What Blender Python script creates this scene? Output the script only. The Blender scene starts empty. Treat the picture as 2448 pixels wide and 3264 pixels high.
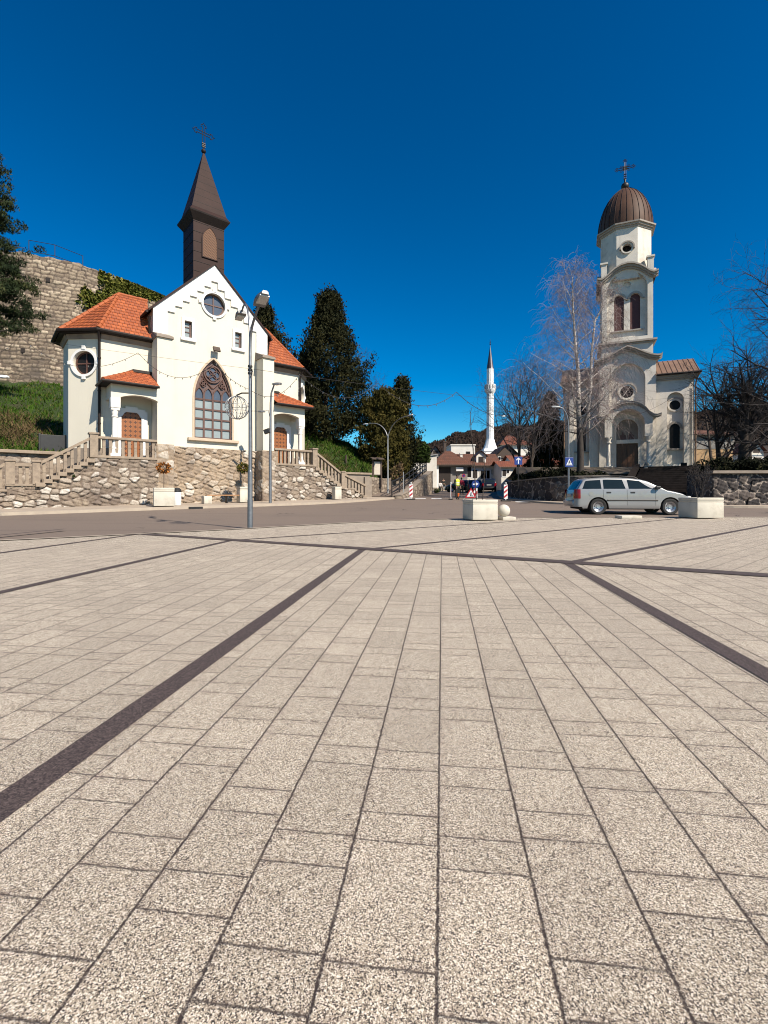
import bpy, math, random
import numpy as np
from mathutils import Vector, Matrix
from mathutils.geometry import tessellate_polygon
random.seed(7); RNG = np.random.default_rng(7)
SC = bpy.context.scene
COL = SC.collection
R = math.radians
EYE = 0.84            # eye height of the photographer above the square
def at(u, v, Y):      # photo pixel + real distance -> world point (used once, for surveying)
    return Vector(((u-1224)/1500*Y, Y, EYE+(1571-v)/1500*Y))
def atx(u, Y): return (u-1224)/1500*Y
def gz(Y): return 0.024*max(0.0, min(Y, 140)-16)
# ---------------------------------------------------------------- tagging
def tag(o, label=None, cat=None, group=None, kind=None):
    if label: o['label'] = label
    if cat: o['category'] = cat
    if group: o['group'] = group
    if kind: o['kind'] = kind
    return o
def empty(name, loc=(0,0,0), rz=0, label=None, cat=None, group=None):
    o = bpy.data.objects.new(name, None); COL.objects.link(o)
    o.location = loc; o.rotation_euler = (0,0,rz); o.empty_display_size = .2
    return tag(o, label, cat, group)
def kids(o): return [c for c in bpy.data.objects if c.parent == o]
def copy_tree(o, parent=None):
    c = o.copy(); COL.objects.link(c)
    if parent: c.parent = parent
    for ch in kids(o): copy_tree(ch, c)
    return c
# ---------------------------------------------------------------- mesh builder
class MB:
    def __init__(s, M=None): s.v=[]; s.f=[]; s.M=M
    def add(s, vs, fs, M=None):
        n=len(s.v); M = M if M is not None else s.M
        if M is not None: vs=[M@Vector(p) for p in vs]
        s.v.extend([tuple(p) for p in vs]); s.f.extend([tuple(i+n for i in f) for f in fs]); return s
    def box(s,x0,x1,y0,y1,z0,z1,M=None):
        vs=[(x0,y0,z0),(x1,y0,z0),(x1,y1,z0),(x0,y1,z0),(x0,y0,z1),(x1,y0,z1),(x1,y1,z1),(x0,y1,z1)]
        return s.add(vs,[(0,3,2,1),(4,5,6,7),(0,1,5,4),(1,2,6,5),(2,3,7,6),(3,0,4,7)],M)
    def cbox(s,x0,x1,y0,y1,z0,z1,c=.02,M=None):   # chamfered box
        xs=(x0,x1);ys=(y0,y1);zs=(z0,z1);import bmesh
        bm=bmesh.new(); vv=[bm.verts.new((x,y,z)) for x in xs for y in ys for z in zs]
        for q in ((0,1,3,2),(4,6,7,5),(0,4,5,1),(2,3,7,6),(0,2,6,4),(1,5,7,3)): bm.faces.new([vv[i] for i in q])
        bmesh.ops.bevel(bm,geom=bm.edges[:],offset=c,segments=2,affect='EDGES',profile=.5)
        bm.verts.ensure_lookup_table(); bm.verts.index_update()
        s.add([p.co.copy() for p in bm.verts],[[q.index for q in f.verts] for f in bm.faces],M); bm.free(); return s
    def hexa(s,b,t,M=None):  # bottom 4 pts, top 4 pts
        return s.add(list(b)+list(t),[(0,3,2,1),(4,5,6,7),(0,1,5,4),(1,2,6,5),(2,3,7,6),(3,0,4,7)],M)
    def xz(s,poly,y0,y1,M=None,back=True):
        n=len(poly); vs=[(x,y0,z) for x,z in poly]+[(x,y1,z) for x,z in poly]
        tr=tessellate_polygon([[Vector((x,z,0)) for x,z in poly]])
        fs=[t for t in tr]+([tuple(i+n for i in reversed(t)) for t in tr] if back else [])
        fs+=[(i,(i+1)%n,(i+1)%n+n,i+n) for i in range(n)]
        return s.add(vs,fs,M)
    def xy(s,poly,z0,z1,M=None):
        n=len(poly); vs=[(x,y,z0) for x,y in poly]+[(x,y,z1) for x,y in poly]
        tr=tessellate_polygon([[Vector((x,y,0)) for x,y in poly]])
        fs=[tuple(reversed(t)) for t in tr]+[tuple(i+n for i in t) for t in tr]+[(i,(i+1)%n,(i+1)%n+n,i+n) for i in range(n)]
        return s.add(vs,fs,M)
    def yz(s,poly,x0,x1,M=None):
        n=len(poly); vs=[(x0,y,z) for y,z in poly]+[(x1,y,z) for y,z in poly]
        tr=tessellate_polygon([[Vector((y,z,0)) for y,z in poly]])
        fs=[t for t in tr]+[tuple(i+n for i in reversed(t)) for t in tr]+[(i,(i+1)%n,(i+1)%n+n,i+n) for i in range(n)]
        return s.add(vs,fs,M)
    def holed(s,outline,holes,y0,thick,M=None):   # wall in xz plane with openings and reveals
        loops=[outline]+holes; flat=[p for l in loops for p in l]; n=len(flat)
        tr=tessellate_polygon([[Vector((x,z,0)) for x,z in l] for l in loops])
        vs=[(x,y0,z) for x,z in flat]+[(x,y0+thick,z) for x,z in flat]
        fs=[tuple(t) for t in tr]; k=0
        for l in loops:
            m=len(l)
            fs+=[(k+i,k+(i+1)%m,k+(i+1)%m+n,k+i+n) for i in range(m)]; k+=m
        return s.add(vs,fs,M)
    def ring_xz(s,outer,inner,y0,y1,M=None,closed=True):  # band between two matching loops
        n=len(outer); vs=[(x,y0,z) for x,z in outer]+[(x,y0,z) for x,z in inner]+[(x,y1,z) for x,z in outer]+[(x,y1,z) for x,z in inner]
        fs=[]
        for i in range(n if closed else n-1):
            j=(i+1)%n
            fs+=[(i,j,j+n,i+n),(i,i+2*n,j+2*n,j),(i+n,j+n,j+3*n,i+3*n),(i+2*n,i+3*n,j+3*n,j+2*n)]
        if not closed: fs+=[(0,n,3*n,2*n),(n-1,3*n-1,4*n-1,2*n-1)]
        return s.add(vs,fs,M)
    def tube(s,pts,r,n=8,M=None,caps=True,closed=False):
        pts=[Vector(p) for p in pts]; k=len(pts); rs=r if hasattr(r,'__len__') else [r]*k
        base=[]; fs=[]; up=None
        for i,p in enumerate(pts):
            if closed: t=(pts[(i+1)%k]-pts[i-1])
            else: t=(pts[min(i+1,k-1)]-pts[max(i-1,0)])
            t=t.normalized() if t.length>1e-9 else Vector((0,0,1))
            if up is None:
                up=Vector((0,0,1)) if abs(t.z)<.9 else Vector((1,0,0))
            a=t.cross(up); a=a.normalized() if a.length>1e-6 else Vector((1,0,0))
            b=a.cross(t).normalized(); up=b
            for j in range(n):
                w=2*math.pi*j/n; base.append(p+(a*math.cos(w)+b*math.sin(w))*rs[i])
        for i in range(k if closed else k-1):
            i2=(i+1)%k
            for j in range(n): fs.append((i*n+j,i*n+(j+1)%n,i2*n+(j+1)%n,i2*n+j))
        if caps and not closed: fs.append(tuple(range(n))[::-1]); fs.append(tuple((k-1)*n+j for j in range(n)))
        return s.add(base,fs,M)
    def lathe(s,prof,n=24,c=(0,0),M=None,ph=0,caps=True):
        vs=[];fs=[];k=len(prof)
        for r,z in prof:
            for j in range(n):
                w=2*math.pi*j/n+ph; vs.append((c[0]+r*math.cos(w),c[1]+r*math.sin(w),z))
        for i in range(k-1):
            for j in range(n): fs.append((i*n+j,i*n+(j+1)%n,(i+1)*n+(j+1)%n,(i+1)*n+j))
        if caps: fs.append(tuple(range(n))[::-1]); fs.append(tuple((k-1)*n+j for j in range(n)))
        return s.add(vs,fs,M)
    def sphere(s,c,r,n=20,m=12,M=None,sc=(1,1,1)):
        vs=[];fs=[]
        for i in range(m+1):
            t=math.pi*i/m
            for j in range(n):
                w=2*math.pi*j/n; vs.append((c[0]+r*sc[0]*math.sin(t)*math.cos(w),c[1]+r*sc[1]*math.sin(t)*math.sin(w),c[2]-r*sc[2]*math.cos(t)))
        for i in range(m):
            for j in range(n): fs.append((i*n+j,i*n+(j+1)%n,(i+1)*n+(j+1)%n,(i+1)*n+j))
        return s.add(vs,fs,M)
    def cyl(s,p0,p1,r,n=12,M=None): return s.tube([p0,p1],r,n,M)
    def grid(s,fn,us,vs_,M=None):
        a=len(us);b=len(vs_); P=[fn(u,v) for u in us for v in vs_]
        return s.add(P,[(i*b+j,(i+1)*b+j,(i+1)*b+j+1,i*b+j+1) for i in range(a-1) for j in range(b-1)],M)
    def mesh(s,name,smooth=False,fix=True):
        me=bpy.data.meshes.new(name); me.from_pydata(s.v,[],s.f); me.validate()
        if fix:
            import bmesh
            bm=bmesh.new(); bm.from_mesh(me); bmesh.ops.recalc_face_normals(bm,faces=bm.faces[:]); bm.to_mesh(me); bm.free()
        if smooth:
            me.polygons.foreach_set('use_smooth',[True]*len(me.polygons))
            try: me.set_sharp_from_angle(angle=R(smooth if smooth is not True else 40))
            except Exception: pass
        me.update(); return me
    def build(s,name,mat,parent=None,smooth=False,loc=None,rz=None,fix=True):
        me=s.mesh(name,smooth,fix); o=bpy.data.objects.new(name,me); COL.objects.link(o)
        if mat is not None: me.materials.append(mat)
        if parent is not None: o.parent=parent
        if loc is not None: o.location=loc
        if rz is not None: o.rotation_euler=(0,0,rz)
        return o
def inst(o,name,parent,loc=None,rz=None):
    c=bpy.data.objects.new(name,o.data); COL.objects.link(c); c.parent=parent
    if loc is not None: c.location=loc
    if rz is not None: c.rotation_euler=(0,0,rz)
    return c
def npmesh(name,V,F,mat,parent=None,smooth=False,attrs=None,loc=None):
    """fast mesh from numpy verts (n,3) and quads/tris (m,k)"""
    V=np.asarray(V,dtype=np.float32); F=np.asarray(F,dtype=np.int32); k=F.shape[1]
    me=bpy.data.meshes.new(name); me.vertices.add(len(V)); me.vertices.foreach_set('co',V.ravel())
    me.loops.add(F.size); me.loops.foreach_set('vertex_index',F.ravel())
    me.polygons.add(len(F)); me.polygons.foreach_set('loop_start',np.arange(len(F),dtype=np.int32)*k)
    try: me.polygons.foreach_set('loop_total',np.full(len(F),k,dtype=np.int32))
    except Exception: pass
    if smooth: me.polygons.foreach_set('use_smooth',[True]*len(F))
    for n_,a in (attrs or {}).items():
        at_=me.attributes.new(n_,'FLOAT','POINT'); at_.data.foreach_set('value',np.asarray(a,dtype=np.float32).ravel())
    me.update(calc_edges=True); me.validate()
    me.materials.append(mat); o=bpy.data.objects.new(name,me); COL.objects.link(o)
    if parent is not None: o.parent=parent
    if loc is not None: o.location=loc
    return o
def arc(cx,cz,r,a0,a1,n): return [(cx+r*math.cos(R(a0+(a1-a0)*i/n)),cz+r*math.sin(R(a0+(a1-a0)*i/n))) for i in range(n+1)]
def circle(cx,cz,r,n=32): return [(cx+r*math.cos(2*math.pi*i/n),cz+r*math.sin(2*math.pi*i/n)) for i in range(n)]
def round_arch(cx,hw,z0,zs,n=16):   # semicircular-headed opening outline, counter-clockwise
    return [(cx-hw,z0),(cx+hw,z0)]+arc(cx,zs,hw,0,180,n)
def point_arch(cx,hw,z0,zs,za,n=10):  # pointed (equilateral-like) arch outline
    h=za-zs; r=(hw*hw+h*h)/(2*hw)
    def side(sg):
        out=[]
        for i in range(n+1):
            z=zs+h*i/n; x=math.sqrt(max(0,r*r-(z-zs)**2))-(r-hw); out.append((cx+sg*x,z))
        return out
    return [(cx-hw,z0),(cx+hw,z0)]+side(1)+list(reversed(side(-1)[:-1]))
# ================================================================ materials
class G:
    def __init__(s,m): s.t=m.node_tree; s.t.nodes.clear()
    def n(s,typ,ins=None,**pr):
        x=s.t.nodes.new(typ if typ.startswith('ShaderNode') else 'ShaderNode'+typ)
        for k,v in pr.items(): setattr(x,k,v)
        for k,v in (ins or {}).items():
            if isinstance(v,bpy.types.NodeSocket): s.t.links.new(v,x.inputs[k])
            else: x.inputs[k].default_value=v
        return x
    def math(s,op,a,b=None,c=None,clamp=False):
        d={0:a}
        if b is not None: d[1]=b
        if c is not None: d[2]=c
        return s.n('Math',d,operation=op,use_clamp=clamp).outputs[0]
    def mix(s,f,a,b,blend='MIX'):
        def q(c): return c if isinstance(c,bpy.types.NodeSocket) else (*c,1) if len(c)==3 else c
        return s.n('Mix',{0:f,6:q(a),7:q(b)},data_type='RGBA',blend_type=blend).outputs[2]
    def noise(s,vec,scale,detail=3,rough=.55,out=0,dist=0):
        return s.n('TexNoise',{'Vector':vec,'Scale':scale,'Detail':detail,'Roughness':rough,'Distortion':dist}).outputs[out]
    def vor(s,vec,scale,feature='F1',out=0,rnd=1.0):
        return s.n('TexVoronoi',{'Vector':vec,'Scale':scale,'Randomness':rnd},feature=feature).outputs[out]
    def ramp(s,f,stops):
        x=s.n('ValToRGB',{0:f}); e=x.color_ramp.elements
        while len(e)<len(stops): e.new(.5)
        for i,(p,c) in enumerate(stops):
            e[i].position=p; e[i].color=(*c,1) if hasattr(c,'__len__') else (c,c,c,1)
        return x.outputs[0]
    def coord(s,out='Object'): return s.n('TexCoord').outputs[out]
    def maprange(s,f,a,b,c=0.,d=1.): return s.n('MapRange',{0:f,1:a,2:b,3:c,4:d}).outputs[0]
    def attr(s,name): return s.n('Attribute',attribute_name=name).outputs['Fac']
    def bump(s,h,strength=.3,dist=.02,nrm=None):
        d={'Height':h,'Strength':strength,'Distance':dist}
        if nrm is not None: d['Normal']=nrm
        return s.n('Bump',d).outputs[0]
    def out(s,col,rough=.7,metal=0.,normal=None,spec=None,**kw):
        def q(c): return c if isinstance(c,bpy.types.NodeSocket) else (*c,1) if hasattr(c,'__len__') and len(c)==3 else c
        col=s.mix(1.,q(col),(.88,.875,.87),'MULTIPLY')
        d={'Base Color':col,'Roughness':rough,'Metallic':metal}
        if normal is not None: d['Normal']=normal
        if spec is not None: d['Specular IOR Level']=spec
        d.update({k.replace('_',' '):v for k,v in kw.items()})
        b=s.n('BsdfPrincipled',d); s.n('OutputMaterial',{'Surface':b.outputs[0]}); return b
def mat(name):
    m=bpy.data.materials.new(name); m.use_nodes=True; return m,G(m)
def plain(name,c1,c2=None,scale=4.,rough=.6,metal=0.,bump=.0,bscale=40.,spec=None,dirt=None,dscale=1.2,streak=0.):
    m,g=mat(name); co=g.coord(); c2=c2 or tuple(x*.8 for x in c1)
    col=g.mix(g.maprange(g.noise(co,scale,5,.6),.3,.7),c1,c2)
    if streak:
        st=g.noise(g.n('Mapping',{0:co,3:(2.6,2.6,.16)}).outputs[0],1.,6,.7); st=g.math('MULTIPLY',g.maprange(st,.52,.80),g.maprange(g.noise(co,.6,3),.35,.65))
        col=g.mix(g.math('MULTIPLY',st,streak),col,tuple(x*.52 for x in c2))
    if dirt:
        col=g.mix(g.maprange(g.noise(co,dscale,6,.7),.52,.78),col,dirt)
    nr=g.bump(g.noise(co,bscale,4,.6),bump,.01) if bump else None
    g.out(col,rough,metal,nr,spec); return m
M={}
M['plaster']=plain('cream_plaster',(.68,.642,.54),(.645,.605,.505),.7,.85,bump=.15,bscale=60,dirt=(.60,.56,.47),dscale=.4,streak=.35)
M['white_plaster']=plain('white_plaster',(.78,.78,.765),(.72,.72,.71),.8,.85,bump=.1,bscale=90)
M['trim']=plain('white_trim',(.80,.78,.74),(.74,.71,.66),2.,.8,bump=.1)
M['sandtrim']=plain('sand_stone_trim',(.55,.44,.32),(.45,.36,.27),5.,.85,bump=.25)
M['grey_plaster']=plain('grey_plaster',(.73,.68,.60),(.64,.59,.515),.8,.9,bump=.15,bscale=60,dirt=(.42,.37,.31),dscale=.5,streak=.85)
M['grey_trim']=plain('grey_moulding',(.42,.37,.32),(.33,.29,.25),1.5,.85,bump=.15)
M['brown_metal']=plain('brown_sheet_metal',(.040,.020,.0165),(.028,.0145,.0125),1.5,.6,.0,bump=.05,bscale=6,spec=.15)
M['copper_metal']=plain('copper_roof_metal',(.32,.20,.13),(.24,.15,.10),1.2,.5,.35)
M['dome_metal']=plain('dome_sheet_metal',(.105,.055,.035),(.07,.038,.026),1.4,.6,.0,spec=.2)
M['dark_trim']=plain('dark_brown_trim',(.022,.016,.0145),(.014,.0105,.0095),3.,.6,spec=.2)
M['wood_dark']=plain('dark_window_wood',(.12,.055,.04),(.085,.04,.03),6.,.55,bump=.1)
M['iron']=plain('black_iron',(.02,.02,.022),(.03,.028,.028),8.,.5,.4)
M['galv']=plain('galvanised_steel',(.27,.28,.30),(.19,.20,.22),12.,.45,.7,bump=.05,bscale=80)
M['lamp_grey']=plain('lamp_grey_paint',(.22,.225,.23),(.17,.175,.18),6.,.5,.2)
M['lens']=plain('lamp_lens',(.55,.56,.55),(.45,.46,.46),20.,.25)
M['concrete_white']=plain('white_concrete',(.60,.565,.48),(.53,.49,.41),3.,.85,bump=.25,bscale=70,dirt=(.40,.36,.30),dscale=2.3,streak=.7)
M['white_paint']=plain('white_paint',(.80,.80,.79),(.72,.72,.71),3.,.6)
M['black_plastic']=plain('black_plastic',(.015,.015,.016),(.022,.022,.022),8.,.5)
M['rubber']=plain('tyre_rubber',(.016,.016,.016),(.026,.025,.024),20.,.85,bump=.1)
M['soil']=plain('potting_soil',(.05,.035,.025),(.08,.06,.045),30.,.95,bump=.4)
M['bark']=plain('tree_bark',(.075,.055,.042),(.035,.026,.02),14.,.95,bump=.6,bscale=25)
M['twig']=plain('bare_twigs',(.30,.235,.22),(.19,.145,.14),6.,.9)
M['dark_twig']=plain('dark_bare_twigs',(.035,.027,.025),(.02,.016,.015),6.,.9)
M['cable']=plain('black_cable',(.02,.018,.018),(.03,.026,.026),20.,.6)
M['bulb']=plain('clear_bulb',(.10,.09,.08),(.16,.15,.13),20.,.3)
M['red']=plain('sign_red',(.42,.012,.02),(.38,.012,.02),4.,.45)
M['blue']=plain('sign_blue',(.006,.035,.22),(.005,.03,.19),4.,.45)
M['skyarrow']=plain('sign_white',(.75,.78,.82),(.70,.73,.78),4.,.45)
M['bench_wood']=plain('bench_wood',(.42,.22,.10),(.33,.17,.08),9.,.6,bump=.15)
M['skin']=plain('skin',(.35,.20,.14),(.30,.17,.12),20.,.6)
M['hair']=plain('dark_hair',(.02,.014,.012),(.03,.02,.016),30.,.7)
M['hivis']=plain('yellow_vest',(.78,.86,.06),(.70,.78,.05),20.,.7)
M['reflect']=plain('reflective_tape',(.75,.76,.74),(.65,.66,.64),20.,.35)
M['orange']=plain('orange_cloth',(.72,.14,.02),(.62,.12,.02),20.,.8)
M['navy']=plain('navy_cloth',(.012,.016,.014),(.02,.026,.022),20.,.85)
M['redcloth']=plain('red_jacket_cloth',(.42,.02,.05),(.34,.015,.04),20.,.8)
M['whitecloth']=plain('white_cloth',(.75,.72,.70),(.66,.64,.62),20.,.85)
M['whitewall']=plain('white_house_wall',(.72,.69,.63),(.63,.60,.54),.8,.9,dirt=(.52,.48,.42),dscale=.4)
M['greywall']=plain('grey_house_wall',(.24,.225,.21),(.19,.18,.165),.8,.9)
M['tanwall']=plain('tan_house_wall',(.42,.27,.14),(.36,.23,.12),.8,.9)
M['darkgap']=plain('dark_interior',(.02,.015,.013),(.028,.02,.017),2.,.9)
M['boardwood']=plain('weathered_board',(.06,.04,.03),(.09,.065,.05),8.,.85,bump=.2)
M['paper']=plain('notice_paper',(.55,.50,.42),(.46,.41,.34),6.,.8)
M['lead']=plain('grey_sheet_metal',(.38,.39,.39),(.32,.33,.335),2.,.5,.3)
M['spire_grey']=plain('minaret_cap_metal',(.075,.07,.085),(.055,.052,.062),2.,.4,.5)
M['minaret']=plain('minaret_white',(.82,.82,.82),(.76,.76,.77),.6,.8)
M['pale']=plain('bronze_plaque',(.30,.24,.18),(.24,.19,.14),9.,.6)
M['balustone']=plain('balustrade_stone',(.34,.27,.20),(.235,.185,.14),6.,.9,bump=.35,bscale=45,dirt=(.20,.16,.125),dscale=2.5)
M['retain']=plain('old_concrete',(.30,.25,.20),(.20,.165,.135),1.6,.92,bump=.4,bscale=20,dirt=(.11,.09,.08),dscale=1.1)
# glass
def glass_mat(name,tint,rough=.08):
    m,g=mat(name); co=g.coord()
    g.out(g.mix(g.noise(co,3.,2),tint,tuple(x*.7 for x in tint)),rough,0.,None,.22); return m
M['glass']=glass_mat('window_glass',(.05,.06,.075),.06)
M['glass_dark']=plain('dark_window_glass',(.010,.010,.011),(.016,.014,.014),3.,.45,spec=.15)
M['frosted']=plain('frosted_pane',(.28,.33,.34),(.22,.265,.275),1.5,.35)
M['frosted_dark']=plain('stained_pane_blue',(.085,.105,.14),(.065,.08,.11),2.,.25)
M['brownpane']=plain('brown_leaded_glass',(.13,.075,.06),(.10,.06,.05),4.,.4)
M['car_glass']=plain('car_glass',(.010,.018,.024),(.014,.024,.030),2.,.12,spec=.16)
def paint(name,c,metal=.2,rough=.32):
    m,g=mat(name); co=g.coord()
    nz=g.noise(co,600.,1)
    g.out(g.mix(nz,tuple(x*.92 for x in c),c),rough,metal,None,None,Coat_Weight=.6,Coat_Roughness=.05); return m
M['silver']=paint('silver_car_paint',(.33,.33,.325))
M['carblack']=paint('black_car_paint',(.010,.011,.013),.2,.25)
M['carnavy']=paint('dark_blue_car_paint',(.012,.014,.026),.3,.25)
M['taillight']=plain('red_tail_lamp',(.30,.006,.012),(.22,.005,.01),30.,.15)
M['alloy']=plain('silver_wheel_rim',(.55,.56,.57),(.45,.46,.47),9.,.3,.7)
M['plate']=plain('number_plate',(.55,.55,.52),(.45,.45,.43),60.,.5)
# leaded diamonds of the belfry screen
def lattice_mat():
    m,g=mat('wooden_lattice'); co=g.coord(); s=g.n('SeparateXYZ',{0:co})
    a=g.math('ADD',s.outputs[0],s.outputs[2]); b=g.math('SUBTRACT',s.outputs[0],s.outputs[2])
    def ln(q): return g.math('LESS_THAN',g.math('FRACT',g.math('MULTIPLY',q,11.)),.42)
    k=g.math('MAXIMUM',ln(a),ln(b))
    g.out(g.mix(k,(.012,.008,.006),(.20,.10,.055)),.8,0.,g.bump(k,.8,.02)); return m
M['lattice']=lattice_mat()
# door with quatrefoil panels
def door_mat():
    m,g=mat('carved_oak_door'); co=g.coord(); s=g.n('SeparateXYZ',{0:co})
    x=g.math('MULTIPLY',s.outputs[0],4.4); z=g.math('MULTIPLY',s.outputs[2],4.4)
    fx=g.math('ABSOLUTE',g.math('SUBTRACT',g.math('FRACT',x),.5)); fz=g.math('ABSOLUTE',g.math('SUBTRACT',g.math('FRACT',z),.5))
    d1=g.math('ADD',fx,fz); d2=g.math('MINIMUM',fx,fz)
    k=g.math('MULTIPLY',g.math('LESS_THAN',d1,.36),g.math('LESS_THAN',d2,.11))
    seam=g.math('LESS_THAN',g.math('FRACT',g.math('ADD',x,.02)),.05)
    gr=g.noise(g.n('Mapping',{0:co,3:(30,30,3)}).outputs[0],1.,4,.6)
    base=g.mix(gr,(.33,.115,.030),(.22,.072,.02))
    col=g.mix(k,base,(.085,.03,.012)); col=g.mix(seam,col,(.06,.022,.01))
    h=g.math('ADD',g.math('MULTIPLY',k,-1.),g.math('MULTIPLY',seam,-1.))
    g.out(col,.5,0.,g.bump(h,.6,.02)); return m
M['door']=door_mat()
M['door_brown']=plain('brown_panel_door',(.12,.05,.018),(.085,.035,.013),5.,.55,bump=.1)
# tiles
def tile_mat(name,c1,c2,c3,tw=.22):
    m,g=mat(name); u=g.attr('tu'); v=g.attr('tv')
    row=g.math('FLOOR',v); off=g.math('MULTIPLY',g.math('FRACT',g.math('MULTIPLY',row,.5)),1.)
    cu=g.math('ADD',g.math('DIVIDE',u,tw),off)
    cell=g.n('CombineXYZ',{0:g.math('FLOOR',cu),1:row}).outputs[0]
    rn=g.n('TexWhiteNoise',{'Vector':cell},noise_dimensions='3D').outputs[0]
    fx=g.math('FRACT',cu); joint=g.math('LESS_THAN',g.math('MINIMUM',fx,g.math('SUBTRACT',1.,fx)),.055)
    prof=g.math('ABSOLUTE',g.math('SINE',g.math('MULTIPLY',fx,math.pi)))
    col=g.mix(rn,c1,c2); co=g.coord()
    col=g.mix(g.maprange(g.noise(co,1.3,5,.65),.55,.8),col,c3); col=g.mix(joint,col,tuple(x*.35 for x in c2))
    g.out(col,.75,0.,g.bump(prof,.5,.03)); return m
M['tile']=tile_mat('orange_clay_tiles',(.40,.098,.024),(.27,.060,.016),(.20,.056,.024))
M['tile_old']=tile_mat('old_brown_tiles',(.135,.046,.022),(.09,.033,.018),(.05,.03,.021),.3)
M['tile_red']=tile_mat('red_roof_tiles',(.21,.056,.024),(.15,.04,.02),(.11,.04,.027),.3)
M['ridge']=plain('orange_ridge_tile',(.40,.105,.027),(.29,.07,.02),5.,.75,bump=.2,dirt=(.28,.10,.05),dscale=3.)
# rubble stone with per-stone attributes
def stone_mat(name,stops,mortar,rough=.92,speck=18.,edge=(.10,.26),dark=None,dscale=.55):
    m,g=mat(name); c=g.attr('cell'); e=g.attr('edge'); co=g.coord()
    col=g.ramp(c,stops)
    nz=g.noise(co,speck,6,.72)
    col=g.mix(g.maprange(nz,.3,.72),g.mix(1.,col,(.45,.42,.40),'MULTIPLY'),col)
    w=g.math('ADD',e,g.math('MULTIPLY',g.math('SUBTRACT',g.noise(co,9.,3),.5),.16))
    col=g.mix(g.maprange(w,*edge),mortar,col)
    if dark: col=g.mix(g.maprange(g.noise(co,dscale,7,.72),.50,.66,0.,.85),col,dark)
    g.out(col,rough,0.,g.bump(g.noise(co,speck*1.5,6,.7),.6,.03)); return m
M['rubble']=stone_mat('limestone_rubble',[(0.,(.23,.18,.14)),(.3,(.42,.345,.265)),(.55,(.35,.285,.225)),(.75,(.60,.535,.45)),(1.,(.76,.72,.65))],(.17,.13,.10),edge=(.06,.22),dark=(.125,.095,.08),dscale=.42)
M['rubble_base']=stone_mat('limestone_rubble_light',[(0.,(.29,.22,.16)),(.35,(.52,.42,.31)),(.6,(.41,.325,.245)),(.8,(.60,.52,.42)),(1.,(.74,.69,.61))],(.30,.225,.155),edge=(.05,.2),dark=(.16,.12,.095),dscale=.6)
M['darkstone']=stone_mat('dark_basalt_rubble',[(0.,(.035,.03,.032)),(.5,(.06,.05,.048)),(.8,(.09,.075,.068)),(1.,(.16,.13,.115))],(.30,.25,.21),edge=(.05,.13),speck=10.)
M['fort']=stone_mat('fortress_masonry',[(0.,(.20,.155,.115)),(.35,(.42,.34,.25)),(.6,(.30,.24,.18)),(.8,(.50,.415,.31)),(1.,(.64,.545,.42))],(.085,.062,.048),edge=(.05,.24),speck=7.,dark=(.085,.07,.06),dscale=.2)
M['curved']=stone_mat('grey_rubble',[(0.,(.17,.135,.105)),(.5,(.29,.235,.18)),(1.,(.44,.37,.29))],(.13,.10,.08))
# asphalt
def asphalt():
    m,g=mat('asphalt'); co=g.coord()
    col=g.mix(g.noise(co,.22,4,.6),(.170,.122,.092),(.128,.092,.070))
    col=g.mix(g.maprange(g.noise(co,120.,2),.35,.7),col,(.205,.165,.135))
    col=g.mix(g.maprange(g.noise(g.n('Mapping',{0:co,3:(.12,1.2,1)}).outputs[0],1.,5,.6),.55,.75,0.,.6),col,(.095,.073,.062))
    cr=g.vor(g.n('Mapping',{0:co,3:(.35,.35,1)}).outputs[0],1.,'DISTANCE_TO_EDGE')
    cr2=g.math('ADD',cr,g.math('MULTIPLY',g.math('SUBTRACT',g.noise(co,1.5,5),.5),.25))
    crack=g.math('MULTIPLY',g.math('LESS_THAN',g.math('ABSOLUTE',cr2),.006),g.math('GREATER_THAN',g.noise(co,.3,2),.58))
    col=g.mix(crack,col,(.05,.04,.035))
    g.out(col,.9,0.,g.bump(g.noise(co,160.,2),.35,.01)); return m
M['asphalt']=asphalt()
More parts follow.
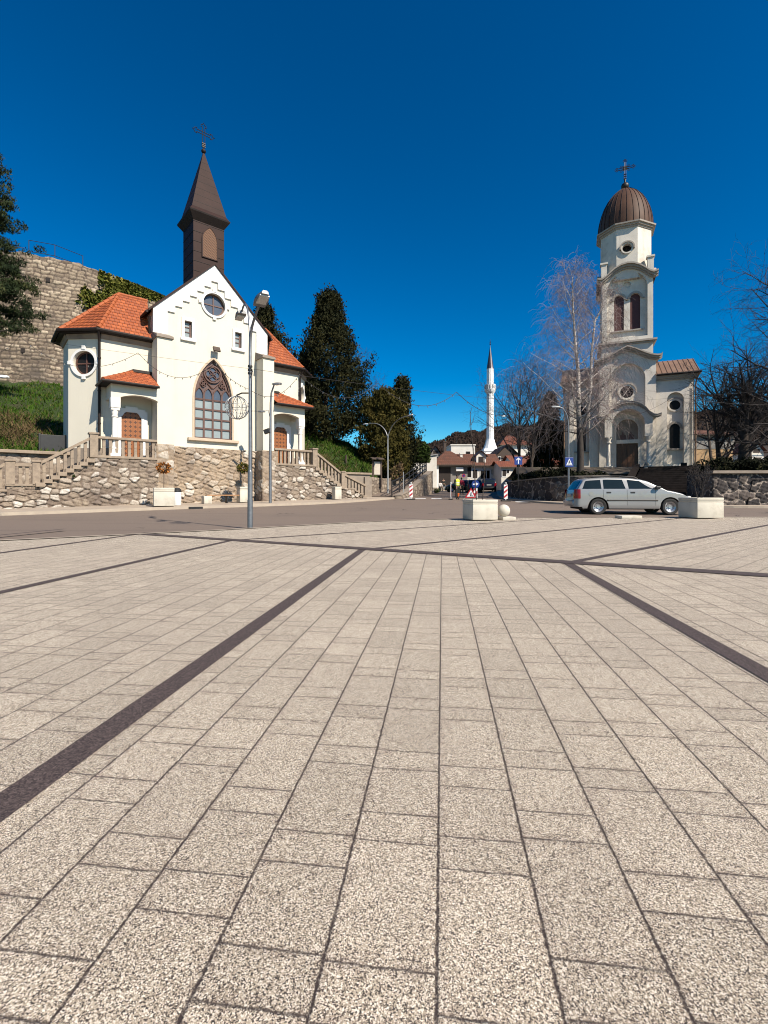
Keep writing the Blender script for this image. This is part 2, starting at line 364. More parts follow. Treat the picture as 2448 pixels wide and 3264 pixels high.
# paving of the square
def paving():
    m,g=mat('exposed_aggregate_paving'); co=g.coord(); s=g.n('SeparateXYZ',{0:co}); X,Y=s.outputs[0],s.outputs[1]
    def lin(a,b): return g.math('ADD',g.math('MULTIPLY',X,a),g.math('MULTIPLY',Y,b))
    far=g.math('GREATER_THAN',lin(.4791,.8777),6.043)
    def sel(n_,f_): return g.math('ADD',g.math('MULTIPLY',f_,far),g.math('MULTIPLY',n_,g.math('SUBTRACT',1.,far)))
    wob=g.math('MULTIPLY',g.math('SUBTRACT',g.noise(co,38.,3,.7),.5),.0075)
    across=sel(g.math('ADD',lin(.9925,-.1224),.0094),g.math('ADD',lin(.6468,-.7627),5.507))
    along=sel(lin(.1224,.9925),lin(.7627,.6468))
    W=.2028
    q=g.math('DIVIDE',g.math('ADD',across,wob),W); row=g.math('FLOOR',q); fr=g.math('FRACT',q)
    d_row=g.math('MULTIPLY',g.math('MINIMUM',fr,g.math('SUBTRACT',1.,fr)),W)
    rn=g.n('TexWhiteNoise',{'W':row},noise_dimensions='1D').outputs[0]
    P=.7
    t=g.math('ADD',g.math('ADD',along,wob),g.math('MULTIPLY',rn,P*5))
    per=g.math('FLOOR',g.math('DIVIDE',t,P)); b=g.math('SUBTRACT',t,g.math('MULTIPLY',per,P))
    d=None; idx=None
    for j in (0.,.3,.4,.6,.7):
        x=g.math('ABSOLUTE',g.math('SUBTRACT',b,j)); d=x if d is None else g.math('MINIMUM',d,x)
        if j in (.3,.4,.6):
            st=g.math('GREATER_THAN',b,j); idx=st if idx is None else g.math('ADD',idx,st)
    jn=g.math('MULTIPLY',g.maprange(g.noise(co,60.,4,.75),.32,.68),.0026)
    j1=g.maprange(d_row,g.math('ADD',jn,.0004),g.math('ADD',jn,.0030),1.,0.)
    j2=g.maprange(d,g.math('ADD',jn,-.0006),g.math('ADD',jn,.0022),.9,0.)
    joint=g.math('MAXIMUM',j1,j2)
    blk=g.n('TexWhiteNoise',{'Vector':g.n('CombineXYZ',{0:row,1:per,2:idx}).outputs[0]},noise_dimensions='3D').outputs[0]
    v1=g.n('TexVoronoi',{'Vector':co,'Scale':470.},feature='F1').outputs['Color']
    cs=g.n('SeparateColor',{0:v1}).outputs[0]
    fine=g.noise(co,700.,2,.6)
    gg=g.math('ADD',g.math('MULTIPLY',cs,.72),g.math('MULTIPLY',fine,.28))
    col=g.ramp(gg,[(.20,(.016,.012,.011)),(.31,(.085,.064,.054)),(.42,(.345,.28,.205)),(.66,(.565,.48,.365)),(.80,(.88,.80,.68))])
    col=g.mix(1.,col,g.ramp(blk,[(0.,.86),(.4,.94),(.7,.97),(1.,1.04)]),'MULTIPLY')
    col=g.mix(g.maprange(g.noise(co,.9,5,.65),.45,.75,0.,.35),col,(.30,.25,.205))
    col=g.mix(g.maprange(g.noise(co,3.1,6,.7),.60,.74,0.,.35),col,(.22,.18,.15))
    near=g.maprange(g.math('MINIMUM',d_row,d),.0,.022,1.,0.)
    col=g.mix(g.math('MULTIPLY',near,g.maprange(g.noise(co,16.,4,.7),.42,.70,0.,.55)),col,(.15,.105,.085))
    col=g.mix(g.math('MULTIPLY',joint,g.maprange(g.noise(co,90.,3,.7),.3,.55,.55,1.)),col,(.035,.022,.019))
    h=g.math('SUBTRACT',gg,g.math('MULTIPLY',joint,2.5))
    g.out(col,.85,0.,g.bump(h,.45,.0035)); return m
M['paving']=paving()
def band():
    m,g=mat('dark_paving_band'); co=g.coord()
    cs=g.n('SeparateColor',{0:g.n('TexVoronoi',{'Vector':co,'Scale':240.},feature='F1').outputs['Color']}).outputs[0]
    gg=g.math('ADD',g.math('MULTIPLY',cs,.65),g.math('MULTIPLY',g.noise(co,420.,2,.6),.35))
    col=g.ramp(gg,[(.2,(.014,.009,.009)),(.5,(.060,.041,.039)),(.8,(.105,.077,.07)),(.92,(.30,.24,.21))])
    g.out(col,.85,0.,g.bump(gg,.45,.004)); return m
M['band']=band()
M['kerbstone']=plain('kerb_concrete',(.44,.37,.29),(.36,.30,.24),2.5,.9,bump=.25)
M['sidewalk']=plain('sidewalk_concrete',(.42,.35,.275),(.34,.28,.22),1.8,.9,bump=.25,dirt=(.25,.20,.16),dscale=1.)
M['gutter']=plain('gutter_asphalt',(.20,.155,.125),(.15,.115,.095),4.,.9,bump=.3)
def grass_mat(name,c1,c2,c3):
    m,g=mat(name); co=g.coord()
    col=g.mix(g.maprange(g.noise(co,2.2,6,.7),.35,.65),c1,c2)
    col=g.mix(g.maprange(g.noise(co,.35,5,.7),.53,.68),col,c3)
    col=g.mix(g.maprange(g.noise(co,14.,4,.7),.5,.75),col,tuple(x*.4 for x in c1))
    g.out(col,.95,0.,g.bump(g.noise(co,11.,5,.75),1.,.2)); return m
M['grass']=grass_mat('hill_grass',(.028,.058,.006),(.048,.082,.010),(.075,.058,.025))
M['blade']=None
def leaf_mat(name,c1,c2,c3=None,rough=.85):
    m,g=mat(name); r=g.attr('rnd'); col=g.mix(r,c1,c2)
    if c3: col=g.mix(g.math('GREATER_THAN',r,.82),col,c3)
    b=g.out(col,rough,0.,None,.12); return m
M['blade']=leaf_mat('grass_blades',(.028,.066,.005),(.055,.108,.010),(.10,.095,.03),.8)
M['dry']=leaf_mat('dry_brush',(.10,.065,.035),(.19,.135,.07),(.08,.085,.02),.9)
M['conifer']=leaf_mat('conifer_leaf',(.010,.013,.005),(.027,.027,.009),(.045,.040,.012))
M['olive']=leaf_mat('olive_conifer_leaf',(.036,.034,.008),(.075,.062,.014),(.11,.085,.022))
M['pine']=leaf_mat('pine_needles',(.014,.024,.011),(.035,.048,.018),(.055,.06,.022))
M['laurel']=leaf_mat('laurel_leaf',(.022,.04,.008),(.06,.085,.018),(.09,.11,.03))
M['ivy']=leaf_mat('ivy_leaf',(.06,.075,.012),(.15,.155,.03),(.22,.20,.05))
M['hedge']=leaf_mat('dark_hedge_leaf',(.008,.010,.005),(.02,.022,.009),(.035,.034,.013))
M['rustleaf']=leaf_mat('rusty_leaf',(.24,.085,.02),(.40,.16,.04),(.15,.07,.02))
M['topiary']=leaf_mat('topiary_leaf',(.05,.055,.010),(.10,.10,.02),(.28,.15,.03))
M['hill']=None
def hill_mat():
    m,g=mat('wooded_hill'); co=g.coord()
    col=g.mix(g.maprange(g.noise(co,.06,6,.7),.35,.65),(.040,.027,.022),(.070,.048,.036))
    col=g.mix(g.maprange(g.noise(co,.5,5,.75),.45,.7),col,(.022,.017,.015))
    g.out(col,1.,0.,g.bump(g.noise(co,.35,6,.8),1.,3.)); return m
M['hill']=hill_mat()
M['hilltree']=leaf_mat('far_bare_wood',(.036,.024,.020),(.060,.041,.033),(.024,.018,.015),1.)
M['earth']=plain('bare_earth',(.10,.075,.055),(.065,.05,.036),1.2,.95,bump=.5,bscale=14,dirt=(.05,.06,.02),dscale=.8)
def birch_mat():
    m,g=mat('birch_bark'); co=g.coord(); z=g.n('SeparateXYZ',{0:co}).outputs[2]
    p=g.noise(g.n('Mapping',{0:co,3:(6,6,14)}).outputs[0],1.,4,.7)
    white=g.maprange(z,2.9,6.0,0.,1.)
    k=g.math('MULTIPLY',white,g.maprange(p,.40,.50))
    g.out(g.mix(k,(.036,.027,.022),(.62,.57,.53)),.85,0.,g.bump(p,.5,.02)); return m
M['birch']=birch_mat()
# ================================================================ setting
O1=Vector((-9.56,26.49,0)); A1=math.atan2(.647,.763); EX1=Vector((math.cos(A1),math.sin(A1),0)); EY1=Vector((-math.sin(A1),math.cos(A1),0))
O2=Vector((21.7,42,0)); A2=R(-22.65); EX2=Vector((math.cos(A2),math.sin(A2),0)); EY2=Vector((-math.sin(A2),math.cos(A2),0))
def W1(x,y,z=0): return O1+EX1*x+EY1*y+Vector((0,0,z))
def W2(x,y,z=0): return O2+EX2*x+EY2*y+Vector((0,0,z))
def L1(p): d=Vector((p[0],p[1],0))-O1; return d.dot(EX1),d.dot(EY1)
def lerp_t(x,tab):
    if x<=tab[0][0]: return tab[0][1]
    for (a,b),(c,d) in zip(tab,tab[1:]):
        if x<=c: return b+(d-b)*(x-a)/(c-a)
    return tab[-1][1]
# --- the square
EDGE=[(-40,-3.5),(-20,1.2),(-11,5.6),(-6.7,8.2),(-5.2,9.35),(-3.67,10.5),(-1.89,12.35),(-.07,13.9),(1.6,14.85),(3.4,15.4),(5.4,15.85),(8.,16.1),(10.2,16.2),(13.2,16.25),(20,16.2),(45,15.6)]
def edge_y(x): return lerp_t(x,EDGE)
b=MB(); poly=[(45,-12),]+list(reversed(EDGE))+[(-40,-12)]
vs=[(x,y,0) for x,y in poly]; b.add(vs,[tuple(t) for t in tessellate_polygon([[Vector(p) for p in vs]])])
tag(b.build('plaza',M['paving']),kind='structure')
# dark bands (flush strips, 4 mm proud)
def strip(name,p0,d,L,w,z=.004,mat_=None,nseg=1):
    d=Vector((d[0],d[1],0)).normalized(); n=Vector((-d.y,d.x,0)); p0=Vector((p0[0],p0[1],z))
    bb=MB(); k=max(1,nseg)
    for i in range(k):
        a=p0+d*(L*i/k); c=p0+d*(L*(i+1)/k)
        bb.add([a-n*w/2,c-n*w/2,c+n*w/2,a+n*w/2],[(0,1,2,3)])
    return bb.build(name,mat_ or M['band'])
CN=Vector((.4791,.8777,0)); CD=Vector((.8777,-.4791,0)); C0=CN*6.05
e1=Vector((.1224,.9925,0)); n1=Vector((.9925,-.1224,0)); e2=Vector((.7627,.6468,0)); n2=Vector((.6468,-.7627,0))
def inside(p): return p.y<edge_y(p.x)-.05
tl=-14.0
while not inside(C0+CD*tl): tl+=.05
tag(strip('paving_band',C0+CD*tl,CD,30-tl,.25,.008),kind='structure')
for a in (-8.7,-6.12,-3.69,-1.168,1.486,4.1,6.7,9.3):
    base=n1*a; t=(6.05-base.dot(CN))/e1.dot(CN); p=base+e1*t
    tag(strip('paving_band',p-e1*18,e1,18,.112),kind='structure')
for a in (-10.45,-8.076,-5.507,-2.874,-.3,2.3,4.9):
    base=n2*a; t=(6.05-base.dot(CN))/e2.dot(CN); p=base+e2*t
    L=0
    while inside(p+e2*(L+.05)) and L<40: L+=.05
    if L>.3: tag(strip('paving_band',p,e2,L,.112),kind='structure')
# kerb strip and gutter along the edge of the square
def offs(pl,dist,z):
    out=[]
    for i,(x,y) in enumerate(pl):
        a=Vector(pl[max(i-1,0)]); c=Vector(pl[min(i+1,len(pl)-1)]); d=(c-a).normalized(); n=Vector((-d.y,d.x)); out.append((x+n.x*dist,y+n.y*dist,z))
    return out
def dense(pl,n=8):
    out=[]
    for (a,b_),(c,d) in zip(pl,pl[1:]):
        for i in range(n): out.append((a+(c-a)*i/n,b_+(d-b_)*i/n))
    return out+[pl[-1]]
def smooth(pl,it=3):
    for _ in range(it):
        q=[pl[0]]
        for (a,b_),(c,d) in zip(pl,pl[1:]): q+=[(a*.75+c*.25,b_*.75+d*.25),(a*.25+c*.75,b_*.25+d*.75)]
        pl=q+[pl[-1]]
    return pl
ED=smooth(EDGE,2)
def ribbon(name,pl,d0,d1,z0,z1,mat_):
    A=offs(pl,d0,z0); B_=offs(pl,d1,z1); n=len(pl); bb=MB()
    bb.add(A+B_,[(i,i+1,i+1+n,i+n) for i in range(n-1)]); return tag(bb.build(name,mat_),kind='structure')
A=offs(ED,-.02,0.012); B_=offs(ED,.11,.012); C_=offs(ED,.11,-.09); n=len(ED); bb=MB()
bb.add(A+B_+C_,[(i,i+1,i+1+n,i+n) for i in range(n-1)]+[(i+n,i+1+n,i+1+2*n,i+2*n) for i in range(n-1)])
tag(bb.build('plaza_kerb',M['kerbstone']),kind='structure')
ribbon('joint_line',ED,-.055,-.02,.009,.009,M['dark_trim'])
ribbon('drain_strip',ED,.11,.40,-.044,-.044,M['gutter'])
ribbon('joint_line',ED,.40,.43,-.042,-.042,M['dark_trim'])
# --- road sheet
def road_z(x,y): return gz(y)-.05
xs=[-45+2.5*i for i in range(45)]; ys=[-6+2.*i for i in range(73)]
b=MB(); b.grid(lambda x,y:(x,y,road_z(x,y)),xs,ys); tag(b.build('road',M['asphalt'],smooth=True),kind='structure')
b=MB(); gx=[-900,-300,-120,-60,-30,0,30,60,120,300,900]; gy=[-300,-60,-20,0,16,40,80,140,300,900]
b.grid(lambda x,y:(x,y,gz(y)-.30),gx,gy); tag(b.build('ground',M['earth']),kind='structure')
# --- pavement in front of the white church
KERB=[(-22,11.6),(-14.2,17.5),(-11,20.3),(-7.96,22.8),(-4.4,25.4),(-2.6,27.6),(-1.27,29.9),(-.2,32.2),(.9,34.6),(1.35,36.2)]
KB=smooth(KERB,2)
wall_side=[]
for x,y in KB:
    s_,q_=L1((x,y)); w=W1(s_,max(q_+.5,-.6 if s_<9.6 else 1.9)); wall_side.append((w.x,w.y))
b=MB(); n=len(KB)
top=[(x,y,gz(y)+.07) for x,y in KB]; bot=[(x,y,gz(y)-.12) for x,y in KB]
inn=[(p[0],p[1],gz(p[1])+.075) for p in offs(KB,.14,0)]
wl=[(x,y,gz(y)+.085) for x,y in wall_side]
b.add(top+inn+bot,[(i,i+1,i+1+n,i+n) for i in range(n-1)]+[(i,i+2*n,i+1+2*n,i+1) for i in range(n-1)])
tag(b.build('kerb',M['kerbstone']),kind='structure')
b=MB(); b.add([(p[0],p[1],p[2]) for p in inn]+wl,[(i,i+1,i+1+n,i+n) for i in range(n-1)]); tag(b.build('pavement',M['sidewalk']),kind='structure')
# kerb and pavement below the dark wall on the right
RW=[(15.5,60),(12.2,47),(9.25,34.2),(9.7,30.),(10.15,27.9),(11.3,26.9),(12.6,26.3)]
RK=[(14.4,60),(11.0,46),(8.5,34.),(8.9,29.),(9.5,26.6),(10.8,25.6),(12.4,25.1),(15.5,23.6),(17,22.6),(20,22.2),(45,20)]
RK=smooth(RK,2); n=len(RK)
top=[(x,y,gz(y)+.05) for x,y in RK]; bot=[(x,y,gz(y)-.12) for x,y in RK]; inn=[(p[0],p[1],gz(p[1])+.055) for p in offs(RK,.14,0)]
far_=[(p[0],p[1],gz(p[1])+.06) for p in offs(RK,2.4,0)]
b=MB(); b.add(top+inn+bot,[(i,i+1,i+1+n,i+n) for i in range(n-1)]+[(i,i+2*n,i+1+2*n,i+1) for i in range(n-1)]); tag(b.build('kerb',M['kerbstone']),kind='structure')
b=MB(); b.add(inn+far_,[(i,i+1,i+1+n,i+n) for i in range(n-1)]); tag(b.build('pavement',M['sidewalk']),kind='structure')
# painted crossing remains at the mouth of the side street
for u0,u1 in ((1274,1310),(1320,1354),(1372,1404),(1640,1680)):
    Y=35.2 if u0<1500 else 29.5
    x0,x1=atx(u0,Y),atx(u1,Y); b=MB(); b.add([(x0,Y-.5,gz(Y-.5)-.045),(x1,Y-.5,gz(Y-.5)-.045),(x1+.15,Y+.5,gz(Y+.5)-.045),(x0+.15,Y+.5,gz(Y+.5)-.045)],[(0,1,2,3)])
    tag(b.build('road_marking',M['white_paint']),kind='structure')
# drain grate under dark wall
# --- hillside behind the white church (grassy bank)
def bank_z(sx,q):
    base=lerp_t(sx,[(-20,2.75),(-6,2.75),(6,2.4),(12,1.75),(18,1.45),(30,1.3)])
    sl=lerp_t(sx,[(-20,.335),(-8,.335),(5,.50),(13,.60),(20,.46),(30,.2)])
    cap=lerp_t(sx,[(-20,11.2),(0,10.3),(9,8.6),(15,6.9),(20,5.0),(26,3.2)])
    h=base+sl*max(0,q-1.75)
    k=1.2; h=-k*math.log(math.exp(-h/k)+math.exp(-(cap+.05*(q-8))/k))
    w=W1(sx,q); wx=lerp_t(w.y,[(30,.0),(34,1.15),(39.5,2.9),(44,4.1),(48.5,5.),(60,5.3),(100,7)])-2.1; d=wx-w.x
    if sx>9 and d<1.6: f=max(0,d/1.6); h=h*f+(gz(w.y)-.6)*(1-f)
    return h+.18*math.sin(sx*1.3+q*.7)*min(1,max(0,(q-2)/3))+.10*math.sin(sx*2.9-q*2.1)*min(1,max(0,(q-2)/2))
sxs=[-34+.8*i for i in range(80)]; qs=[1.75+.7*i for i in range(58)]
b=MB(); b.grid(lambda s_,q:tuple(W1(s_,q,bank_z(s_,q))),sxs,qs)
tag(b.build('hillside',M['grass'],smooth=True),kind='structure')
def blades(name,N,fn,h0,h1,w,mat_,seed,lean=.5):
    rg=np.random.default_rng(seed); P=[];
    while len(P)<N:
        r=fn(rg)
        if r is not None: P.append(r)
    P=np.array(P); a=rg.uniform(0,2*np.pi,N); h=rg.uniform(h0,h1,N); d=np.stack([np.cos(a),np.sin(a),0*a],1)*w
    ln=np.stack([rg.normal(0,lean,N)*h,rg.normal(0,lean,N)*h,h],1)
    V=np.empty((N,3,3)); V[:,0]=P-d; V[:,1]=P+d; V[:,2]=P+ln
    F=np.arange(N*3).reshape(N,3); rnd=np.repeat(rg.uniform(0,1,N),3)
    return npmesh(name,V.reshape(-1,3),F,mat_,attrs={'rnd':rnd})
def gp(rg):
    s_=rg.uniform(-21,24); q=1.8+(rg.uniform(0,1)**1.2)*(22 if s_<-5 else 9.5)
    if -5<s_<5: return None
    p=W1(s_,q,bank_z(s_,q)-.02); return (p.x,p.y,p.z)
tag(blades('grass',46000,gp,.10,.34,.045,M['blade'],3),kind='stuff')
def dp(rg):
    if rg.uniform()<.45:
        s_=rg.normal(-9.2,1.2); q=rg.normal(6.0,1.8)
    else:
        s_=rg.normal(7.9,1.5); q=rg.normal(3.6,1.2)
    if q<1.9: return None
    p=W1(s_,q,bank_z(s_,q)-.02); return (p.x,p.y,p.z)
tag(blades('dry_brush',6500,dp,.15,.55,.03,M['dry'],5,.8),kind='stuff')
# --- raised church yard on the right
def yard_z(x,y):
    z=1.5+min(1.5,max(0,(y-34.5)*.30))
    a,c=Vector((15.4,25.2)),Vector((20.9,33.6)); d=c-a; t=(Vector((x,y))-a).dot(d)/d.length_squared
    if -.4<t<1.02 and abs((Vector((x,y))-a-d*t).length)<3.4: z=min(z,.05+2.5*max(0,t)-.5)
    return z
b=MB()
def yl(y): return lerp_t(y,[(23,16.6),(25,16.9),(26,13.2),(27.9,10.3),(34.2,9.4),(60,15.7),(80,20)])
ys2=[23.4+.6*i for i in range(84)]; ts=[(i/60)**1.3 for i in range(61)]
b.grid(lambda y,t:((lambda x:(x,y,yard_z(x,y)))(yl(y)+.35+t*(62-yl(y)))),ys2,ts)
tag(b.build('church_yard',M['earth'],smooth=True),kind='structure')
# --- wooded hills at the end of the valley
def ridge(u):
    return lerp_t(u,[(700,1470),(1180,1450),(1330,1428),(1400,1406),(1470,1388),(1540,1373),(1640,1362),(1760,1352),(1900,1335),(2100,1318),(2230,1312),(2300,1318),(2360,1308),(2448,1290),(2700,1270)])
HX=[];
us=[700+25*i for i in range(85)]; ds=[0,.25,.5,.7,.85,1,1.3]
b=MB()
def hillp(u,d):
    Y=230+190*d; v=ridge(u); zt=EYE+(1571-v)/1500*420
    z=-2+(zt+2)*(min(1,d)**.8) if d<=1 else zt-20
    z+=(3.*math.sin(u*.045+d*5)+2*math.sin(u*.11-d*7))*min(1,d)*.5
    return (atx(u,420)*(.75+.25*d),Y,z)
b.grid(hillp,us,ds); tag(b.build('hill',M['hill'],smooth=True),kind='structure')
rg=np.random.default_rng(11); N=9000; V=[];F=[];rn=[]
for i in range(N):
    u=rg.uniform(1150,2700); d=min(1.0,rg.uniform(.1,1)**.5*1.02); x,y,z=hillp(u,d); h=rg.uniform(1.8,3.6); r=rg.uniform(.9,2.0); k=len(V); q=rg.uniform()
    for j in range(5):
        a=rg.uniform(0,6.28); V+=[(x+r*math.cos(a)*.2,y+r*math.sin(a)*.2,z-.5),(x+r*math.cos(a),y+r*math.sin(a)*.5,z+h*rg.uniform(.5,1)),(x+r*math.cos(a+.9),y+r*math.sin(a+.9)*.5,z+h*rg.uniform(.4,.9))]
        F.append((k+j*3,k+j*3+1,k+j*3+2)); rn+=[q]*3
tag(npmesh('far_forest',V,F,M['hilltree'],attrs={'rnd':rn}),kind='stuff')
# ================================================================ light, sky, camera
el,az=R(42),R(46)
S=Vector((math.sin(az)*math.cos(el),-math.cos(az)*math.cos(el),math.sin(el)))
sun=bpy.data.lights.new('sun','SUN'); sun.energy=5.0; sun.angle=R(.53); sun.color=(1.,.90,.76)
so=bpy.data.objects.new('sun',sun); COL.objects.link(so); so.rotation_euler=(-S).to_track_quat('-Z','Y').to_euler(); so.location=(30,-30,40)
w=bpy.data.worlds.new('World'); SC.world=w; w.use_nodes=True; nt=w.node_tree; nt.nodes.clear()
sky=nt.nodes.new('ShaderNodeTexSky'); sky.sky_type='NISHITA'; sky.sun_disc=False; sky.sun_elevation=el; sky.sun_rotation=math.pi-az
sky.air_density=1.12; sky.dust_density=.05; sky.ozone_density=5.0; sky.altitude=600
hs=nt.nodes.new('ShaderNodeHueSaturation'); hs.inputs['Saturation'].default_value=1.5; hs.inputs['Hue'].default_value=.498; hs.inputs['Value'].default_value=1.0
bg=nt.nodes.new('ShaderNodeBackground'); bg.inputs[1].default_value=.84; ow=nt.nodes.new('ShaderNodeOutputWorld')
mu=nt.nodes.new('ShaderNodeMix'); mu.data_type='RGBA'; mu.blend_type='MULTIPLY'; mu.inputs[0].default_value=1; mu.inputs[7].default_value=(.1,.118,.1035,1)
gm=nt.nodes.new('ShaderNodeGamma'); gm.inputs[1].default_value=1.24
nt.links.new(sky.outputs[0],hs.inputs['Color']); nt.links.new(hs.outputs[0],mu.inputs[6]); nt.links.new(mu.outputs[2],gm.inputs[0]); nt.links.new(gm.outputs[0],bg.inputs[0]); nt.links.new(bg.outputs[0],ow.inputs[0])
cam=bpy.data.cameras.new('camera'); co=bpy.data.objects.new('camera',cam); COL.objects.link(co); SC.camera=co
co.location=(0,0,EYE); co.rotation_euler=(R(90),0,0); cam.sensor_fit='HORIZONTAL'; cam.sensor_width=36; cam.lens=36*1500/2448
cam.shift_y=-61/2448; cam.clip_start=.05; cam.clip_end=3000
SC.view_settings.view_transform='Standard'; SC.view_settings.look='None'; SC.view_settings.exposure=.72; SC.view_settings.gamma=1
SC.render.resolution_x=768; SC.render.resolution_y=1024
try: SC.cycles.filter_width=1.05; SC.cycles.max_bounces=6; SC.cycles.diffuse_bounces=3
except Exception: pass
# ================================================================ stone surfaces and tiled roofs
def hash2(i,j,k): 
    h=np.sin(i*127.1+j*311.7+k*74.7)*43758.5453; return h-np.floor(h)
def worley(x,z,seed):
    ix=np.floor(x);iz=np.floor(z); f1=np.full(x.shape,9.);f2=np.full(x.shape,9.);cid=np.zeros(x.shape)
    for a in (-1,0,1):
        for b in (-1,0,1):
            jx=ix+a;jz=iz+b
            px=jx+.12+.76*hash2(jx,jz,seed);pz=jz+.12+.76*hash2(jx,jz,seed+5)
            d=np.hypot(x-px,z-pz); c=hash2(jx,jz,seed+9)
            near=d<f1; f2=np.where(near,f1,np.minimum(f2,d)); cid=np.where(near,c,cid); f1=np.where(near,d,f1)
    return f1,f2-f1,cid
def fbm(x,z,seed):
    o=0
    for k in range(4):
        fr=2**k; o=o+(np.sin(x*fr*2.1+z*fr*1.3+seed+k*3.1)*np.cos(z*fr*2.3-x*fr*.9+seed*1.7+k))/fr
    return o*.5
def stone(name,fn,s0,s1,bot,top,mat_,cell=(.42,.30),depth=.07,res=.045,thick=.35,seed=1,parent=None,warp=.25,coursed=False):
    """fn(s)->(point xy, outward normal xy); bot/top are functions of s"""
    ns=max(4,int((s1-s0)/res)); ss=np.linspace(s0,s1,ns)
    hmax=max(top(s)-bot(s) for s in ss); nz=max(4,int(hmax/res)); t=np.linspace(0,1,nz)
    B=np.array([bot(s) for s in ss]);T=np.array([top(s) for s in ss])
    Z=B[:,None]+(T-B)[:,None]*t[None,:]; Sg=np.repeat(ss[:,None],nz,1)
    wx=Sg/cell[0]+warp*fbm(Sg*1.7,Z*1.7,seed); wz=Z/cell[1]+warp*fbm(Sg*1.9+4,Z*1.5,seed+3)
    f1,e,c=worley(wx,wz,seed)
    if coursed:
        wz=Z/cell[1]+.45*fbm(Sg*.5,Z*.6,seed)+.26*fbm(Sg*1.7,Z*1.6,seed+2)+.10*fbm(Sg*4.1,Z*4.,seed+7); row=np.floor(wz); fz=wz-row
        wx=Sg/cell[0]*(.75+.7*hash2(row,row*0,seed))+hash2(row,row*0+3,seed)*7+.22*fbm(Sg*2.2,Z*2.4,seed+4); k=np.floor(wx); j0=.34*(hash2(k,row,seed)-.5); j1=.34*(hash2(k+1,row,seed)-.5); fx=wx-k
        low=fx<j0; fa=np.where(low,fx+1-.34*(hash2(k-1,row,seed)-.5),fx-j0); fb=np.where(low,j0-fx,1+j1-fx); kk=np.where(low,k-1,np.where(fx>1+j1,k+1,k)); fb=np.abs(fb)
        e=np.minimum(np.minimum(fa,fb)*cell[0],np.minimum(fz,1-fz)*cell[1])/.32; c=hash2(kk,row,seed+9)
    d=depth*np.clip(e/.30,0,1)**.55*(.40+.60*c)+depth*.35*fbm(Sg*9,Z*9,seed+1)
    P=np.array([[*fn(s)[0][:2],*fn(s)[1][:2]] for s in ss])
    V=np.empty((ns,nz,3)); V[...,0]=P[:,None,0]+P[:,None,2]*d; V[...,1]=P[:,None,1]+P[:,None,3]*d; V[...,2]=Z
    top_b=V[:,-1:,:].copy(); top_b[:,:,0]=(P[:,0]-P[:,2]*thick)[:,None]; top_b[:,:,1]=(P[:,1]-P[:,3]*thick)[:,None]
    V=np.concatenate([V,top_b],1); e=np.concatenate([e,e[:,-1:]],1); c=np.concatenate([c,c[:,-1:]],1)
    def side(i):
        q=V[[i]].copy(); q[...,0]=P[i,0]-P[i,2]*thick; q[...,1]=P[i,1]-P[i,3]*thick; return q
    V=np.concatenate([side(0),V,side(-1)],0); e=np.concatenate([e[:1],e,e[-1:]],0); c=np.concatenate([c[:1],c,c[-1:]],0)
    a,b=V.shape[:2]; idx=np.arange(a*b).reshape(a,b)
    F=np.stack([idx[:-1,:-1],idx[1:,:-1],idx[1:,1:],idx[:-1,1:]],-1).reshape(-1,4)
    return npmesh(name,V.reshape(-1,3),F,mat_,parent,smooth=True,attrs={'cell':c,'edge':e})
def straight(p0,p1):
    p0=Vector(p0[:2]);p1=Vector(p1[:2]); d=(p1-p0); L=d.length; d/=L; n=Vector((d.y,-d.x))   # outward = right-hand side of travel
    return (lambda s:(p0+d*s,n)),L
def polyline(pts):
    pts=[Vector(p[:2]) for p in pts]; Ls=[0]
    for a,b in zip(pts,pts[1:]): Ls.append(Ls[-1]+(b-a).length)
    def fn(s):
        for i in range(len(pts)-1):
            if s<=Ls[i+1] or i==len(pts)-2:
                d=(pts[i+1]-pts[i]).normalized(); k=(s-Ls[i]); 
                w=1.2; n=Vector((d.y,-d.x))
                if i+2<len(pts) and Ls[i+1]-s<w: 
                    d2=(pts[i+2]-pts[i+1]).normalized(); n=n.lerp(Vector((d2.y,-d2.x)),.5*(1-(Ls[i+1]-s)/w)).normalized()
                if i>0 and s-Ls[i]<w:
                    d0=(pts[i]-pts[i-1]).normalized(); n=n.lerp(Vector((d0.y,-d0.x)),.5*(1-(s-Ls[i])/w)).normalized()
                return pts[i]+d*k,n
    return fn,Ls[-1]
def roof(name,eL,eR,rR,rL,rows,mat_,parent=None,lift=.035,thick=.06):
    eL,eR,rR,rL=[Vector(p) for p in (eL,eR,rR,rL)]
    n=(eR-eL).cross(rL-eL if (rL-eL).length>.01 else rR-eL).normalized()
    if n.z<0: n=-n
    ud=(eR-eL).normalized(); V=[];F=[];tu=[];tv=[]
    for i in range(rows):
        a,b=i/rows,(i+1)/rows
        p=[eL.lerp(rL,a)+n*lift,eR.lerp(rR,a)+n*lift,eR.lerp(rR,b)+n*.004,eL.lerp(rL,b)+n*.004]
        lo=[eL.lerp(rL,a)-n*(thick if i==0 else .0),eR.lerp(rR,a)-n*(thick if i==0 else .0)]
        k=len(V); V+=[tuple(q) for q in p+lo]; tu+=[(q-eL).dot(ud) for q in p+lo]; tv+=[i+.1,i+.1,i+.9,i+.9,i+.1,i+.1]
        F+=[(k,k+1,k+2,k+3),(k+4,k+5,k+1,k)]
    return npmesh(name,V,F,mat_,parent,attrs={'tu':tu,'tv':tv})
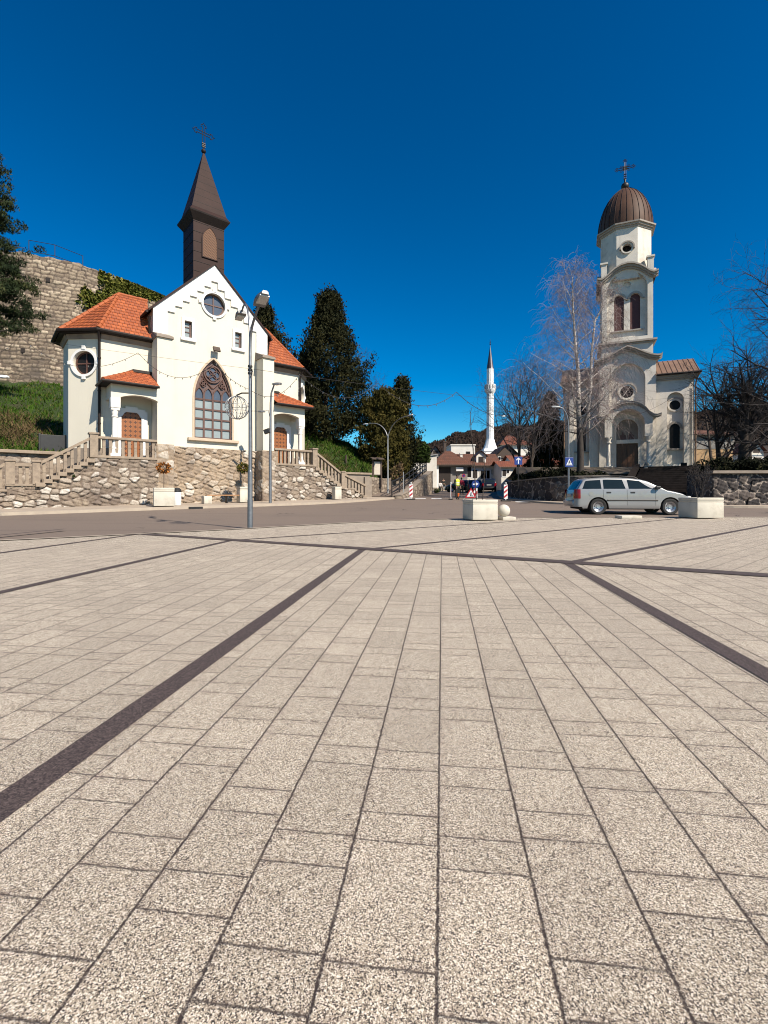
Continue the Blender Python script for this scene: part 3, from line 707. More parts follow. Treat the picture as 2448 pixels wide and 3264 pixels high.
def ridge_tiles(name,p0,p1,mat_,parent,r=.11,L=.36):
    p0,p1=Vector(p0),Vector(p1); d=p1-p0; k=max(2,int(d.length/L)); b=MB()
    for i in range(k):
        a=p0+d*(i/k); c=p0+d*((i+1.06)/k); b.tube([a,a+(c-a)*.12,c],[r*1.12,r*1.05,r*.86],8)
    return b.build(name,mat_,parent,smooth=True)
# ================================================================ the white church on the left
CH=empty('white_church',O1,A1,'white church with stepped gable, orange tiled side wings and slim dark brown spire','church')
HW=3.2
# central wall with openings
aw=point_arch(-.03,1.06,3.86,6.05,8.36); rw=circle(0,11.42,.62,36)
def rect(x0,x1,z0,z1): return [(x0,z0),(x1,z0),(x1,z1),(x0,z1)]
sw=[rect(cx-.2,cx+.2,9.28,10.17) for cx in (-1.42,1.40)]
GA=13.62; GE=10.42
wall=MB(); wall.holed([(-HW,3.3),(HW,3.3),(HW,GE),(0,GA),(-HW,GE)],[aw,rw]+sw,0,.34)
wall.box(-HW,-HW+.02,.02,10,3.3,GE-.1); wall.box(HW-.02,HW,.02,10,3.3,GE-.1); wall.xz([(-HW,3.3),(HW,3.3),(HW,GE),(0,GA),(-HW,GE)],10,10.1)
wall.box(-HW+.03,HW-.03,.5,.55,3.3,9.6)
wl=wall.build('wall',M['plaster'],CH)
# stepped white upper layer
pr=[(-HW-.005,9.05),(-2.52,9.05)]
for k in range(6):
    x=-2.5+.385*k; z=10.44+.377*k; pr+=[(x,z),(x+.385,z)] if k else [(-2.52,z),(x+.385,z)]
L=[(-HW-.005,9.05),(-2.5,9.05),(-2.5,10.44)]
for k in range(6):
    x=-2.5+.385*(k+1); L+=[(x,10.44+.377*k),(x,10.44+.377*(k+1))]
full=L+[(-x,z) for x,z in reversed(L)]+[(HW+.005,GE+.02),(0,GA+.02),(-HW-.005,GE+.02)]
MB().xz(full,-.085,-.004).build('stepped_gable',M['white_plaster'],CH)
# verge roof
def nave_roof():
    b=MB(); th=.13; s=(GA-GE)/HW; o=.16
    for sg in (-1,1):
        e=(sg*(HW+.24),GE-s*.24); 
        b.hexa([(e[0],-o,e[1]+.02),(0,-o,GA+.02),(0,10.3,GA+.02),(e[0],10.3,e[1]+.02)],[(e[0],-o,e[1]+.02+th),(0,-o,GA+.02+th),(0,10.3,GA+.02+th),(e[0],10.3,e[1]+.02+th)])
    return b
RF=nave_roof().build('roof',M['brown_metal'],CH)
for sg in (-1,1):
    b=MB(); e=(sg*(HW+.25),GE-.23); b.tube([(e[0]+sg*.05,-.1,e[1]),(e[0]+sg*.05,10,e[1])],.07,8); b.build('gutter',M['dark_trim'],RF)
# arched window
W=empty('arched_window'); W.parent=CH
def off_arch(d): return point_arch(-.03,1.06-d,3.86+d,6.05,8.36-d*1.35)
b=MB(); b.ring_xz(point_arch(-.03,1.06+.10,3.86,6.05,8.36+.14),aw,-.035,.01,closed=True); b.build('surround',M['sandtrim'],W)
b=MB(); b.ring_xz(aw,off_arch(.085),.10,.24)
for x in (-.53,-.03,.47): b.box(x-.045,x+.045,.11,.22,3.9,6.1)
for z in (4.43,4.97,5.51,6.05): b.box(-1.05,.99,.115,.215,z-.045,z+.045)
for cx in (-.79,-.285,.22,.725):
    b.ring_xz(point_arch(cx,.25,6.05,6.28,6.75,8),point_arch(cx,.205,6.06,6.28,6.68,8),.10,.225)
b.ring_xz(circle(-.03,7.52,.50,30),circle(-.03,7.52,.43,30),.09,.225)
for k in range(4):
    a=math.pi/2*k; b.ring_xz(circle(-.03+.19*math.cos(a),7.52+.19*math.sin(a),.215,18),circle(-.03+.19*math.cos(a),7.52+.19*math.sin(a),.18,18),.10,.2)
for cx in (-.56,.50):
    for k in range(4):
        a=math.pi/2*k; b.ring_xz(circle(cx+.085*math.cos(a),6.93+.085*math.sin(a),.10,14),circle(cx+.085*math.cos(a),6.93+.085*math.sin(a),.07,14),.10,.2)
for sg in (-1,1):
    b.tube([(-.03+sg*.02,.16,6.72),(-.03+sg*.33,.16,7.02),(-.03+sg*.60,.16,7.35)],.035,6); b.tube([(-.03+sg*1.0,.16,6.35),(-.03+sg*.75,.16,6.7),(-.03+sg*.55,.16,7.25)],.03,6)
b.build('frame',M['wood_dark'],W)
g1=MB(); g1.box(-1.03,.97,.17,.18,3.9,6.05); g1.build('pane',M['frosted'],W)
g1=MB(); 
for cx in (-.79,-.285,.22,.725): g1.xz(point_arch(cx,.21,6.07,6.28,6.70,8),.165,.178)
for k in range(4):
    a=math.pi/2*k; g1.xz(circle(-.03+.19*math.cos(a),7.52+.19*math.sin(a),.19,18),.168+.001*k,.178)
g1.build('pane',M['frosted_dark'],W)
g1=MB(); g1.xz(point_arch(-.03,1.02,6.07,6.08,8.3,10),.19,.2); g1.build('pane',M['brownpane'],W)
MB().cbox(-1.46,1.38,-.2,.12,3.70,3.86,.02).build('sill',M['sandtrim'],W)
# small windows
for i,cx in enumerate((-1.42,1.40)):
    w_=empty('small_window'); w_.parent=CH
    b=MB(); b.ring_xz(rect(cx-.34,cx+.34,9.22,10.34),rect(cx-.2,cx+.2,9.28,10.17),-.05,.0); b.build('surround',M['white_plaster'],w_)
    MB().cbox(cx-.40,cx+.40,-.13,.02,9.07,9.22,.015).build('sill',M['white_plaster'],w_)
    b=MB(); b.ring_xz(rect(cx-.2,cx+.2,9.28,10.17),rect(cx-.14,cx+.14,9.34,10.11),.12,.2)
    for z in (9.6,9.86): b.box(cx-.15,cx+.15,.125,.19,z-.025,z+.025)
    b.box(cx+.11,cx+.145,.122,.192,9.3,10.15)
    b.build('frame',M['wood_dark'],w_); MB().box(cx-.19,cx+.19,.16,.17,9.3,10.15).build('pane',M['frosted'],w_)
# round gable window
def round_window(parent,cx,cz,ro,ri,mtx=None,glass='glass'):
    w_=empty('round_window'); w_.parent=parent
    b=MB(mtx); b.ring_xz(circle(cx,cz,ro,40),circle(cx,cz,ri,40),-.075,.0)
    for k in range(4):
        a=math.pi/2*k; x,z=cx+(ro+.035)*math.cos(a),cz+(ro+.035)*math.sin(a); b.cbox(x-.09,x+.09,-.10,.0,z-.09,z+.09,.01)
    b.build('surround',M['white_plaster'],w_)
    b=MB(mtx); b.ring_xz(circle(cx,cz,ri,36),circle(cx,cz,ri-.08,36),.14,.22); b.box(cx-.03,cx+.03,.145,.2,cz-ri+.05,cz+ri-.05); b.box(cx-ri+.05,cx+ri-.05,.147,.198,cz-.03,cz+.03); b.build('frame',M['wood_dark'],w_)
    b=MB(mtx); b.xz(circle(cx,cz,ri-.02,32),.18,.19); b.build('pane',M[glass],w_)
round_window(CH,0,11.42,.74,.62,None,'frosted_dark')
# floodlight above the window
F_=empty('floodlight'); F_.parent=CH
MB(Matrix.Translation((0.03,-.30,8.86))@Matrix.Rotation(R(-28),4,'X')).cbox(-.20,.20,-.05,.05,-.15,.15,.02).build('housing',M['boardwood'],F_)
MB().box(-.02,.08,-.28,-.002,8.82,8.87).build('bracket',M['iron'],F_)
# bell tower
TW=empty('bell_tower'); TW.parent=CH
t=MB(); 
t.box(-.88,.88,.8,2.56,11.2,16.45); t.build('tower_wall',M['brown_metal'],TW)
t=MB()
for k in range(8):
    z=12.3+.56*k
    for (x0,x1,y0,y1) in ((-.89,.89,.785,.81),(-.895,-.87,.81,2.55),(.87,.895,.81,2.55)): t.box(x0,x1,y0,y1,z-.012,z+.012)
t.build('sheet_seam',M['dark_trim'],TW)
lo=point_arch(.04,.40,14.35,15.35,16.1)
b=MB(); b.ring_xz(point_arch(.04,.46,14.30,15.35,16.2),lo,.74,.80); b.build('louvre_frame',M['brown_metal'],TW)
b=MB(); b.xz(lo,.765,.797); b.build('louvre',M['lattice'],TW)
def frust(b,h0,z0,h1,z1,cy=1.68): b.hexa([(-h0,cy-h0,z0),(h0,cy-h0,z0),(h0,cy+h0,z0),(-h0,cy+h0,z0)],[(-h1,cy-h1,z1),(h1,cy-h1,z1),(h1,cy+h1,z1),(-h1,cy+h1,z1)])
b=MB(); frust(b,.885,16.28,1.14,16.66); frust(b,1.14,16.663,1.16,16.74); b.build('eave',M['dark_trim'],TW)
SP=MB(); frust(SP,1.13,16.743,.98,17.0); frust(SP,.98,17.003,.045,20.85); sp=SP.build('spire',M['brown_metal'],TW)
b=MB()
for k in range(7):
    z=17.35+.47*k; h=.98+(.045-.98)*(z-17)/3.85+.006; h2=.98+(.045-.98)*(z+.02-17)/3.85+.006; frust(b,h,z,h2,z+.02)
b.build('sheet_seam',M['dark_trim'],TW)
b=MB(); b.sphere((0,1.68,21.0),.135,16,10); b.tube([(0,1.68,20.8),(0,1.68,21.5)],.035,8); b.build('finial_ball',M['dark_trim'],TW,smooth=True)
# openwork cross
def outline_cross(b,cx,cy,z0,zc,zt,arm,w=.075,r=.022):
    for x in (-w,w): b.tube([(cx+x,cy,z0),(cx+x,cy,zt)],r,6)
    for z in (-w,w): b.tube([(cx-arm,cy,zc+z),(cx+arm,cy,zc+z)],r,6)
    def trefoil(px,pz,dx,dz):
        nx,nz=-dz,dx; pts=[(px+nx*w,pz+nz*w),(px+nx*w*2.1-dx*.02,pz+nz*w*2.1-dz*.02),(px+nx*w*1.8+dx*.11,pz+nz*w*1.8+dz*.11),(px+nx*w*.7+dx*.13,pz+nz*w*.7+dz*.13),(px+dx*.25,pz+dz*.25),(px-nx*w*.7+dx*.13,pz-nz*w*.7+dz*.13),(px-nx*w*1.8+dx*.11,pz-nz*w*1.8+dz*.11),(px-nx*w*2.1-dx*.02,pz-nz*w*2.1-dz*.02),(px-nx*w,pz-nz*w)]
        b.tube([(x,cy,z) for x,z in pts],r,6)
    trefoil(cx,zt,0,1); trefoil(cx-arm,zc,-1,0); trefoil(cx+arm,zc,1,0)
    for z in (z0+.05,z0+.15,z0+.25): b.box(cx-w-.03,cx+w+.03,cy-.04,cy+.04,z-.02,z+.02)
b=MB(); outline_cross(b,0,1.68,21.2,22.05,22.42,.40); b.build('cross',M['iron'],TW)
# buttresses, wings, porches (both sides)
def side(sg):
    Mm=Matrix.Diagonal((sg,1,1,1))
    bt=MB(Mm); bt.box(2.52,3.22,-.92,.0,3.3,8.75); bo=bt.build('buttress',M['plaster'],CH)
    b=MB(Mm); b.hexa([(2.44,-1.02,8.72),(3.28,-1.02,8.72),(3.28,.0,8.72),(2.44,.0,8.72)],[(2.46,-1.0,8.84),(3.26,-1.0,8.84),(3.26,.0,9.22),(2.46,.0,9.22)]); b.build('cap',M['retain'],bo)
    # wing
    P=[(3.2,.25),(5.5,.25),(6.7,1.45),(6.7,3.35),(5.5,4.55),(3.2,4.55)]
    wg=empty('side_wing'); wg.parent=CH
    b=MB(Mm)
    hz=7.25; fl=math.hypot(1.2,1.2)
    for i,(p,q) in enumerate(zip(P,P[1:])):
        if i==1:
            d=Vector((q[0]-p[0],q[1]-p[1])).normalized(); ang=math.atan2(d.y,d.x)
            Mt=Mm@Matrix.Translation((p[0],p[1],0))@Matrix.Rotation(ang,4,'Z')
            b.holed([(0,3.05),(fl,3.05),(fl,8.75),(0,8.75)],[circle(fl/2,hz,.58,36)],0,.3,Mt); MF=Mt
        else:
            b.add([(p[0],p[1],3.05),(q[0],q[1],3.05),(q[0],q[1],8.75),(p[0],p[1],8.75)],[(0,1,2,3)])
    b.build('wing_wall',M['plaster'],wg,fix=False)
    b=MB(Mm)
    for i,(p,q) in enumerate(zip(P,P[1:])): b.add([(p[0]+.05,p[1]-.05,.0),(q[0]+.05,q[1]-.05,.0),(q[0]+.05,q[1]-.05,3.04),(p[0]+.05,p[1]-.05,3.04)],[(0,1,2,3)])
    b.xy([(x+.04,y-.04) for x,y in P],3.035,3.045); b.build('wing_plinth',M['retain'],wg,fix=False)
    round_window(wg,fl/2,hz,.70,.58,MF,'glass_dark')
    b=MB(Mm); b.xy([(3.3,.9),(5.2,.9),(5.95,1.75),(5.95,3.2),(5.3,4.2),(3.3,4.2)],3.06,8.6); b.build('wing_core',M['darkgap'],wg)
    # eaves
    E=[(3.2,-.13),(5.66,-.13),(7.07,1.29),(7.07,3.51),(5.66,4.93),(3.2,4.93)]; ez=8.74
    b=MB(Mm); b.xy([(x,y) for x,y in E],ez-.10,ez-.02); b.build('eave_board',M['dark_trim'],wg)
    b=MB(Mm)
    for (p,q) in zip(P,P[1:]):
        d=Vector((q[0]-p[0],q[1]-p[1])).normalized(); nx,ny=d.y,-d.x
        b.hexa([(p[0],p[1],ez-.32),(q[0],q[1],ez-.32),(q[0]+nx*.06,q[1]+ny*.06,ez-.32),(p[0]+nx*.06,p[1]+ny*.06,ez-.32)],[(p[0],p[1],ez-.11),(q[0],q[1],ez-.11),(q[0]+nx*.16,q[1]+ny*.16,ez-.11),(p[0]+nx*.16,p[1]+ny*.16,ez-.11)])
    b.build('cornice',M['retain'],wg)
    b=MB(Mm); b.tube([(x*1.012,y-.03 if y<2 else y+.03,ez+.0) for x,y in E],.085,8); b.build('gutter',M['dark_trim'],wg)
    A=(4.3,2.4,11.62);B=(2.9,2.4,11.62); wr=empty('wing_roof'); wr.parent=CH
    e3=[(x,y,ez+.05) for x,y in E]; mm=lambda p:tuple(Mm@Vector(p))
    sl=(11.62-ez)/2.53
    def gclip(y): return 3.2
    roof('tile_slope',mm(e3[0]),mm(e3[1]),mm(A),mm(B),13,M['tile'],wr)
    for i in (1,2,3): roof('tile_slope',mm(e3[i]),mm(e3[i+1]),mm(A),mm(A),13,M['tile'],wr)
    roof('tile_slope',mm(e3[4]),mm(e3[5]),mm(B),mm(A),13,M['tile'],wr)
    for i in (1,2,3,4): ridge_tiles('ridge_tile',mm(e3[i]),mm(A),M['ridge'],wr)
    ridge_tiles('ridge_tile',mm(A),mm(B),M['ridge'],wr)
    # rainwater pipe at the wing corner
    b=MB(Mm); b.tube([(5.66,-.13,ez-.06),(5.60,.05,ez-.35),(5.58,.14,ez-.6),(5.58,.14,3.0)],.062,8)
    for z in (4.2,5.8,7.4): b.lathe([(.08,z),(.08,z+.07)],10,(5.58,.14))
    b.build('downpipe',M['dark_trim'],wg,smooth=True)
    b=MB(Mm); b.tube([(3.34,-.02,10.0),(3.34,.12,9.6),(3.30,.16,8.9)],.06,8); b.build('downpipe',M['dark_trim'],wg,smooth=True)
    # porch
    pc=empty('porch'); pc.parent=CH
    b=MB(Mm)
    seg=arc(4.05,2.55,3.0,0,180,2)
    rr=2.1; hw=.82; cz=5.62-rr; a0=math.degrees(math.acos(hw/rr))
    ar=arc(4.04,cz,rr,a0,180-a0,10)        # right springing -> left
    b.xz([(3.2,6.06),(3.2,5.38)]+list(reversed(ar))[::1]+[(4.88,5.38),(5.28,5.38),(5.28,6.06)],-.95,-.62)
    b.box(4.98,5.28,-.62,.25,5.40,6.06)
    b.box(3.2,5.26,-.61,.25,5.92,6.05); b.build('beam',M['plaster'],pc)
    c=MB(Mm); c.cbox(4.87,5.29,-.97,-.55,4.92,5.40,.015); c.cbox(4.90,5.26,-.94,-.58,4.80,4.92,.015)
    c.lathe([(.10,4.45),(.145,4.5),(.12,4.56),(.125,4.6),(.17,4.78),(.17,4.8)],20,(5.08,-.76)); c.lathe([(.135,3.12),(.125,3.6),(.112,4.45)],20,(5.08,-.76))
    c.lathe([(.16,2.95),(.16,3.02),(.14,3.06),(.14,3.12)],20,(5.08,-.76)); c.lathe([(.24,2.72),(.16,2.95)],4,(5.08,-.76),ph=math.pi/4); c.cbox(4.86,5.30,-.98,-.54,2.5,2.72,.015)
    c.build('column',M['trim'],pc,smooth=35)
    fe=[(3.22,-1.30,6.12),(5.66,-1.30,6.12),(5.66,.25,6.12)]
    b=MB(Mm); b.box(3.24,5.62,-1.26,.24,6.05,6.11); b.tube([(3.22,-1.33,6.08),(5.69,-1.33,6.08),(5.69,.22,6.08)],.065,8); b.build('gutter',M['dark_trim'],pc)
    roof('tile_slope',mm(fe[0]),mm(fe[1]),mm((4.05,.24,7.02)),mm((3.22,.24,7.02)),7,M['tile'],pc)
    roof('tile_slope',mm(fe[1]),mm(fe[2]),mm((4.05,.24,7.02)),mm((4.05,.24,7.02)),7,M['tile'],pc)
    ridge_tiles('ridge_tile',mm(fe[1]),mm((4.05,.24,7.02)),M['ridge'],pc,.10)
    b=MB(Mm); b.hexa([(3.22,.1,7.0),(4.08,.1,7.0),(4.08,.25,7.0),(3.22,.25,7.0)],[(3.22,.12,7.14),(4.1,.12,7.14),(4.1,.25,7.14),(3.22,.25,7.14)]); b.tube([(4.08,.18,7.1),(5.62,.2,6.25)],.05,6); b.build('flashing',M['dark_trim'],pc)
    # door
    dx=4.17; dz=2.52
    dp=[(dx-.46,dz),(dx+.46,dz),(dx+.46,4.68),(dx+.40,4.72),(dx+.34,4.84),(dx+.24,4.92),(dx-.24,4.92),(dx-.34,4.84),(dx-.40,4.72),(dx-.46,4.68)]
    b=MB(Mm); b.xz(dp,.17,.24); d_=b.build('door',M['door'],pc)
    b=MB(Mm); b.sphere((dx-.36,.13,3.55),.04,10,8); b.build('handle',M['iron'],d_,smooth=True)
    tr_=[(dx-.74,dz),(dx+.74,dz),(dx+.74,5.0),(dx+.64,5.0),(dx+.64,5.1),(dx+.28,5.1),(dx+.28,5.2),(dx-.28,5.2),(dx-.28,5.1),(dx-.64,5.1),(dx-.64,5.0),(dx-.74,5.0)]
    b=MB(Mm); b.holed(tr_,[dp],.08,.165); b.build('door_surround',M['white_plaster'],pc)
side(-1); side(1)
# stone base of the gable
b=empty('stone_base'); b.parent=CH
def loc_wall(x0,x1,y): return straight((x0,y),(x1,y))
fn,L=loc_wall(-2.55,2.55,-.06)
stone('rubble_face',fn,0,L,lambda s:-.1,lambda s:3.32,M['rubble_base'],(.46,.33),.15,.035,.3,3,b)
for sg in (-1,1):
    for (p,q) in ((( -3.28,-.98),(-2.46,-.98)),((-2.46,-.98),(-2.46,.0)),((-3.28,.25),(-3.28,-.98))):
        if sg==1: p,q=(-q[0],q[1]),(-p[0],p[1])
        fn,L=straight(p,q); stone('rubble_face',fn,0,L,lambda s:-.1,lambda s:3.31,M['rubble_base'],(.5,.42),.07,.04,.2,int(21+sg*3+p[0]),b)
    xx=(-3.27,-2.47) if sg<0 else (2.47,3.27)
    MB().box(xx[0],xx[1],-.97,.0,3.22,3.30).build('buttress_top',M['sandtrim'],b)
# ================================================================ terraces with stairs and balustrades
def terrace(sg,label,blabel,ground,seedb):
    T=empty('terrace_wall',O1,A1,label,'wall'); Mm=Matrix.Diagonal((sg,1,1,1)); z0=2.45
    low=1.15; x1,x2,x3=5.98,8.12,9.05
    gend=ground
    x4=x3+(low-gend)/.65
    def topz(x):
        if x<=x1: return z0
        if x<=x2: return z0+(low-z0)*(x-x1)/(x2-x1)-.12
        if x<=x3: return low-.03
        return max(gend-.2,low-(x-x3)*.65-.12)
    xa=3.2
    if sg<0: fn,L=straight((-x4,-.95),(-xa,-.95)); tp=lambda s:topz(x4-s)
    else: fn,L=straight((xa,-.95),(x4,-.95)); tp=lambda s:topz(xa+s)
    stone('rubble_face',fn,0,L,lambda s:-.15,tp,M['rubble'],(.40,.26),.15,.036,.4,seedb,T)
    b=MB(Mm); b.box(3.2,6.2,-.93,1.4,2.40,2.50); b.build('terrace_floor',M['balustone'],T)
    st=MB(Mm); n=8; dz=(z0-low)/n
    for i in range(n):
        xs_=x1+(x2-x1)*i/n; st.cbox(xs_-.02,xs_+(x2-x1)/n+.05,-1.15,1.1,z0-dz*(i+1)-.05,z0-dz*(i+.15),.02)
    st.cbox(x2-.02,x3+.1,-1.0,1.1,low-.16,low,.02)
    k=int((low-gend)/dz); 
    for i in range(k):
        xs_=x3+.3*i; st.cbox(xs_+.08,xs_+.42,-1.15,1.1,low-dz*(i+1)-.10,low-dz*(i+1),.02)
    st.build('stairs',M['balustone'],T)
    # balustrade
    B_=empty('stone_balustrade',O1,A1,blabel,'balustrade')
    def post(x,z,h=1.0,w=.17):
        q=MB(Mm); q.cbox(x-w,x+w,-.93-.13,-.93+.21,z,z+h,.012); q.cbox(x-w-.04,x+w+.04,-.93-.17,-.93+.25,z+h,z+h+.09,.02); return q.build('post',M['balustone'],B_)
    def baluster(x,z,h):
        q=MB(Mm); w=.062
        for a,c_,ww in ((0,.1,w*1.15),(.1,h*.5-.02,w),(h*.5-.02,h*.5+.02,w*.86),(h*.5+.02,h-.06,w),(h-.06,h,w*1.15)): q.box(x-ww,x+ww,-.86-ww,-.86+ww,z+a,z+c_)
        return q.build('baluster',M['balustone'],B_)
    b=MB(Mm); b.cbox(3.24,5.82,-1.0,-.72,3.38,3.50,.02); b.build('rail',M['balustone'],B_)
    b=MB(Mm); b.cbox(3.24,6.15,-1.06,-.68,2.48,2.60,.015); b.build('plinth',M['balustone'],B_)
    post(5.98,2.58,.98)
    for i in range(9): baluster(3.40+.27*i,2.60,.78)
    # sloping rail
    def srail(xa_,za,xb_,zb):
        q=MB(Mm); q.hexa([(xa_,-1.0,za-.14),(xb_,-1.0,zb-.14),(xb_,-.72,zb-.14),(xa_,-.72,za-.14)],[(xa_,-1.0,za),(xb_,-1.0,zb),(xb_,-.72,zb),(xa_,-.72,za)]); q.build('rail',M['balustone'],B_)
    srail(6.14,3.42,8.02,2.20)
    for i in range(7):
        x=6.3+.26*i; zz=z0-dz*(int((x-x1)/((x2-x1)/n))+.15); rz=3.42+(2.20-3.42)*(x-6.14)/1.88-.13; baluster(x,zz,rz-zz)
    post(8.14,low,1.02,.14); 
    if sg<0:
        post(x3-.02,low,1.02,.16); srail(8.27,2.12,8.9,2.12); baluster(8.45,low+.05,.9); baluster(8.68,low+.05,.9)
        b=MB(Mm); b.cbox(8.02,9.2,-1.06,-.68,low-.02,low+.08,.015); b.build('plinth',M['balustone'],B_); xs0=x3+.14
    else: xs0=8.27
    slope=.65; x=xs0; zr=low+.98; xe=x4+.0
    if sg>0: 
        x2_=8.27; xe=x2_+ (low-gend)/.65+.7
    srail(xs0,zr,xe,zr-(xe-xs0)*(low-gend+.0)/(max(.3,xe-xs0)) )
    k=int((xe-xs0)/.27)
    for i in range(k):
        xx=xs0+.16+.27*i; fr=(xx-xs0)/(xe-xs0); rz=zr-(low-gend)*fr-.13; zz=rz-.86; baluster(xx,zz,.86)
    return T
terrace(-1,'beige rubble terrace wall with stairs at the church\'s left porch, beside the white planter with rusty tree','stone balustrade climbing the left stairs of the white church',-.05,31)
terrace(1,'beige rubble terrace wall with stairs below the right porch of the white church','stone balustrade running down right from the porch door towards the street',.42,57)
# old coping wall behind the left stairs
RWL=empty('retaining_wall',O1,A1,'low rubble retaining wall with flat coping under the grass bank behind the left stairs','wall')
fn,L=straight((-17,1.45),(-6.6,1.45)); stone('rubble_face',fn,0,L,lambda s:-.1,lambda s:2.68,M['rubble'],(.42,.28),.07,.05,.3,77,RWL)
MB().cbox(-17,-6.62,1.22,1.9,2.69,2.84,.02).build('coping',M['balustone'],RWL)
RWR=empty('retaining_wall',O1,A1,'stained grey retaining wall with stone coping at the foot of the right stairs','wall')
MB().box(8.0,12.1,1.1,1.75,.0,2.18).box(11.5,12.15,.95,1.1,.0,2.0).build('wall_face',M['retain'],RWR)
MB().cbox(7.95,12.2,.98,1.9,2.185,2.33,.02).build('coping',M['balustone'],RWR)
GT=tag(MB().cbox(-7.8,-6.75,2.1,2.16,2.75,3.72,.01).cbox(-7.84,-7.76,2.08,2.18,2.7,3.76,.01).cbox(-6.8,-6.72,2.08,2.18,2.7,3.76,.01).build('black_panel',M['black_plastic'],None),'plain black upright panel beside the left corner of the white church','gate'); GT.location=O1; GT.rotation_euler=(0,0,A1)  # plain near-black panel with a post at each end
# ================================================================ the grey church on the right
C2=empty('grey_church',O2,A2,'weathered pale grey church with tall bell tower under a brown dome, behind the bare birch','church')
GP,GT_=M['grey_plaster'],M['grey_trim']
z0=3.05
def c2round(parent,cx,cz,ro,ri,y,glass='glass_dark'):
    w_=empty('round_window'); w_.parent=parent
    b=MB(); b.ring_xz(circle(cx,cz,ro,36),circle(cx,cz,ri,36),y-.10,y+.0); b.build('surround',M['grey_plaster'],w_)
    b=MB(); b.ring_xz([(x,z) for x,z in arc(cx,cz,ro+.12,-10,190,24)],[(x,z) for x,z in arc(cx,cz,ro+.003,-10,190,24)],y-.16,y,closed=False); b.build('hood',GT_,w_)
    b=MB(); b.xz(circle(cx,cz,ri+.01,32),y-.03,y-.008); b.build('pane',M[glass],w_)
    return w_
def c2arched(parent,cx,hw,zb,zs,y,fill,name='arched_window',sill=True):
    w_=empty(name); w_.parent=parent
    b=MB(); b.ring_xz(arc(cx,zs,hw+.20,0,180,18),arc(cx,zs,hw+.02,0,180,18),y-.13,y+.0,closed=False)
    for sg in (-1,1): b.box(cx+sg*(hw+.23)-.10,cx+sg*(hw+.23)+.10,y-.14,y,zs-.10,zs-.003)
    b.build('hood',GT_,w_)
    b=MB(); b.xz(round_arch(cx,hw,zb,zs),(y+.08,y-.03)[fill=='glass_dark'],(y+.10,y-.008)[fill=='glass_dark'])
    for k in range(0): pass
    pn=b.build('pane' if fill!='door_brown' else 'louvre',M[fill],w_)
    if sill: MB().cbox(cx-hw-.25,cx+hw+.25,y-.18,y+.02,zb-.13,zb,.015).build('sill',GT_,w_)
    return w_
M['fortcap']=plain('dark_weathered_stone',(.10,.085,.07),(.06,.05,.043),1.5,.95,bump=.4)
M['louvre']=plain('red_brown_louvre',(.10,.03,.026),(.075,.022,.02),4.,.7)
# --- lower tower block
tw=empty('tower_base'); tw.parent=C2
PED=[(0,13.9),(.6,13.6),(1.2,13.22),(1.65,12.98),(2.05,12.86),(2.30,12.86)]
top=[(x,z-.35) for x,z in PED]; full=[(-x,z) for x,z in reversed(top[1:])]+top
b=MB(); rec=round_arch(0,1.43,8.2,10.97,20); door_o=rect(-.87,.87,z0,5.25); ty=round_arch(0,.87,5.58,6.55,16)
b.holed([(-2.27,z0),(2.27,z0),(2.27,12.5)]+list(reversed(full))+[(-2.27,12.5)],[rec,door_o,ty],0,.36)
b.box(-2.27,-2.25,.0,4.5,z0,12.6); b.box(2.25,2.27,.0,4.5,z0,12.6); b.box(-2.2,2.2,.35,.4,5.0,12.6); b.box(-2.27,2.27,4.48,4.5,z0,12.6)
b.build('tower_wall',GP,tw)
fo=[(-x*1.12,z) for x,z in reversed(PED[1:])]+[(x*1.12,z) for x,z in PED]
def mould(b,line,y0,steps):   # stepped moulding that follows a line in the xz plane
    for dz0,dz1,pr in steps:
        o=[(x,z+dz1) for x,z in line]; i=[(x,z+dz0) for x,z in line]; b.ring_xz(o,i,y0-pr,y0+.02,closed=False)
b=MB(); mould(b,[(-2.7,12.98)]+fo+[(2.7,12.98)],0,[(-.40,-.26,.18),(-.26,-.12,.36),(-.12,.0,.52)]); b.build('pediment',GT_,tw)
b=MB()
o=[(-2.7,12.98)]+fo+[(2.7,12.98)]
b.ring_xz([(x,z+.035) for x,z in o],[(x,z+.003) for x,z in o],-.42,4.6,closed=False); b.build('pediment_cover',M['brown_metal'],tw)
b=MB()
for sg in (-1,1):
    for dz0,dz1,pr in ((12.56,12.70,.14),(12.70,12.84,.26),(12.84,12.95,.38)): b.box(min(sg*2.27,sg*(2.27+pr)),max(sg*2.27,sg*(2.27+pr)),.02,4.5,dz0,dz1)
b.build('side_cornice',GT_,tw)
c2round(tw,0,9.9,.70,.54,.35,'glass_dark')
# door and painted tympanum
d=empty('door'); d.parent=tw
MB().box(-.85,-.01,.14,.2,z0,5.24).build('door_leaf',M['door_brown'],d); MB().box(.01,.85,.14,.2,z0,5.24).build('door_leaf',M['door_brown'],d)
b=MB()
for x in (-.66,-.2,.2,.66):
    for za,zb in ((3.25,4.0),(4.15,5.05)): b.box(x-.16,x+.16,.115,.14,za,zb)
b.build('door_panel',M['door_brown'],d)
b=MB(); b.ring_xz(round_arch(0,.98,5.40,6.55,16),ty,-.06,.0); b.box(-.98,.98,-.05,.0,5.26,5.41); b.build('door_surround',GP,tw)
MB().xz(ty,.2,.22).build('tympanum',M['retain'],tw)
b=MB()
for cx in (-.32,.3): b.xz([(cx-.26,5.62),(cx+.26,5.62),(cx+.24,6.0),(cx+.1,6.08),(cx+.04,6.3),(cx-.06,6.3),(cx-.1,6.08),(cx-.24,6.02)],.185,.2)
b.build('wall_painting',M['wood_dark'],tw)
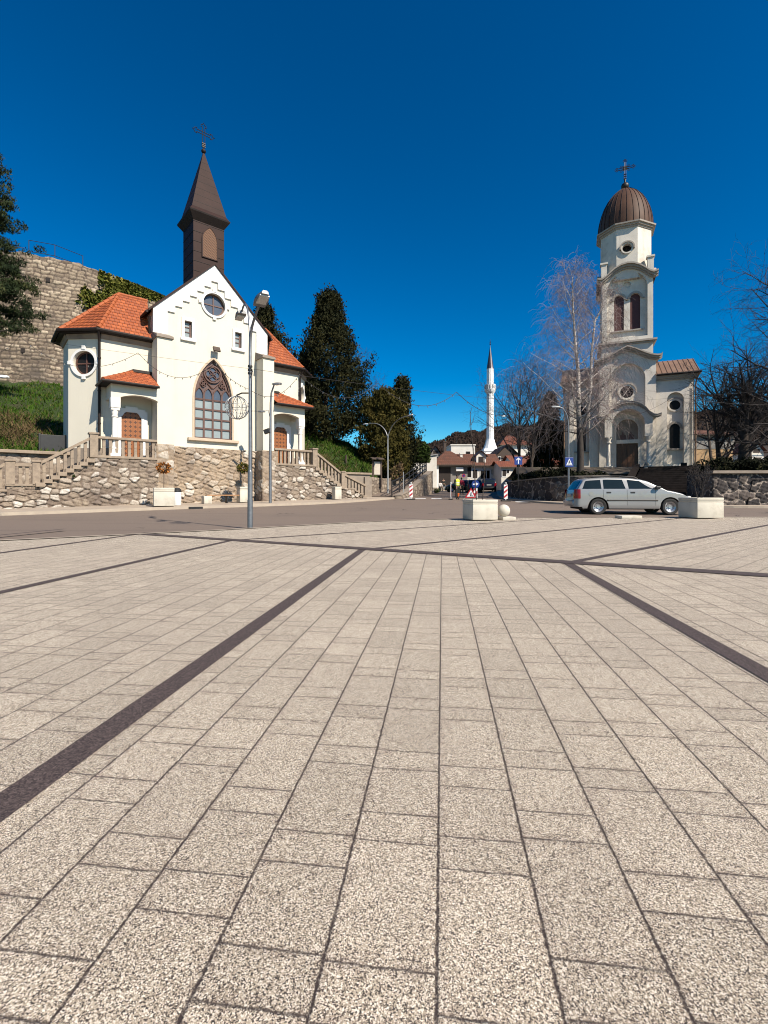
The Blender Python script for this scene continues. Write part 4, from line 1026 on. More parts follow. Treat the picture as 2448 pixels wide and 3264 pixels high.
# --- entrance canopy on columns
pc=empty('porch'); pc.parent=C2
arch_o=[(-2.5,7.62),(-2.2,7.52),(-1.95,7.56)]+list(reversed(arc(0,7.0,1.78,28,152,18)))+[(1.95,7.56),(2.2,7.52),(2.5,7.62)]
ar_in=arc(0,6.88,1.26,0,180,18)
b=MB(); b.xz([(1.26,5.74),(1.86,5.74),(1.86,7.3)]+arc(0,6.9,1.70,25,155,14)+[(-1.86,7.3),(-1.86,5.74),(-1.26,5.74)]+list(reversed(ar_in)),-1.15,-.62)
for sg in (-1,1): b.box(min(sg*1.3,sg*1.85),max(sg*1.3,sg*1.85),-.62,.0,5.76,7.2)
b.ring_xz(arc(0,6.9,1.68,0,180,18),arc(0,6.88,1.262,0,180,18),-.62,.0,closed=False); b.build('porch_arch',GP,pc)
b=MB(); mould(b,arch_o,-1.15,[(-.26,-.14,.12),(-.14,.0,.26)]); b.ring_xz([(x,z+.03) for x,z in arch_o],[(x,z+.003) for x,z in arch_o],-1.45,.0,closed=False); b.build('porch_cornice',GT_,pc)
for sg in (-1,1):
    b=MB(); c=(sg*1.56,-.88); b.lathe([(.20,3.2),(.20,3.3),(.165,3.36),(.16,4.4),(.145,5.22)],20,c); b.lathe([(.24,5.22),(.24,5.32),(.17,5.34),(.20,5.5),(.29,5.70),(.29,5.735)],20,c); b.cbox(c[0]-.34,c[0]+.34,c[1]-.34,c[1]+.34,z0,3.2,.02)
    b.build('column',M['grey_plaster'],pc,smooth=35)
MB().cbox(-3.0,3.0,-2.2,.0,2.9,3.045,.02).cbox(-3.3,3.3,-2.6,.0,2.74,2.90,.02).build('entrance_step',M['retain'],C2)
# --- belfry stage
bl=empty('belfry'); bl.parent=C2
HB=2.05; yb=.12
BP=[(0,21.32),(.5,21.24),(1.0,21.0),(1.4,20.68),(1.75,20.36),(2.05,20.2),(2.42,20.28)]
bo=[(-x,z) for x,z in reversed(BP[1:])]+BP
rec=[(-1.62,14.75),(1.62,14.75)]+[(1.62,19.2)]+[(x,z) for x,z in [(1.5,19.7),(1.25,20.1),(.9,20.4),(.5,20.58),(0,20.65),(-.5,20.58),(-.9,20.4),(-1.25,20.1),(-1.5,19.7)]]+[(-1.62,19.2)]
b=MB(); up=[(x,z-.3) for x,z in bo if abs(x)<=2.06]
b.holed([(-HB,12.4),(HB,12.4)]+list(reversed(up))[0:]+[],[rec],yb,.40)
b.box(-HB,-HB+.02,yb,4.25,12.4,20.3); b.box(HB-.02,HB,yb,4.25,12.4,20.3); b.box(-HB,HB,4.23,4.25,12.4,20.3)
b.build('belfry_wall',GP,bl)
b=MB(); w1=round_arch(-.62,.40,15.5,18.3); w2=round_arch(.68,.40,15.5,18.3); b.holed([(-1.7,14.7),(1.7,14.7),(1.7,20.75),(-1.7,20.75)],[w1,w2,circle(.03,19.6,.30,24)],yb+.38,.2); b.box(-1.8,1.8,yb+.56,yb+.6,14.6,20.7); b.build('belfry_panel',GP,bl)
for cx in (-.62,.68): c2arched(bl,cx,.40,15.5,18.3,yb+.38,'louvre','belfry_window')
b=MB(); mould(b,bo,yb,[(-.46,-.30,.16),(-.30,-.14,.34),(-.14,.0,.50)]); b.build('arched_cornice',GT_,bl)
b=MB(); b.ring_xz([(x,z+.035) for x,z in bo],[(x,z+.003) for x,z in bo],yb-.4,4.3,closed=False); b.build('cornice_cover',M['brown_metal'],bl)
b=MB()
for dz0,dz1,pr in ((14.1,14.24,.12),(14.24,14.40,.28)): b.box(-HB-pr,HB+pr,yb-pr,4.25+pr,dz0,dz1)
b.build('string_course',GT_,bl)
b=MB()
for sg in (-1,1):
    x0=sg*HB
    Mt=Matrix.Translation((x0,2.18,0))@Matrix.Rotation(R(90*sg),4,'Z')
    mb_=MB(Mt); mould(mb_,bo,0,[(-.46,-.30,.12),(-.30,-.14,.24),(-.14,.0,.36)]); b.v+= [] ; n0=len(b.v); b.v+=mb_.v; b.f+=[tuple(i+n0 for i in f) for f in mb_.f]
b.build('arched_cornice',GT_,bl)
for sx in (-1,1):
    for sy in (.35,4.0):
        b=MB(); x=sx*1.86; b.box(x-.24,x+.24,sy-.24,sy+.24,20.0,21.6); b.box(x-.32,x+.32,sy-.32,sy+.32,21.6,21.75); b.build('corner_post',GP,bl)
b=MB()
b.xz([(1.2,20.3),(2.04,20.3),(2.04,21.62),(1.75,21.55),(1.45,21.25),(1.2,21.0)],3.2,4.0); b.build('parapet',GP,bl)
# --- drum and dome
dr=empty('dome_drum'); dr.parent=C2
cy=2.18; a8=math.pi/8
def oct_(b,ap,za,ap2,zb): b.lathe([(ap/math.cos(a8),za),(ap2/math.cos(a8),zb)],8,(0,cy),ph=a8)
b=MB(); 
for k in range(8):
    Mt=Matrix.Translation((0,cy,0))@Matrix.Rotation(math.pi/4*k,4,'Z')
    hwf=2.05*math.tan(a8)
    if k%2==0: b.holed(rect(-hwf,hwf,20.0,24.9),[circle(0,22.72,.38,28)],-2.05,.3,Mt)
    else: b.add([(-hwf,-2.05,20.0),(hwf,-2.05,20.0),(hwf,-2.05,24.9),(-hwf,-2.05,24.9)],[(0,1,2,3)],Mt)
b.build('drum_wall',M['grey_plaster'],dr,fix=False)
b=MB(); oct_(b,1.6,20.1,1.6,24.8); b.build('drum_core',M['darkgap'],dr)
b=MB(); b.ring_xz(circle(0,22.72,.50,32),circle(0,22.72,.38,32),cy-2.05-.14,cy-2.05); b.build('round_window',GP,dr)
b=MB(); b.ring_xz(arc(0,22.72,.62,-10,190,20),arc(0,22.72,.503,-10,190,20),cy-2.05-.24,cy-2.05,closed=False); b.build('hood',GT_,dr)
b=MB(); oct_(b,2.12,24.55,2.16,24.70); oct_(b,2.26,24.703,2.28,24.85); oct_(b,2.40,24.853,2.42,24.97); b.build('drum_cornice',GT_,dr)
DM=[(2.30,24.98),(2.31,25.3),(2.28,25.75),(2.20,26.3),(2.05,26.9),(1.82,27.5),(1.50,28.1),(1.10,28.6),(.70,28.95),(.32,29.18),(.12,29.25)]
b=MB(); b.lathe(DM,32,(0,cy)); dm=b.build('dome',M['dome_metal'],dr,smooth=50)
b=MB()
for k in range(28):
    a=2*math.pi*k/28; b.tube([((r+.012)*math.cos(a),cy+(r+.012)*math.sin(a),z) for r,z in DM],.022,4)
b.build('dome_seam',M['brown_metal'],dm)
b=MB(); b.sphere((0,cy,29.50),.34,20,12); b.lathe([(.09,29.8),(.07,30.15)],12,(0,cy)); b.build('finial_ball',M['iron'],dr,smooth=True)
b=MB(); zc=31.2
b.tube([(-.08,cy,30.1),(-.06,cy,31.75)],.025,6); b.tube([(.08,cy,30.1),(.06,cy,31.75)],.025,6)
for z in (30.2,30.4,30.6): b.box(-.12,.12,cy-.04,cy+.04,z,z+.06)
for dz in (-.08,.08): b.tube([(-.58,cy,zc+dz),(.58,cy,zc+dz)],.03,6)
for (x,z) in ((-.68,zc),(.68,zc),(0,31.87)):
    for k in range(3):
        a=math.atan2(z-zc,x)+(k-1)*1.5; px,pz=x+.10*math.cos(a),z+.10*math.sin(a); b.tube([(px+.075*math.cos(t*math.pi/4),cy,pz+.075*math.sin(t*math.pi/4)) for t in range(8)],.026,5,closed=True)
for sx in (-1,1):
    for sz in (-1,1):
        b.tube([(sx*.10,cy,zc+sz*.12),(sx*.30,cy,zc+sz*.30),(sx*.42,cy,zc+sz*.26)],.02,5); b.tube([(sx*.2,cy,zc+sz*.1),(sx*.4,cy,zc+sz*.2)],.02,5)
b.box(-.2,.2,cy-.015,cy+.015,zc-.2,zc+.2); b.build('cross',M['iron'],dr)
# --- side wings
for sg in (-1,1):
    Mm=Matrix.Diagonal((sg,1,1,1)); wg=empty('side_wing'); wg.parent=C2
    cx=3.76; rec=round_arch(cx,.63,3.35,8.95,18); X1=4.80; X2=5.17
    b=MB(Mm); b.holed([(2.27,z0),(X1,z0),(X1,11.0),(2.27,11.0)],[rec],.30,.34)
    rw_=circle(cx,8.5,.42,28); aw_=round_arch(cx,.37,4.72,6.5,14)
    b.box(2.3,X2-.01,.63,.68,z0,11.0); b.box(X1-.02,X2,.52,.64,z0,11.0); b.box(X2-.02,X2,.5,7,z0,11.0); b.build('wing_wall',GP,wg)
    w_=c2round(wg,sg*cx,8.5,.56,.42,.63); c2arched(wg,sg*cx,.37,4.72,6.5,.63,'glass_dark')
    b=MB(Mm)
    for dz0,dz1,pr in ((10.66,10.80,.14),(10.80,10.94,.28),(10.94,11.08,.40)): b.box(2.28,X2+pr,.30-pr,.6,dz0,dz1)
    b.build('cornice',GT_,wg)
    e=[(2.2,-.12,11.12),(5.52,-.12,11.12),(5.52,2.6,12.86),(2.2,2.6,12.86)]
    b=MB(Mm); b.add(e+[(x,y,z+.06) for x,y,z in e],[(3,2,1,0),(4,5,6,7),(0,1,5,4),(1,2,6,5),(2,3,7,6),(3,0,4,7)])
    e2=[(2.2,5.3,11.12),(5.52,5.3,11.12)]; b.add([e2[0],e2[1],e[2],e[3]],[(0,1,2,3)]); rf=b.build('roof',M['copper_metal'],wg)
    b=MB(Mm)
    for k in range(9): x=2.35+.39*k; b.hexa([(x-.014,-.12,11.185),(x+.014,-.12,11.185),(x+.014,2.6,12.925),(x-.014,2.6,12.925)],[(x-.014,-.12,11.235),(x+.014,-.12,11.235),(x+.014,2.6,12.975),(x-.014,2.6,12.975)])
    b.build('roof_seam',M['copper_metal'],rf)
    b=MB(Mm); b.yz([(.3,11.0),(4.9,11.0),(2.6,12.75)],X2-.04,X2); b.build('gable_wall',GP,wg)
    b=MB(Mm); b.tube([(2.3,-.2,11.10),(5.6,-.2,11.10)],.09,8); b.build('gutter',M['dark_trim'],wg)
    b=MB(Mm); b.tube([(5.42,-.2,11.0),(5.30,.2,10.5),(5.26,.36,10.1),(5.26,.36,3.0)],.062,8); b.build('downpipe',M['copper_metal'],wg,smooth=True)
MB().box(-5.2,5.2,.35,7,1.2,3.045).build('plinth',M['darkstone'] if False else M['retain'],C2)
b=MB(); b.box(-4.6,4.6,4.6,14,z0,10.5); b.xz([(-4.6,10.5),(4.6,10.5),(0,12.6)],4.6,14); b.build('nave',GP,C2)
# floodlight on the ground
fl=W2(4.05,-1.6); o=MB(Matrix.Translation((0,0,.22))@Matrix.Rotation(R(25),4,'X')).cbox(-.22,.22,-.06,.06,-.17,.17,.02).build('floodlight',M['black_plastic'],loc=(fl.x,fl.y,2.95),rz=A2)
tag(o,'small black floodlight on the ground before the grey church\'s right wing','floodlight')
MB().box(-.03,.03,-.03,.03,-.25,.1).build('bracket',M['iron'],o)
# --- dark stone stairs, walls and ledges in front of it
ST=empty('stone_stairs',(0,0,0),0,'dark stone flight of steps climbing from the road to the grey church','stairs')
p0,p1=Vector((15.4,25.2,0)),Vector((20.9,33.6,0)); n=16
stepmat=plain('dark_step_stone',(.014,.011,.010),(.028,.023,.021),3.,.95,bump=.4,bscale=14,spec=.05)
b=MB()
for i in range(n):
    c=p0.lerp(p1,i/(n-1)); z=.25+2.5*(i+1)/n
    Mt=Matrix.Translation(c)@Matrix.Rotation(A2,4,'Z'); b.cbox(-2.3,2.3,-.28,.7,z-.45,z,.015,Mt)
b.build('steps',stepmat,ST)
b=MB()
for sg in (-1,1):
    a=p0+EX2*(2.5*sg); c=p1+EX2*(2.5*sg)
    b.hexa([a-EX2*.18,a+EX2*.18,c+EX2*.18,c-EX2*.18],[a-EX2*.18+Vector((0,0,.75)),a+EX2*.18+Vector((0,0,.75)),c+EX2*.18+Vector((0,0,2.95)),c-EX2*.18+Vector((0,0,2.95))])
b.build('side_wall',stepmat,ST)
LW=empty('low_stone_wall',(0,0,0),0,'low dark stone wall with pale slab ledge behind the silver car, left of the church steps','wall')
pa,pb=W2(-5.6,-8.4),W2(.85,-8.4); fn,L=straight(pa,pb)
stone('rubble_face',fn,0,L,lambda s:1.2,lambda s:2.22,M['darkstone'],(.55,.4),.05,.06,.4,91,LW)
a=pb; MB(Matrix.Translation((pb.x,pb.y,0))@Matrix.Rotation(A2,4,'Z')).cbox(-3.9,.1,-.15,.55,2.23,2.36,.02).build('ledge',M['retain'],LW)
PW=empty('low_stone_wall',(0,0,0),0,'dark stone plinth wall right under the entrance of the grey church','wall')
pa,pb=W2(-5.4,-2.75),W2(5.3,-2.75); fn,L=straight(pa,pb)
stone('rubble_face',fn,0,L,lambda s:1.6,lambda s:2.72,M['darkstone'],(.6,.42),.05,.07,.4,97,PW)
rk=W2(.55,-8.2); o=MB().sphere((0,0,.28),.30,9,7,sc=(.75,.6,1.25)).sphere((.05,0,.62),.17,8,6).build('standing_stone',M['retain'],loc=(rk.x,rk.y,2.3),smooth=True)
tag(o,'small upright pale rock at the top left of the dark church steps','rock')
# dark wall with pale joints beside the street and on the right
DW=empty('stone_wall',(0,0,0),0,'dark stone retaining wall with pale joints along the side street, behind the silver car','wall')
fn,L=polyline(list(reversed(RW)))
fn2=lambda s:(fn(L-s)[0],-fn(L-s)[1])
fnA,LA=polyline(RW)
def wtop(s):
    p=fnA(s)[0]; return lerp_t(p.y,[(26,1.78),(28,1.74),(34,1.62),(60,2.4)])
def fneg(s): p,nn=fnA(s); return p,nn
# the street side faces left of travel when walking towards the camera, so travel is towards the camera
stone('rubble_face',lambda s:(fnA(s)[0],Vector((fnA(s)[1].x,fnA(s)[1].y))),0,LA,lambda s:gz(fnA(s)[0].y)-.1,wtop,M['darkstone'],(.58,.46),.08,.065,.4,41,DW,.4)
pts=[fnA(LA*i/40) for i in range(41)]
b=MB()
for i in range(40):
    (p,nn),(q,mm_)=pts[i],pts[i+1]; zA,zB=wtop(LA*i/40),wtop(LA*(i+1)/40)
    b.hexa([(p.x+nn.x*.10,p.y+nn.y*.10,zA),(q.x+mm_.x*.10,q.y+mm_.y*.10,zB),(q.x-mm_.x*.45,q.y-mm_.y*.45,zB),(p.x-nn.x*.45,p.y-nn.y*.45,zA)],[(p.x+nn.x*.10,p.y+nn.y*.10,zA+.07),(q.x+mm_.x*.10,q.y+mm_.y*.10,zB+.07),(q.x-mm_.x*.45,q.y-mm_.y*.45,zB+.07),(p.x-nn.x*.45,p.y-nn.y*.45,zA+.07)])
b.build('coping',M['retain'],DW)
RWW=empty('stone_wall',(0,0,0),0,'sunlit wall of big dark stones with pale mortar and flat coping, right of the white planter','wall')
fn,L=straight((16.45,23.6),(45,22.2)); stone('rubble_face',fn,0,L,lambda s:.0,lambda s:1.80,M['darkstone'],(.60,.45),.12,.04,.4,43,RWW,.45)
fn,L=straight((16.9,26.2),(16.42,23.62)); stone('rubble_face',lambda s:(fn(s)[0],fn(s)[1]*1.0),0,L,lambda s:.0,lambda s:1.80,M['darkstone'],(.5,.45),.06,.06,.3,44,RWW)
fn,L=straight((16.45,23.6),(45,22.2)); dxy=Vector((45-16.45,22.2-23.6)).normalized(); ang=math.atan2(dxy.y,dxy.x)
MB(Matrix.Translation((16.45,23.6,0))@Matrix.Rotation(ang,4,'Z')).cbox(-.1,28.5,-.22,.5,1.805,1.95,.02).build('coping',M['retain'],RWW)
# ================================================================ fortress on the hill
FT=empty('fortress_wall',(-28,44,0),0,'high curved fortress wall of pale coursed stone with ivy, on the hill above the church','wall')
FP=smooth([(-42,39.6),(-35,40.8),(-32.1,41.3),(-30.1,42.06),(-28.2,43.4),(-26.5,45.5),(-25,48.3),(-23.7,51),(-21.5,55),(-19.5,60)],2)
fn,L=polyline(FP)
fo=stone('masonry',fn,0,L,lambda s:5.5,lambda s:21.95+.09*math.sin(s*2.3)*math.sin(s*.9+1)+.04*math.sin(s*5.7),M['fort'],(.58,.34),.13,.075,1.,17,None,.12,True); fo.parent=FT; fo.location=(28,-44,0)
pts=[fn(L*i/60) for i in range(61)]; b=MB()
for i in range(60):
    (p,nn),(q,mm_)=pts[i],pts[i+1]
    b.hexa([(p.x+nn.x*.16,p.y+nn.y*.16,21.86),(q.x+mm_.x*.16,q.y+mm_.y*.16,21.86),(q.x-mm_.x*.9,q.y-mm_.y*.9,21.86),(p.x-nn.x*.9,p.y-nn.y*.9,21.86)],[(p.x+nn.x*.16,p.y+nn.y*.16,21.98),(q.x+mm_.x*.16,q.y+mm_.y*.16,21.98),(q.x-mm_.x*.9,q.y-mm_.y*.9,21.98),(p.x-nn.x*.9,p.y-nn.y*.9,21.98)])

b=MB()
for u,v in ((155,893),(280,980),(73,1118),(200,1200)):
    p=at(u,v,42); b.box(p.x-.22,p.x+.22,40.2,46,p.z-.16,p.z+.2)
# loopholes: dark blocks just proud of the face stand in for the shaded recesses
b=MB()
for u,v in ((155,893),(280,980),(73,1118)):
    best=min((fn(L*i/400) for i in range(401)),key=lambda q:abs(1224+1500*q[0].x/q[0].y-u)); p,nn=best; z=EYE+(1571-v)/1500*p.y
    Mt=Matrix.Translation((p.x+nn.x*.07,p.y+nn.y*.07,z))@Matrix.Rotation(math.atan2(nn.y,nn.x)+math.pi/2,4,'Z'); b.box(-.16,.16,-.06,.05,-.19,.19,Mt)
b.build('loophole',M['darkgap'],FT,loc=(28,-44,0))
RL=empty('metal_railing',(-29,43.4,0),0,'thin metal railing on top of the fortress wall beside the pine','railing')
b=MB(); P_=[at(u,0,Y)-Vector((-29,43.4,0)) for u,Y in ((92,42.2),(175,43),(264,45))]
for p in P_: b.tube([(p.x,p.y,22.0),(p.x,p.y,23.5)],.03,6)
for z in (22.5,23.5): b.tube([(p.x,p.y,z) for p in P_],.025,6)
b.build('rails',M['iron'],RL)
# ================================================================ ramp and curved wall at the street corner
CW=empty('curved_wall',(0,0,0),0,'curved rubble wall rising beside the ramp at the street corner, left of the worker','wall')
CP=smooth([(1.15,34.2),(1.9,36),(2.9,39.5),(4.1,44),(5.0,48.5),(5.3,52),(4.7,55)],2)
fnc,Lc=polyline(CP)
def ctop(s): return lerp_t(s/Lc,[(0,.62),(.10,1.0),(.42,2.3),(.62,2.95),(1,3.25)])
stone('rubble_face',fnc,0,Lc,lambda s:gz(fnc(s)[0].y)-.15,ctop,M['curved'],(.40,.26),.06,.06,.35,61,CW)
b=MB(); pts=[(fnc(Lc*i/40),ctop(Lc*i/40)) for i in range(41)]
for i in range(40):
    (p,nn),zA=pts[i]; (q,mm_),zB=pts[i+1]
    b.hexa([(p.x+nn.x*.08,p.y+nn.y*.08,zA),(q.x+mm_.x*.08,q.y+mm_.y*.08,zB),(q.x-mm_.x*.42,q.y-mm_.y*.42,zB),(p.x-nn.x*.42,p.y-nn.y*.42,zA)],[(p.x+nn.x*.08,p.y+nn.y*.08,zA+.08),(q.x+mm_.x*.08,q.y+mm_.y*.08,zB+.08),(q.x-mm_.x*.42,q.y-mm_.y*.42,zB+.08),(p.x-nn.x*.42,p.y-nn.y*.42,zA+.08)])
b.build('coping',M['retain'],CW)
b=MB(); A_=[];B_=[]
for i in range(41):
    (p,nn),z=pts[i]; A_.append((p.x-nn.x*.4,p.y-nn.y*.4,z-.05)); B_.append((p.x-nn.x*2.6,p.y-nn.y*2.6,z-.05))
b.add(A_+B_,[(i,i+1,i+42,i+41) for i in range(40)]); tag(b.build('ramp',M['asphalt']),kind='structure')
RR=empty('metal_railing',(0,0,0),0,'black metal railing along the ramp above the curved stone wall','railing')
b=MB(); P_=[]
for i in range(0,41,3):
    (p,nn),z=pts[i]; q=Vector((p.x-nn.x*.62,p.y-nn.y*.62,z)); P_.append(q)
for q in P_: b.tube([q-Vector((0,0,.1)),q+Vector((0,0,1.05))],.05,6)
b.build('post',M['iron'],RR)
b=MB()
for h in (.25,.65,1.05): b.tube([q+Vector((0,0,h)) for q in P_],.04,6)
b.build('rail',M['iron'],RR)
LWR=empty('low_stone_wall',(0,0,0),0,'low rough stone wall at the foot of the grass bank behind the double street lamp','wall')
fn,L=polyline([W1(12.1,1.25),(.1,37.2),(1.0,39.4),(1.9,43)]); stone('rubble_face',fn,0,L,lambda s:.3,lambda s:lerp_t(s/L,[(0,2.05),(.25,1.95),(1,2.3)]),M['curved'],(.34,.3),.09,.06,.4,67,LWR)
# ================================================================ town beyond
def window_part(parent,x,y,z,w,h,frame='white_paint',pane='glass_dark',Mm=None):
    b=MB(Mm); b.ring_xz(rect(x-w/2,x+w/2,z,z+h),rect(x-w/2+.08,x+w/2-.08,z+.08,z+h-.08),y-.05,y-.003); f=b.build('window',M[frame],parent)
    b=MB(Mm); b.box(x-w/2+.07,x+w/2-.07,y-.025,y-.005,z+.07,z+h-.07); b.build('pane',M[pane],f)
def house(name,label,u0,u1,Y,depth,ev,rv,wallm,roofm,kind='hip',base=None,rz=0,wins=(),over=.4,cat='house',inset=.32):
    x0,x1=atx(u0,Y),atx(u1,Y); ze=EYE+(1571-ev)/1500*Y; zr=EYE+(1571-rv)/1500*(Y+depth/2); zb=gz(Y)-.3 if base is None else base
    H=empty(name,((x0+x1)/2,Y,0),rz,label,cat); w=(x1-x0)/2
    MB().box(-w,w,0,depth,zb,ze).build('wall',M[wallm],H)
    o=over; rf=empty('roof'); rf.parent=H; rows=max(5,int((zr-ze)*4))
    if kind=='hip':
        ins=min(w*.9,depth*.5+.0)*inset/.32 if False else min(w*.85,depth/2)
        a=[(-w-o,-o,ze),(w+o,-o,ze),(w+o,depth+o,ze),(-w-o,depth+o,ze)]; r0,r1=(-w+ins,depth/2,zr),(w-ins,depth/2,zr)
        roof('roof_slope',a[0],a[1],r1,r0,rows,M[roofm],rf); roof('roof_slope',a[1],a[2],r1,r1,rows,M[roofm],rf); roof('roof_slope',a[3],a[0],r0,r0,rows,M[roofm],rf); roof('roof_slope',a[2],a[3],r0,r1,rows,M[roofm],rf)
    elif kind=='side':   # ridge parallel to the front
        roof('roof_slope',(-w-o,-o,ze),(w+o,-o,ze),(w+o,depth/2,zr),(-w-o,depth/2,zr),rows,M[roofm],rf); roof('roof_slope',(w+o,depth+o,ze),(-w-o,depth+o,ze),(-w-o,depth/2,zr),(w+o,depth/2,zr),rows,M[roofm],rf)
        b=MB(); b.yz([(0,ze),(depth,ze),(depth/2,zr-.1)],-w,-w+.05); b.yz([(0,ze),(depth,ze),(depth/2,zr-.1)],w-.05,w); b.build('gable',M[wallm],H)
    elif kind=='gable':  # gable to the front
        b=MB(); b.xz([(-w,ze),(w,ze),(0,zr-.1)],0,depth); b.build('gable',M[wallm],H)
        roof('roof_slope',(-w-o,depth,ze-.2),(-w-o,-o,ze-.2),(0,-o,zr),(0,depth,zr),rows,M[roofm],rf); roof('roof_slope',(w+o,-o,ze-.2),(w+o,depth,ze-.2),(0,depth,zr),(0,-o,zr),rows,M[roofm],rf)
    else:
        MB().box(-w-.15,w+.15,-.15,depth+.15,ze,ze+.25).build('roof_slab',M[wallm],rf)
    b=MB(); b.box(-w-o,w+o,-o-.02,-o+.04,ze-.12,ze+.0); b.build('eave_board',M['boardwood'],rf)
    for (wu,wv0,wv1,ww,fr,pn) in wins:
        zz0=EYE+(1571-wv1)/1500*Y; zz1=EYE+(1571-wv0)/1500*Y; window_part(H,atx(wu,Y)-(x0+x1)/2,0,zz0,ww,zz1-zz0,fr,pn)
    return H
def chimney(H,u,v0,v1,Y,w,mat_='whitewall',dy=2.):
    x=atx(u,Y)-H.location.x; za=EYE+(1571-v1)/1500*Y; zb=EYE+(1571-v0)/1500*Y
    b=MB(); b.box(x-w/2,x+w/2,dy-w/2,dy+w/2,za-1.,zb-.2); b.box(x-w/2-.08,x+w/2+.08,dy-w/2-.08,dy+w/2+.08,zb-.2,zb); b.build('chimney',M[mat_],H)
H2=house('brown_roof_house','low house with brown hipped roof and dark open porch at the street end',1391,1490,69,9,1482,1437,'greywall','tile_old','hip',None,0,(),.9)
b=MB(); b.box(-2.1,-.2,-.05,.0,2.0,4.6); b.build('porch_shade',M['darkgap'],H2)  # dark sheet on the wall front stands in for the porch's shade
b=MB(); b.box(-2.35,-2.0,-.5,-.1,1.2,4.9); b.build('pillar',M['white_paint'],H2)
MB().cbox(.55,1.6,-.5,-.02,4.0,4.6,.03).build('air_conditioner',M['white_paint'],H2)
chimney(H2,1474.5,1442,1470,70,.34,'whitewall',2.2); 
H3=house('terrace_house','white shop row with brown roof, tall white door and windows right of the dark porch',1480,1588,73,9,1484,1447,'whitewall','tile_old','side',None,0,((1495,1487,1523,.85,'white_paint','glass_dark'),(1514,1496,1526,.9,'white_paint','darkgap'),(1546,1498,1528,1.6,'white_paint','glass_dark'),(1557,1497,1530,.7,'white_paint','glass_dark'),(1571,1497,1512,.45,'greywall','paper')),.6)
# dormer with balcony on its roof
dx=atx(1545,71)-H3.location.x
b=MB(); b.box(dx-.75,dx+.75,.6,3,5.3,6.6); b.xz([(dx-.85,6.6),(dx+.85,6.6),(dx,7.3)],.6,3); dm=b.build('dormer',M['whitewall'],H3)
b=MB(); b.box(dx-.4,dx+.4,.55,.598,5.35,6.5); b.build('pane',M['darkgap'],dm)
b=MB(); b.hexa([(dx-1.0,.3,6.5),(dx,.3,7.35),(dx,3,7.35),(dx-1.0,3,6.5)],[(dx-1.0,.3,6.6),(dx,.3,7.47),(dx,3,7.47),(dx-1.0,3,6.6)]); b.hexa([(dx,.3,7.35),(dx+1.0,.3,6.5),(dx+1.0,3,6.5),(dx,3,7.35)],[(dx,.3,7.47),(dx+1.0,.3,6.6),(dx+1.0,3,6.6),(dx,3,7.47)]); b.build('dormer_roof',M['brown_metal'],dm)
H4=house('annex','pale low annex with flat white wall and one dark doorway behind the blue arrow sign',1598,1668,68,6,1488,1470,'whitewall','tile_red','side',None,0,((1607,1496,1520,.7,'white_paint','darkgap'),(1619,1497,1510,.5,'white_paint','glass_dark')),.4,'building')
H5=house('flat_roof_block','cream flat roofed block with one small window above the brown roofs',1438,1514,98,10,1420,1417,'whitewall','tile_old','flat',0,0,((1492,1439,1449,.9,'boardwood','glass_dark'),),.0,'building')
b=MB(); b.tube([(-1.,2,EYE+151/1500*98),(-1.,2,EYE+178/1500*98)],.06,6); b.build('antenna',M['iron'],H5)
H6=house('red_gable_house','small house with red gable roof behind the white shed at the street end',1374,1403,92,8,1447,1427,'greywall','tile_red','gable',0,0,((1389,1436,1447,1.0,'boardwood','darkgap'),),.5)
chimney(H6,1413,1411,1446,94,.5,'boardwood',-.5)
H7=empty('white_shed',(atx(1347,64),64,0),0,'sunlit plain white shed wall with sloping top behind the ramp railing','shed')
w0=atx(1310,64)-atx(1347,64); w1=atx(1392,64)-atx(1347,64)
zv=lambda v,Y:EYE+(1571-v)/1500*Y
MB().xz([(w0,.5),(w1,.5),(w1,zv(1449,64)),(w0*.2,zv(1459,64)),(w0,zv(1472,64))],0,4).build('wall',M['whitewall'],H7)
MB().hexa([(w0*.2,-.2,zv(1459,64)),(w1+.2,-.2,zv(1449,64)),(w1+.2,4.2,zv(1449,64)),(w0*.2,4.2,zv(1459,64))],[(w0*.2,-.2,zv(1459,64)+.1),(w1+.2,-.2,zv(1449,64)+.1),(w1+.2,4.2,zv(1449,64)+.1),(w0*.2,4.2,zv(1459,64)+.1)]).build('roof',M['lead'],H7)
H8=house('side_shed','long dark brown roof sloping left of the hipped house',1352,1390,70,10,1489,1452,'boardwood','tile_old','side',None,0,(),.5,'shed')
# mosque
MQ=house('mosque','mosque with broad orange tiled roof behind the bare street trees',1600,1690,132,16,1418,1388,'whitewall','tile_red','hip',0,0,(),.8,'mosque')
MN=empty('minaret',(atx(1562.5,125),125,0),0,'slender white minaret with dark pointed cap and one balcony','minaret')
zv=lambda v:EYE+(1571-v)/1500*125
b=MB(); b.lathe([(1.0,zv(1401)),(.97,zv(1300)),(.94,zv(1250))],12); sh=b.build('shaft',M['minaret'],MN)
b=MB(); b.lathe([(2.15,zv(1433)),(1.9,zv(1430)),(1.5,zv(1418)),(1.2,zv(1406)),(1.12,zv(1401))],12); b.build('base_flare',M['minaret'],MN)
MB().box(-2.0,2.0,-2.,2.,2,zv(1441)).cbox(-2.15,2.15,-2.15,2.15,zv(1441),zv(1433),.05).build('base',M['minaret'],MN)
b=MB(); b.lathe([(1.05,zv(1254)),(1.35,zv(1248)),(1.5,zv(1243)),(1.5,zv(1227)),(1.38,zv(1227)),(1.38,zv(1240))],12); bc=b.build('balcony',M['minaret'],MN)
b=MB()
for k in range(12):
    a=2*math.pi*k/12; b.box(-.12,.12,-1.53,-1.49,zv(1241),zv(1229),Matrix.Rotation(a+.26,4,'Z'))
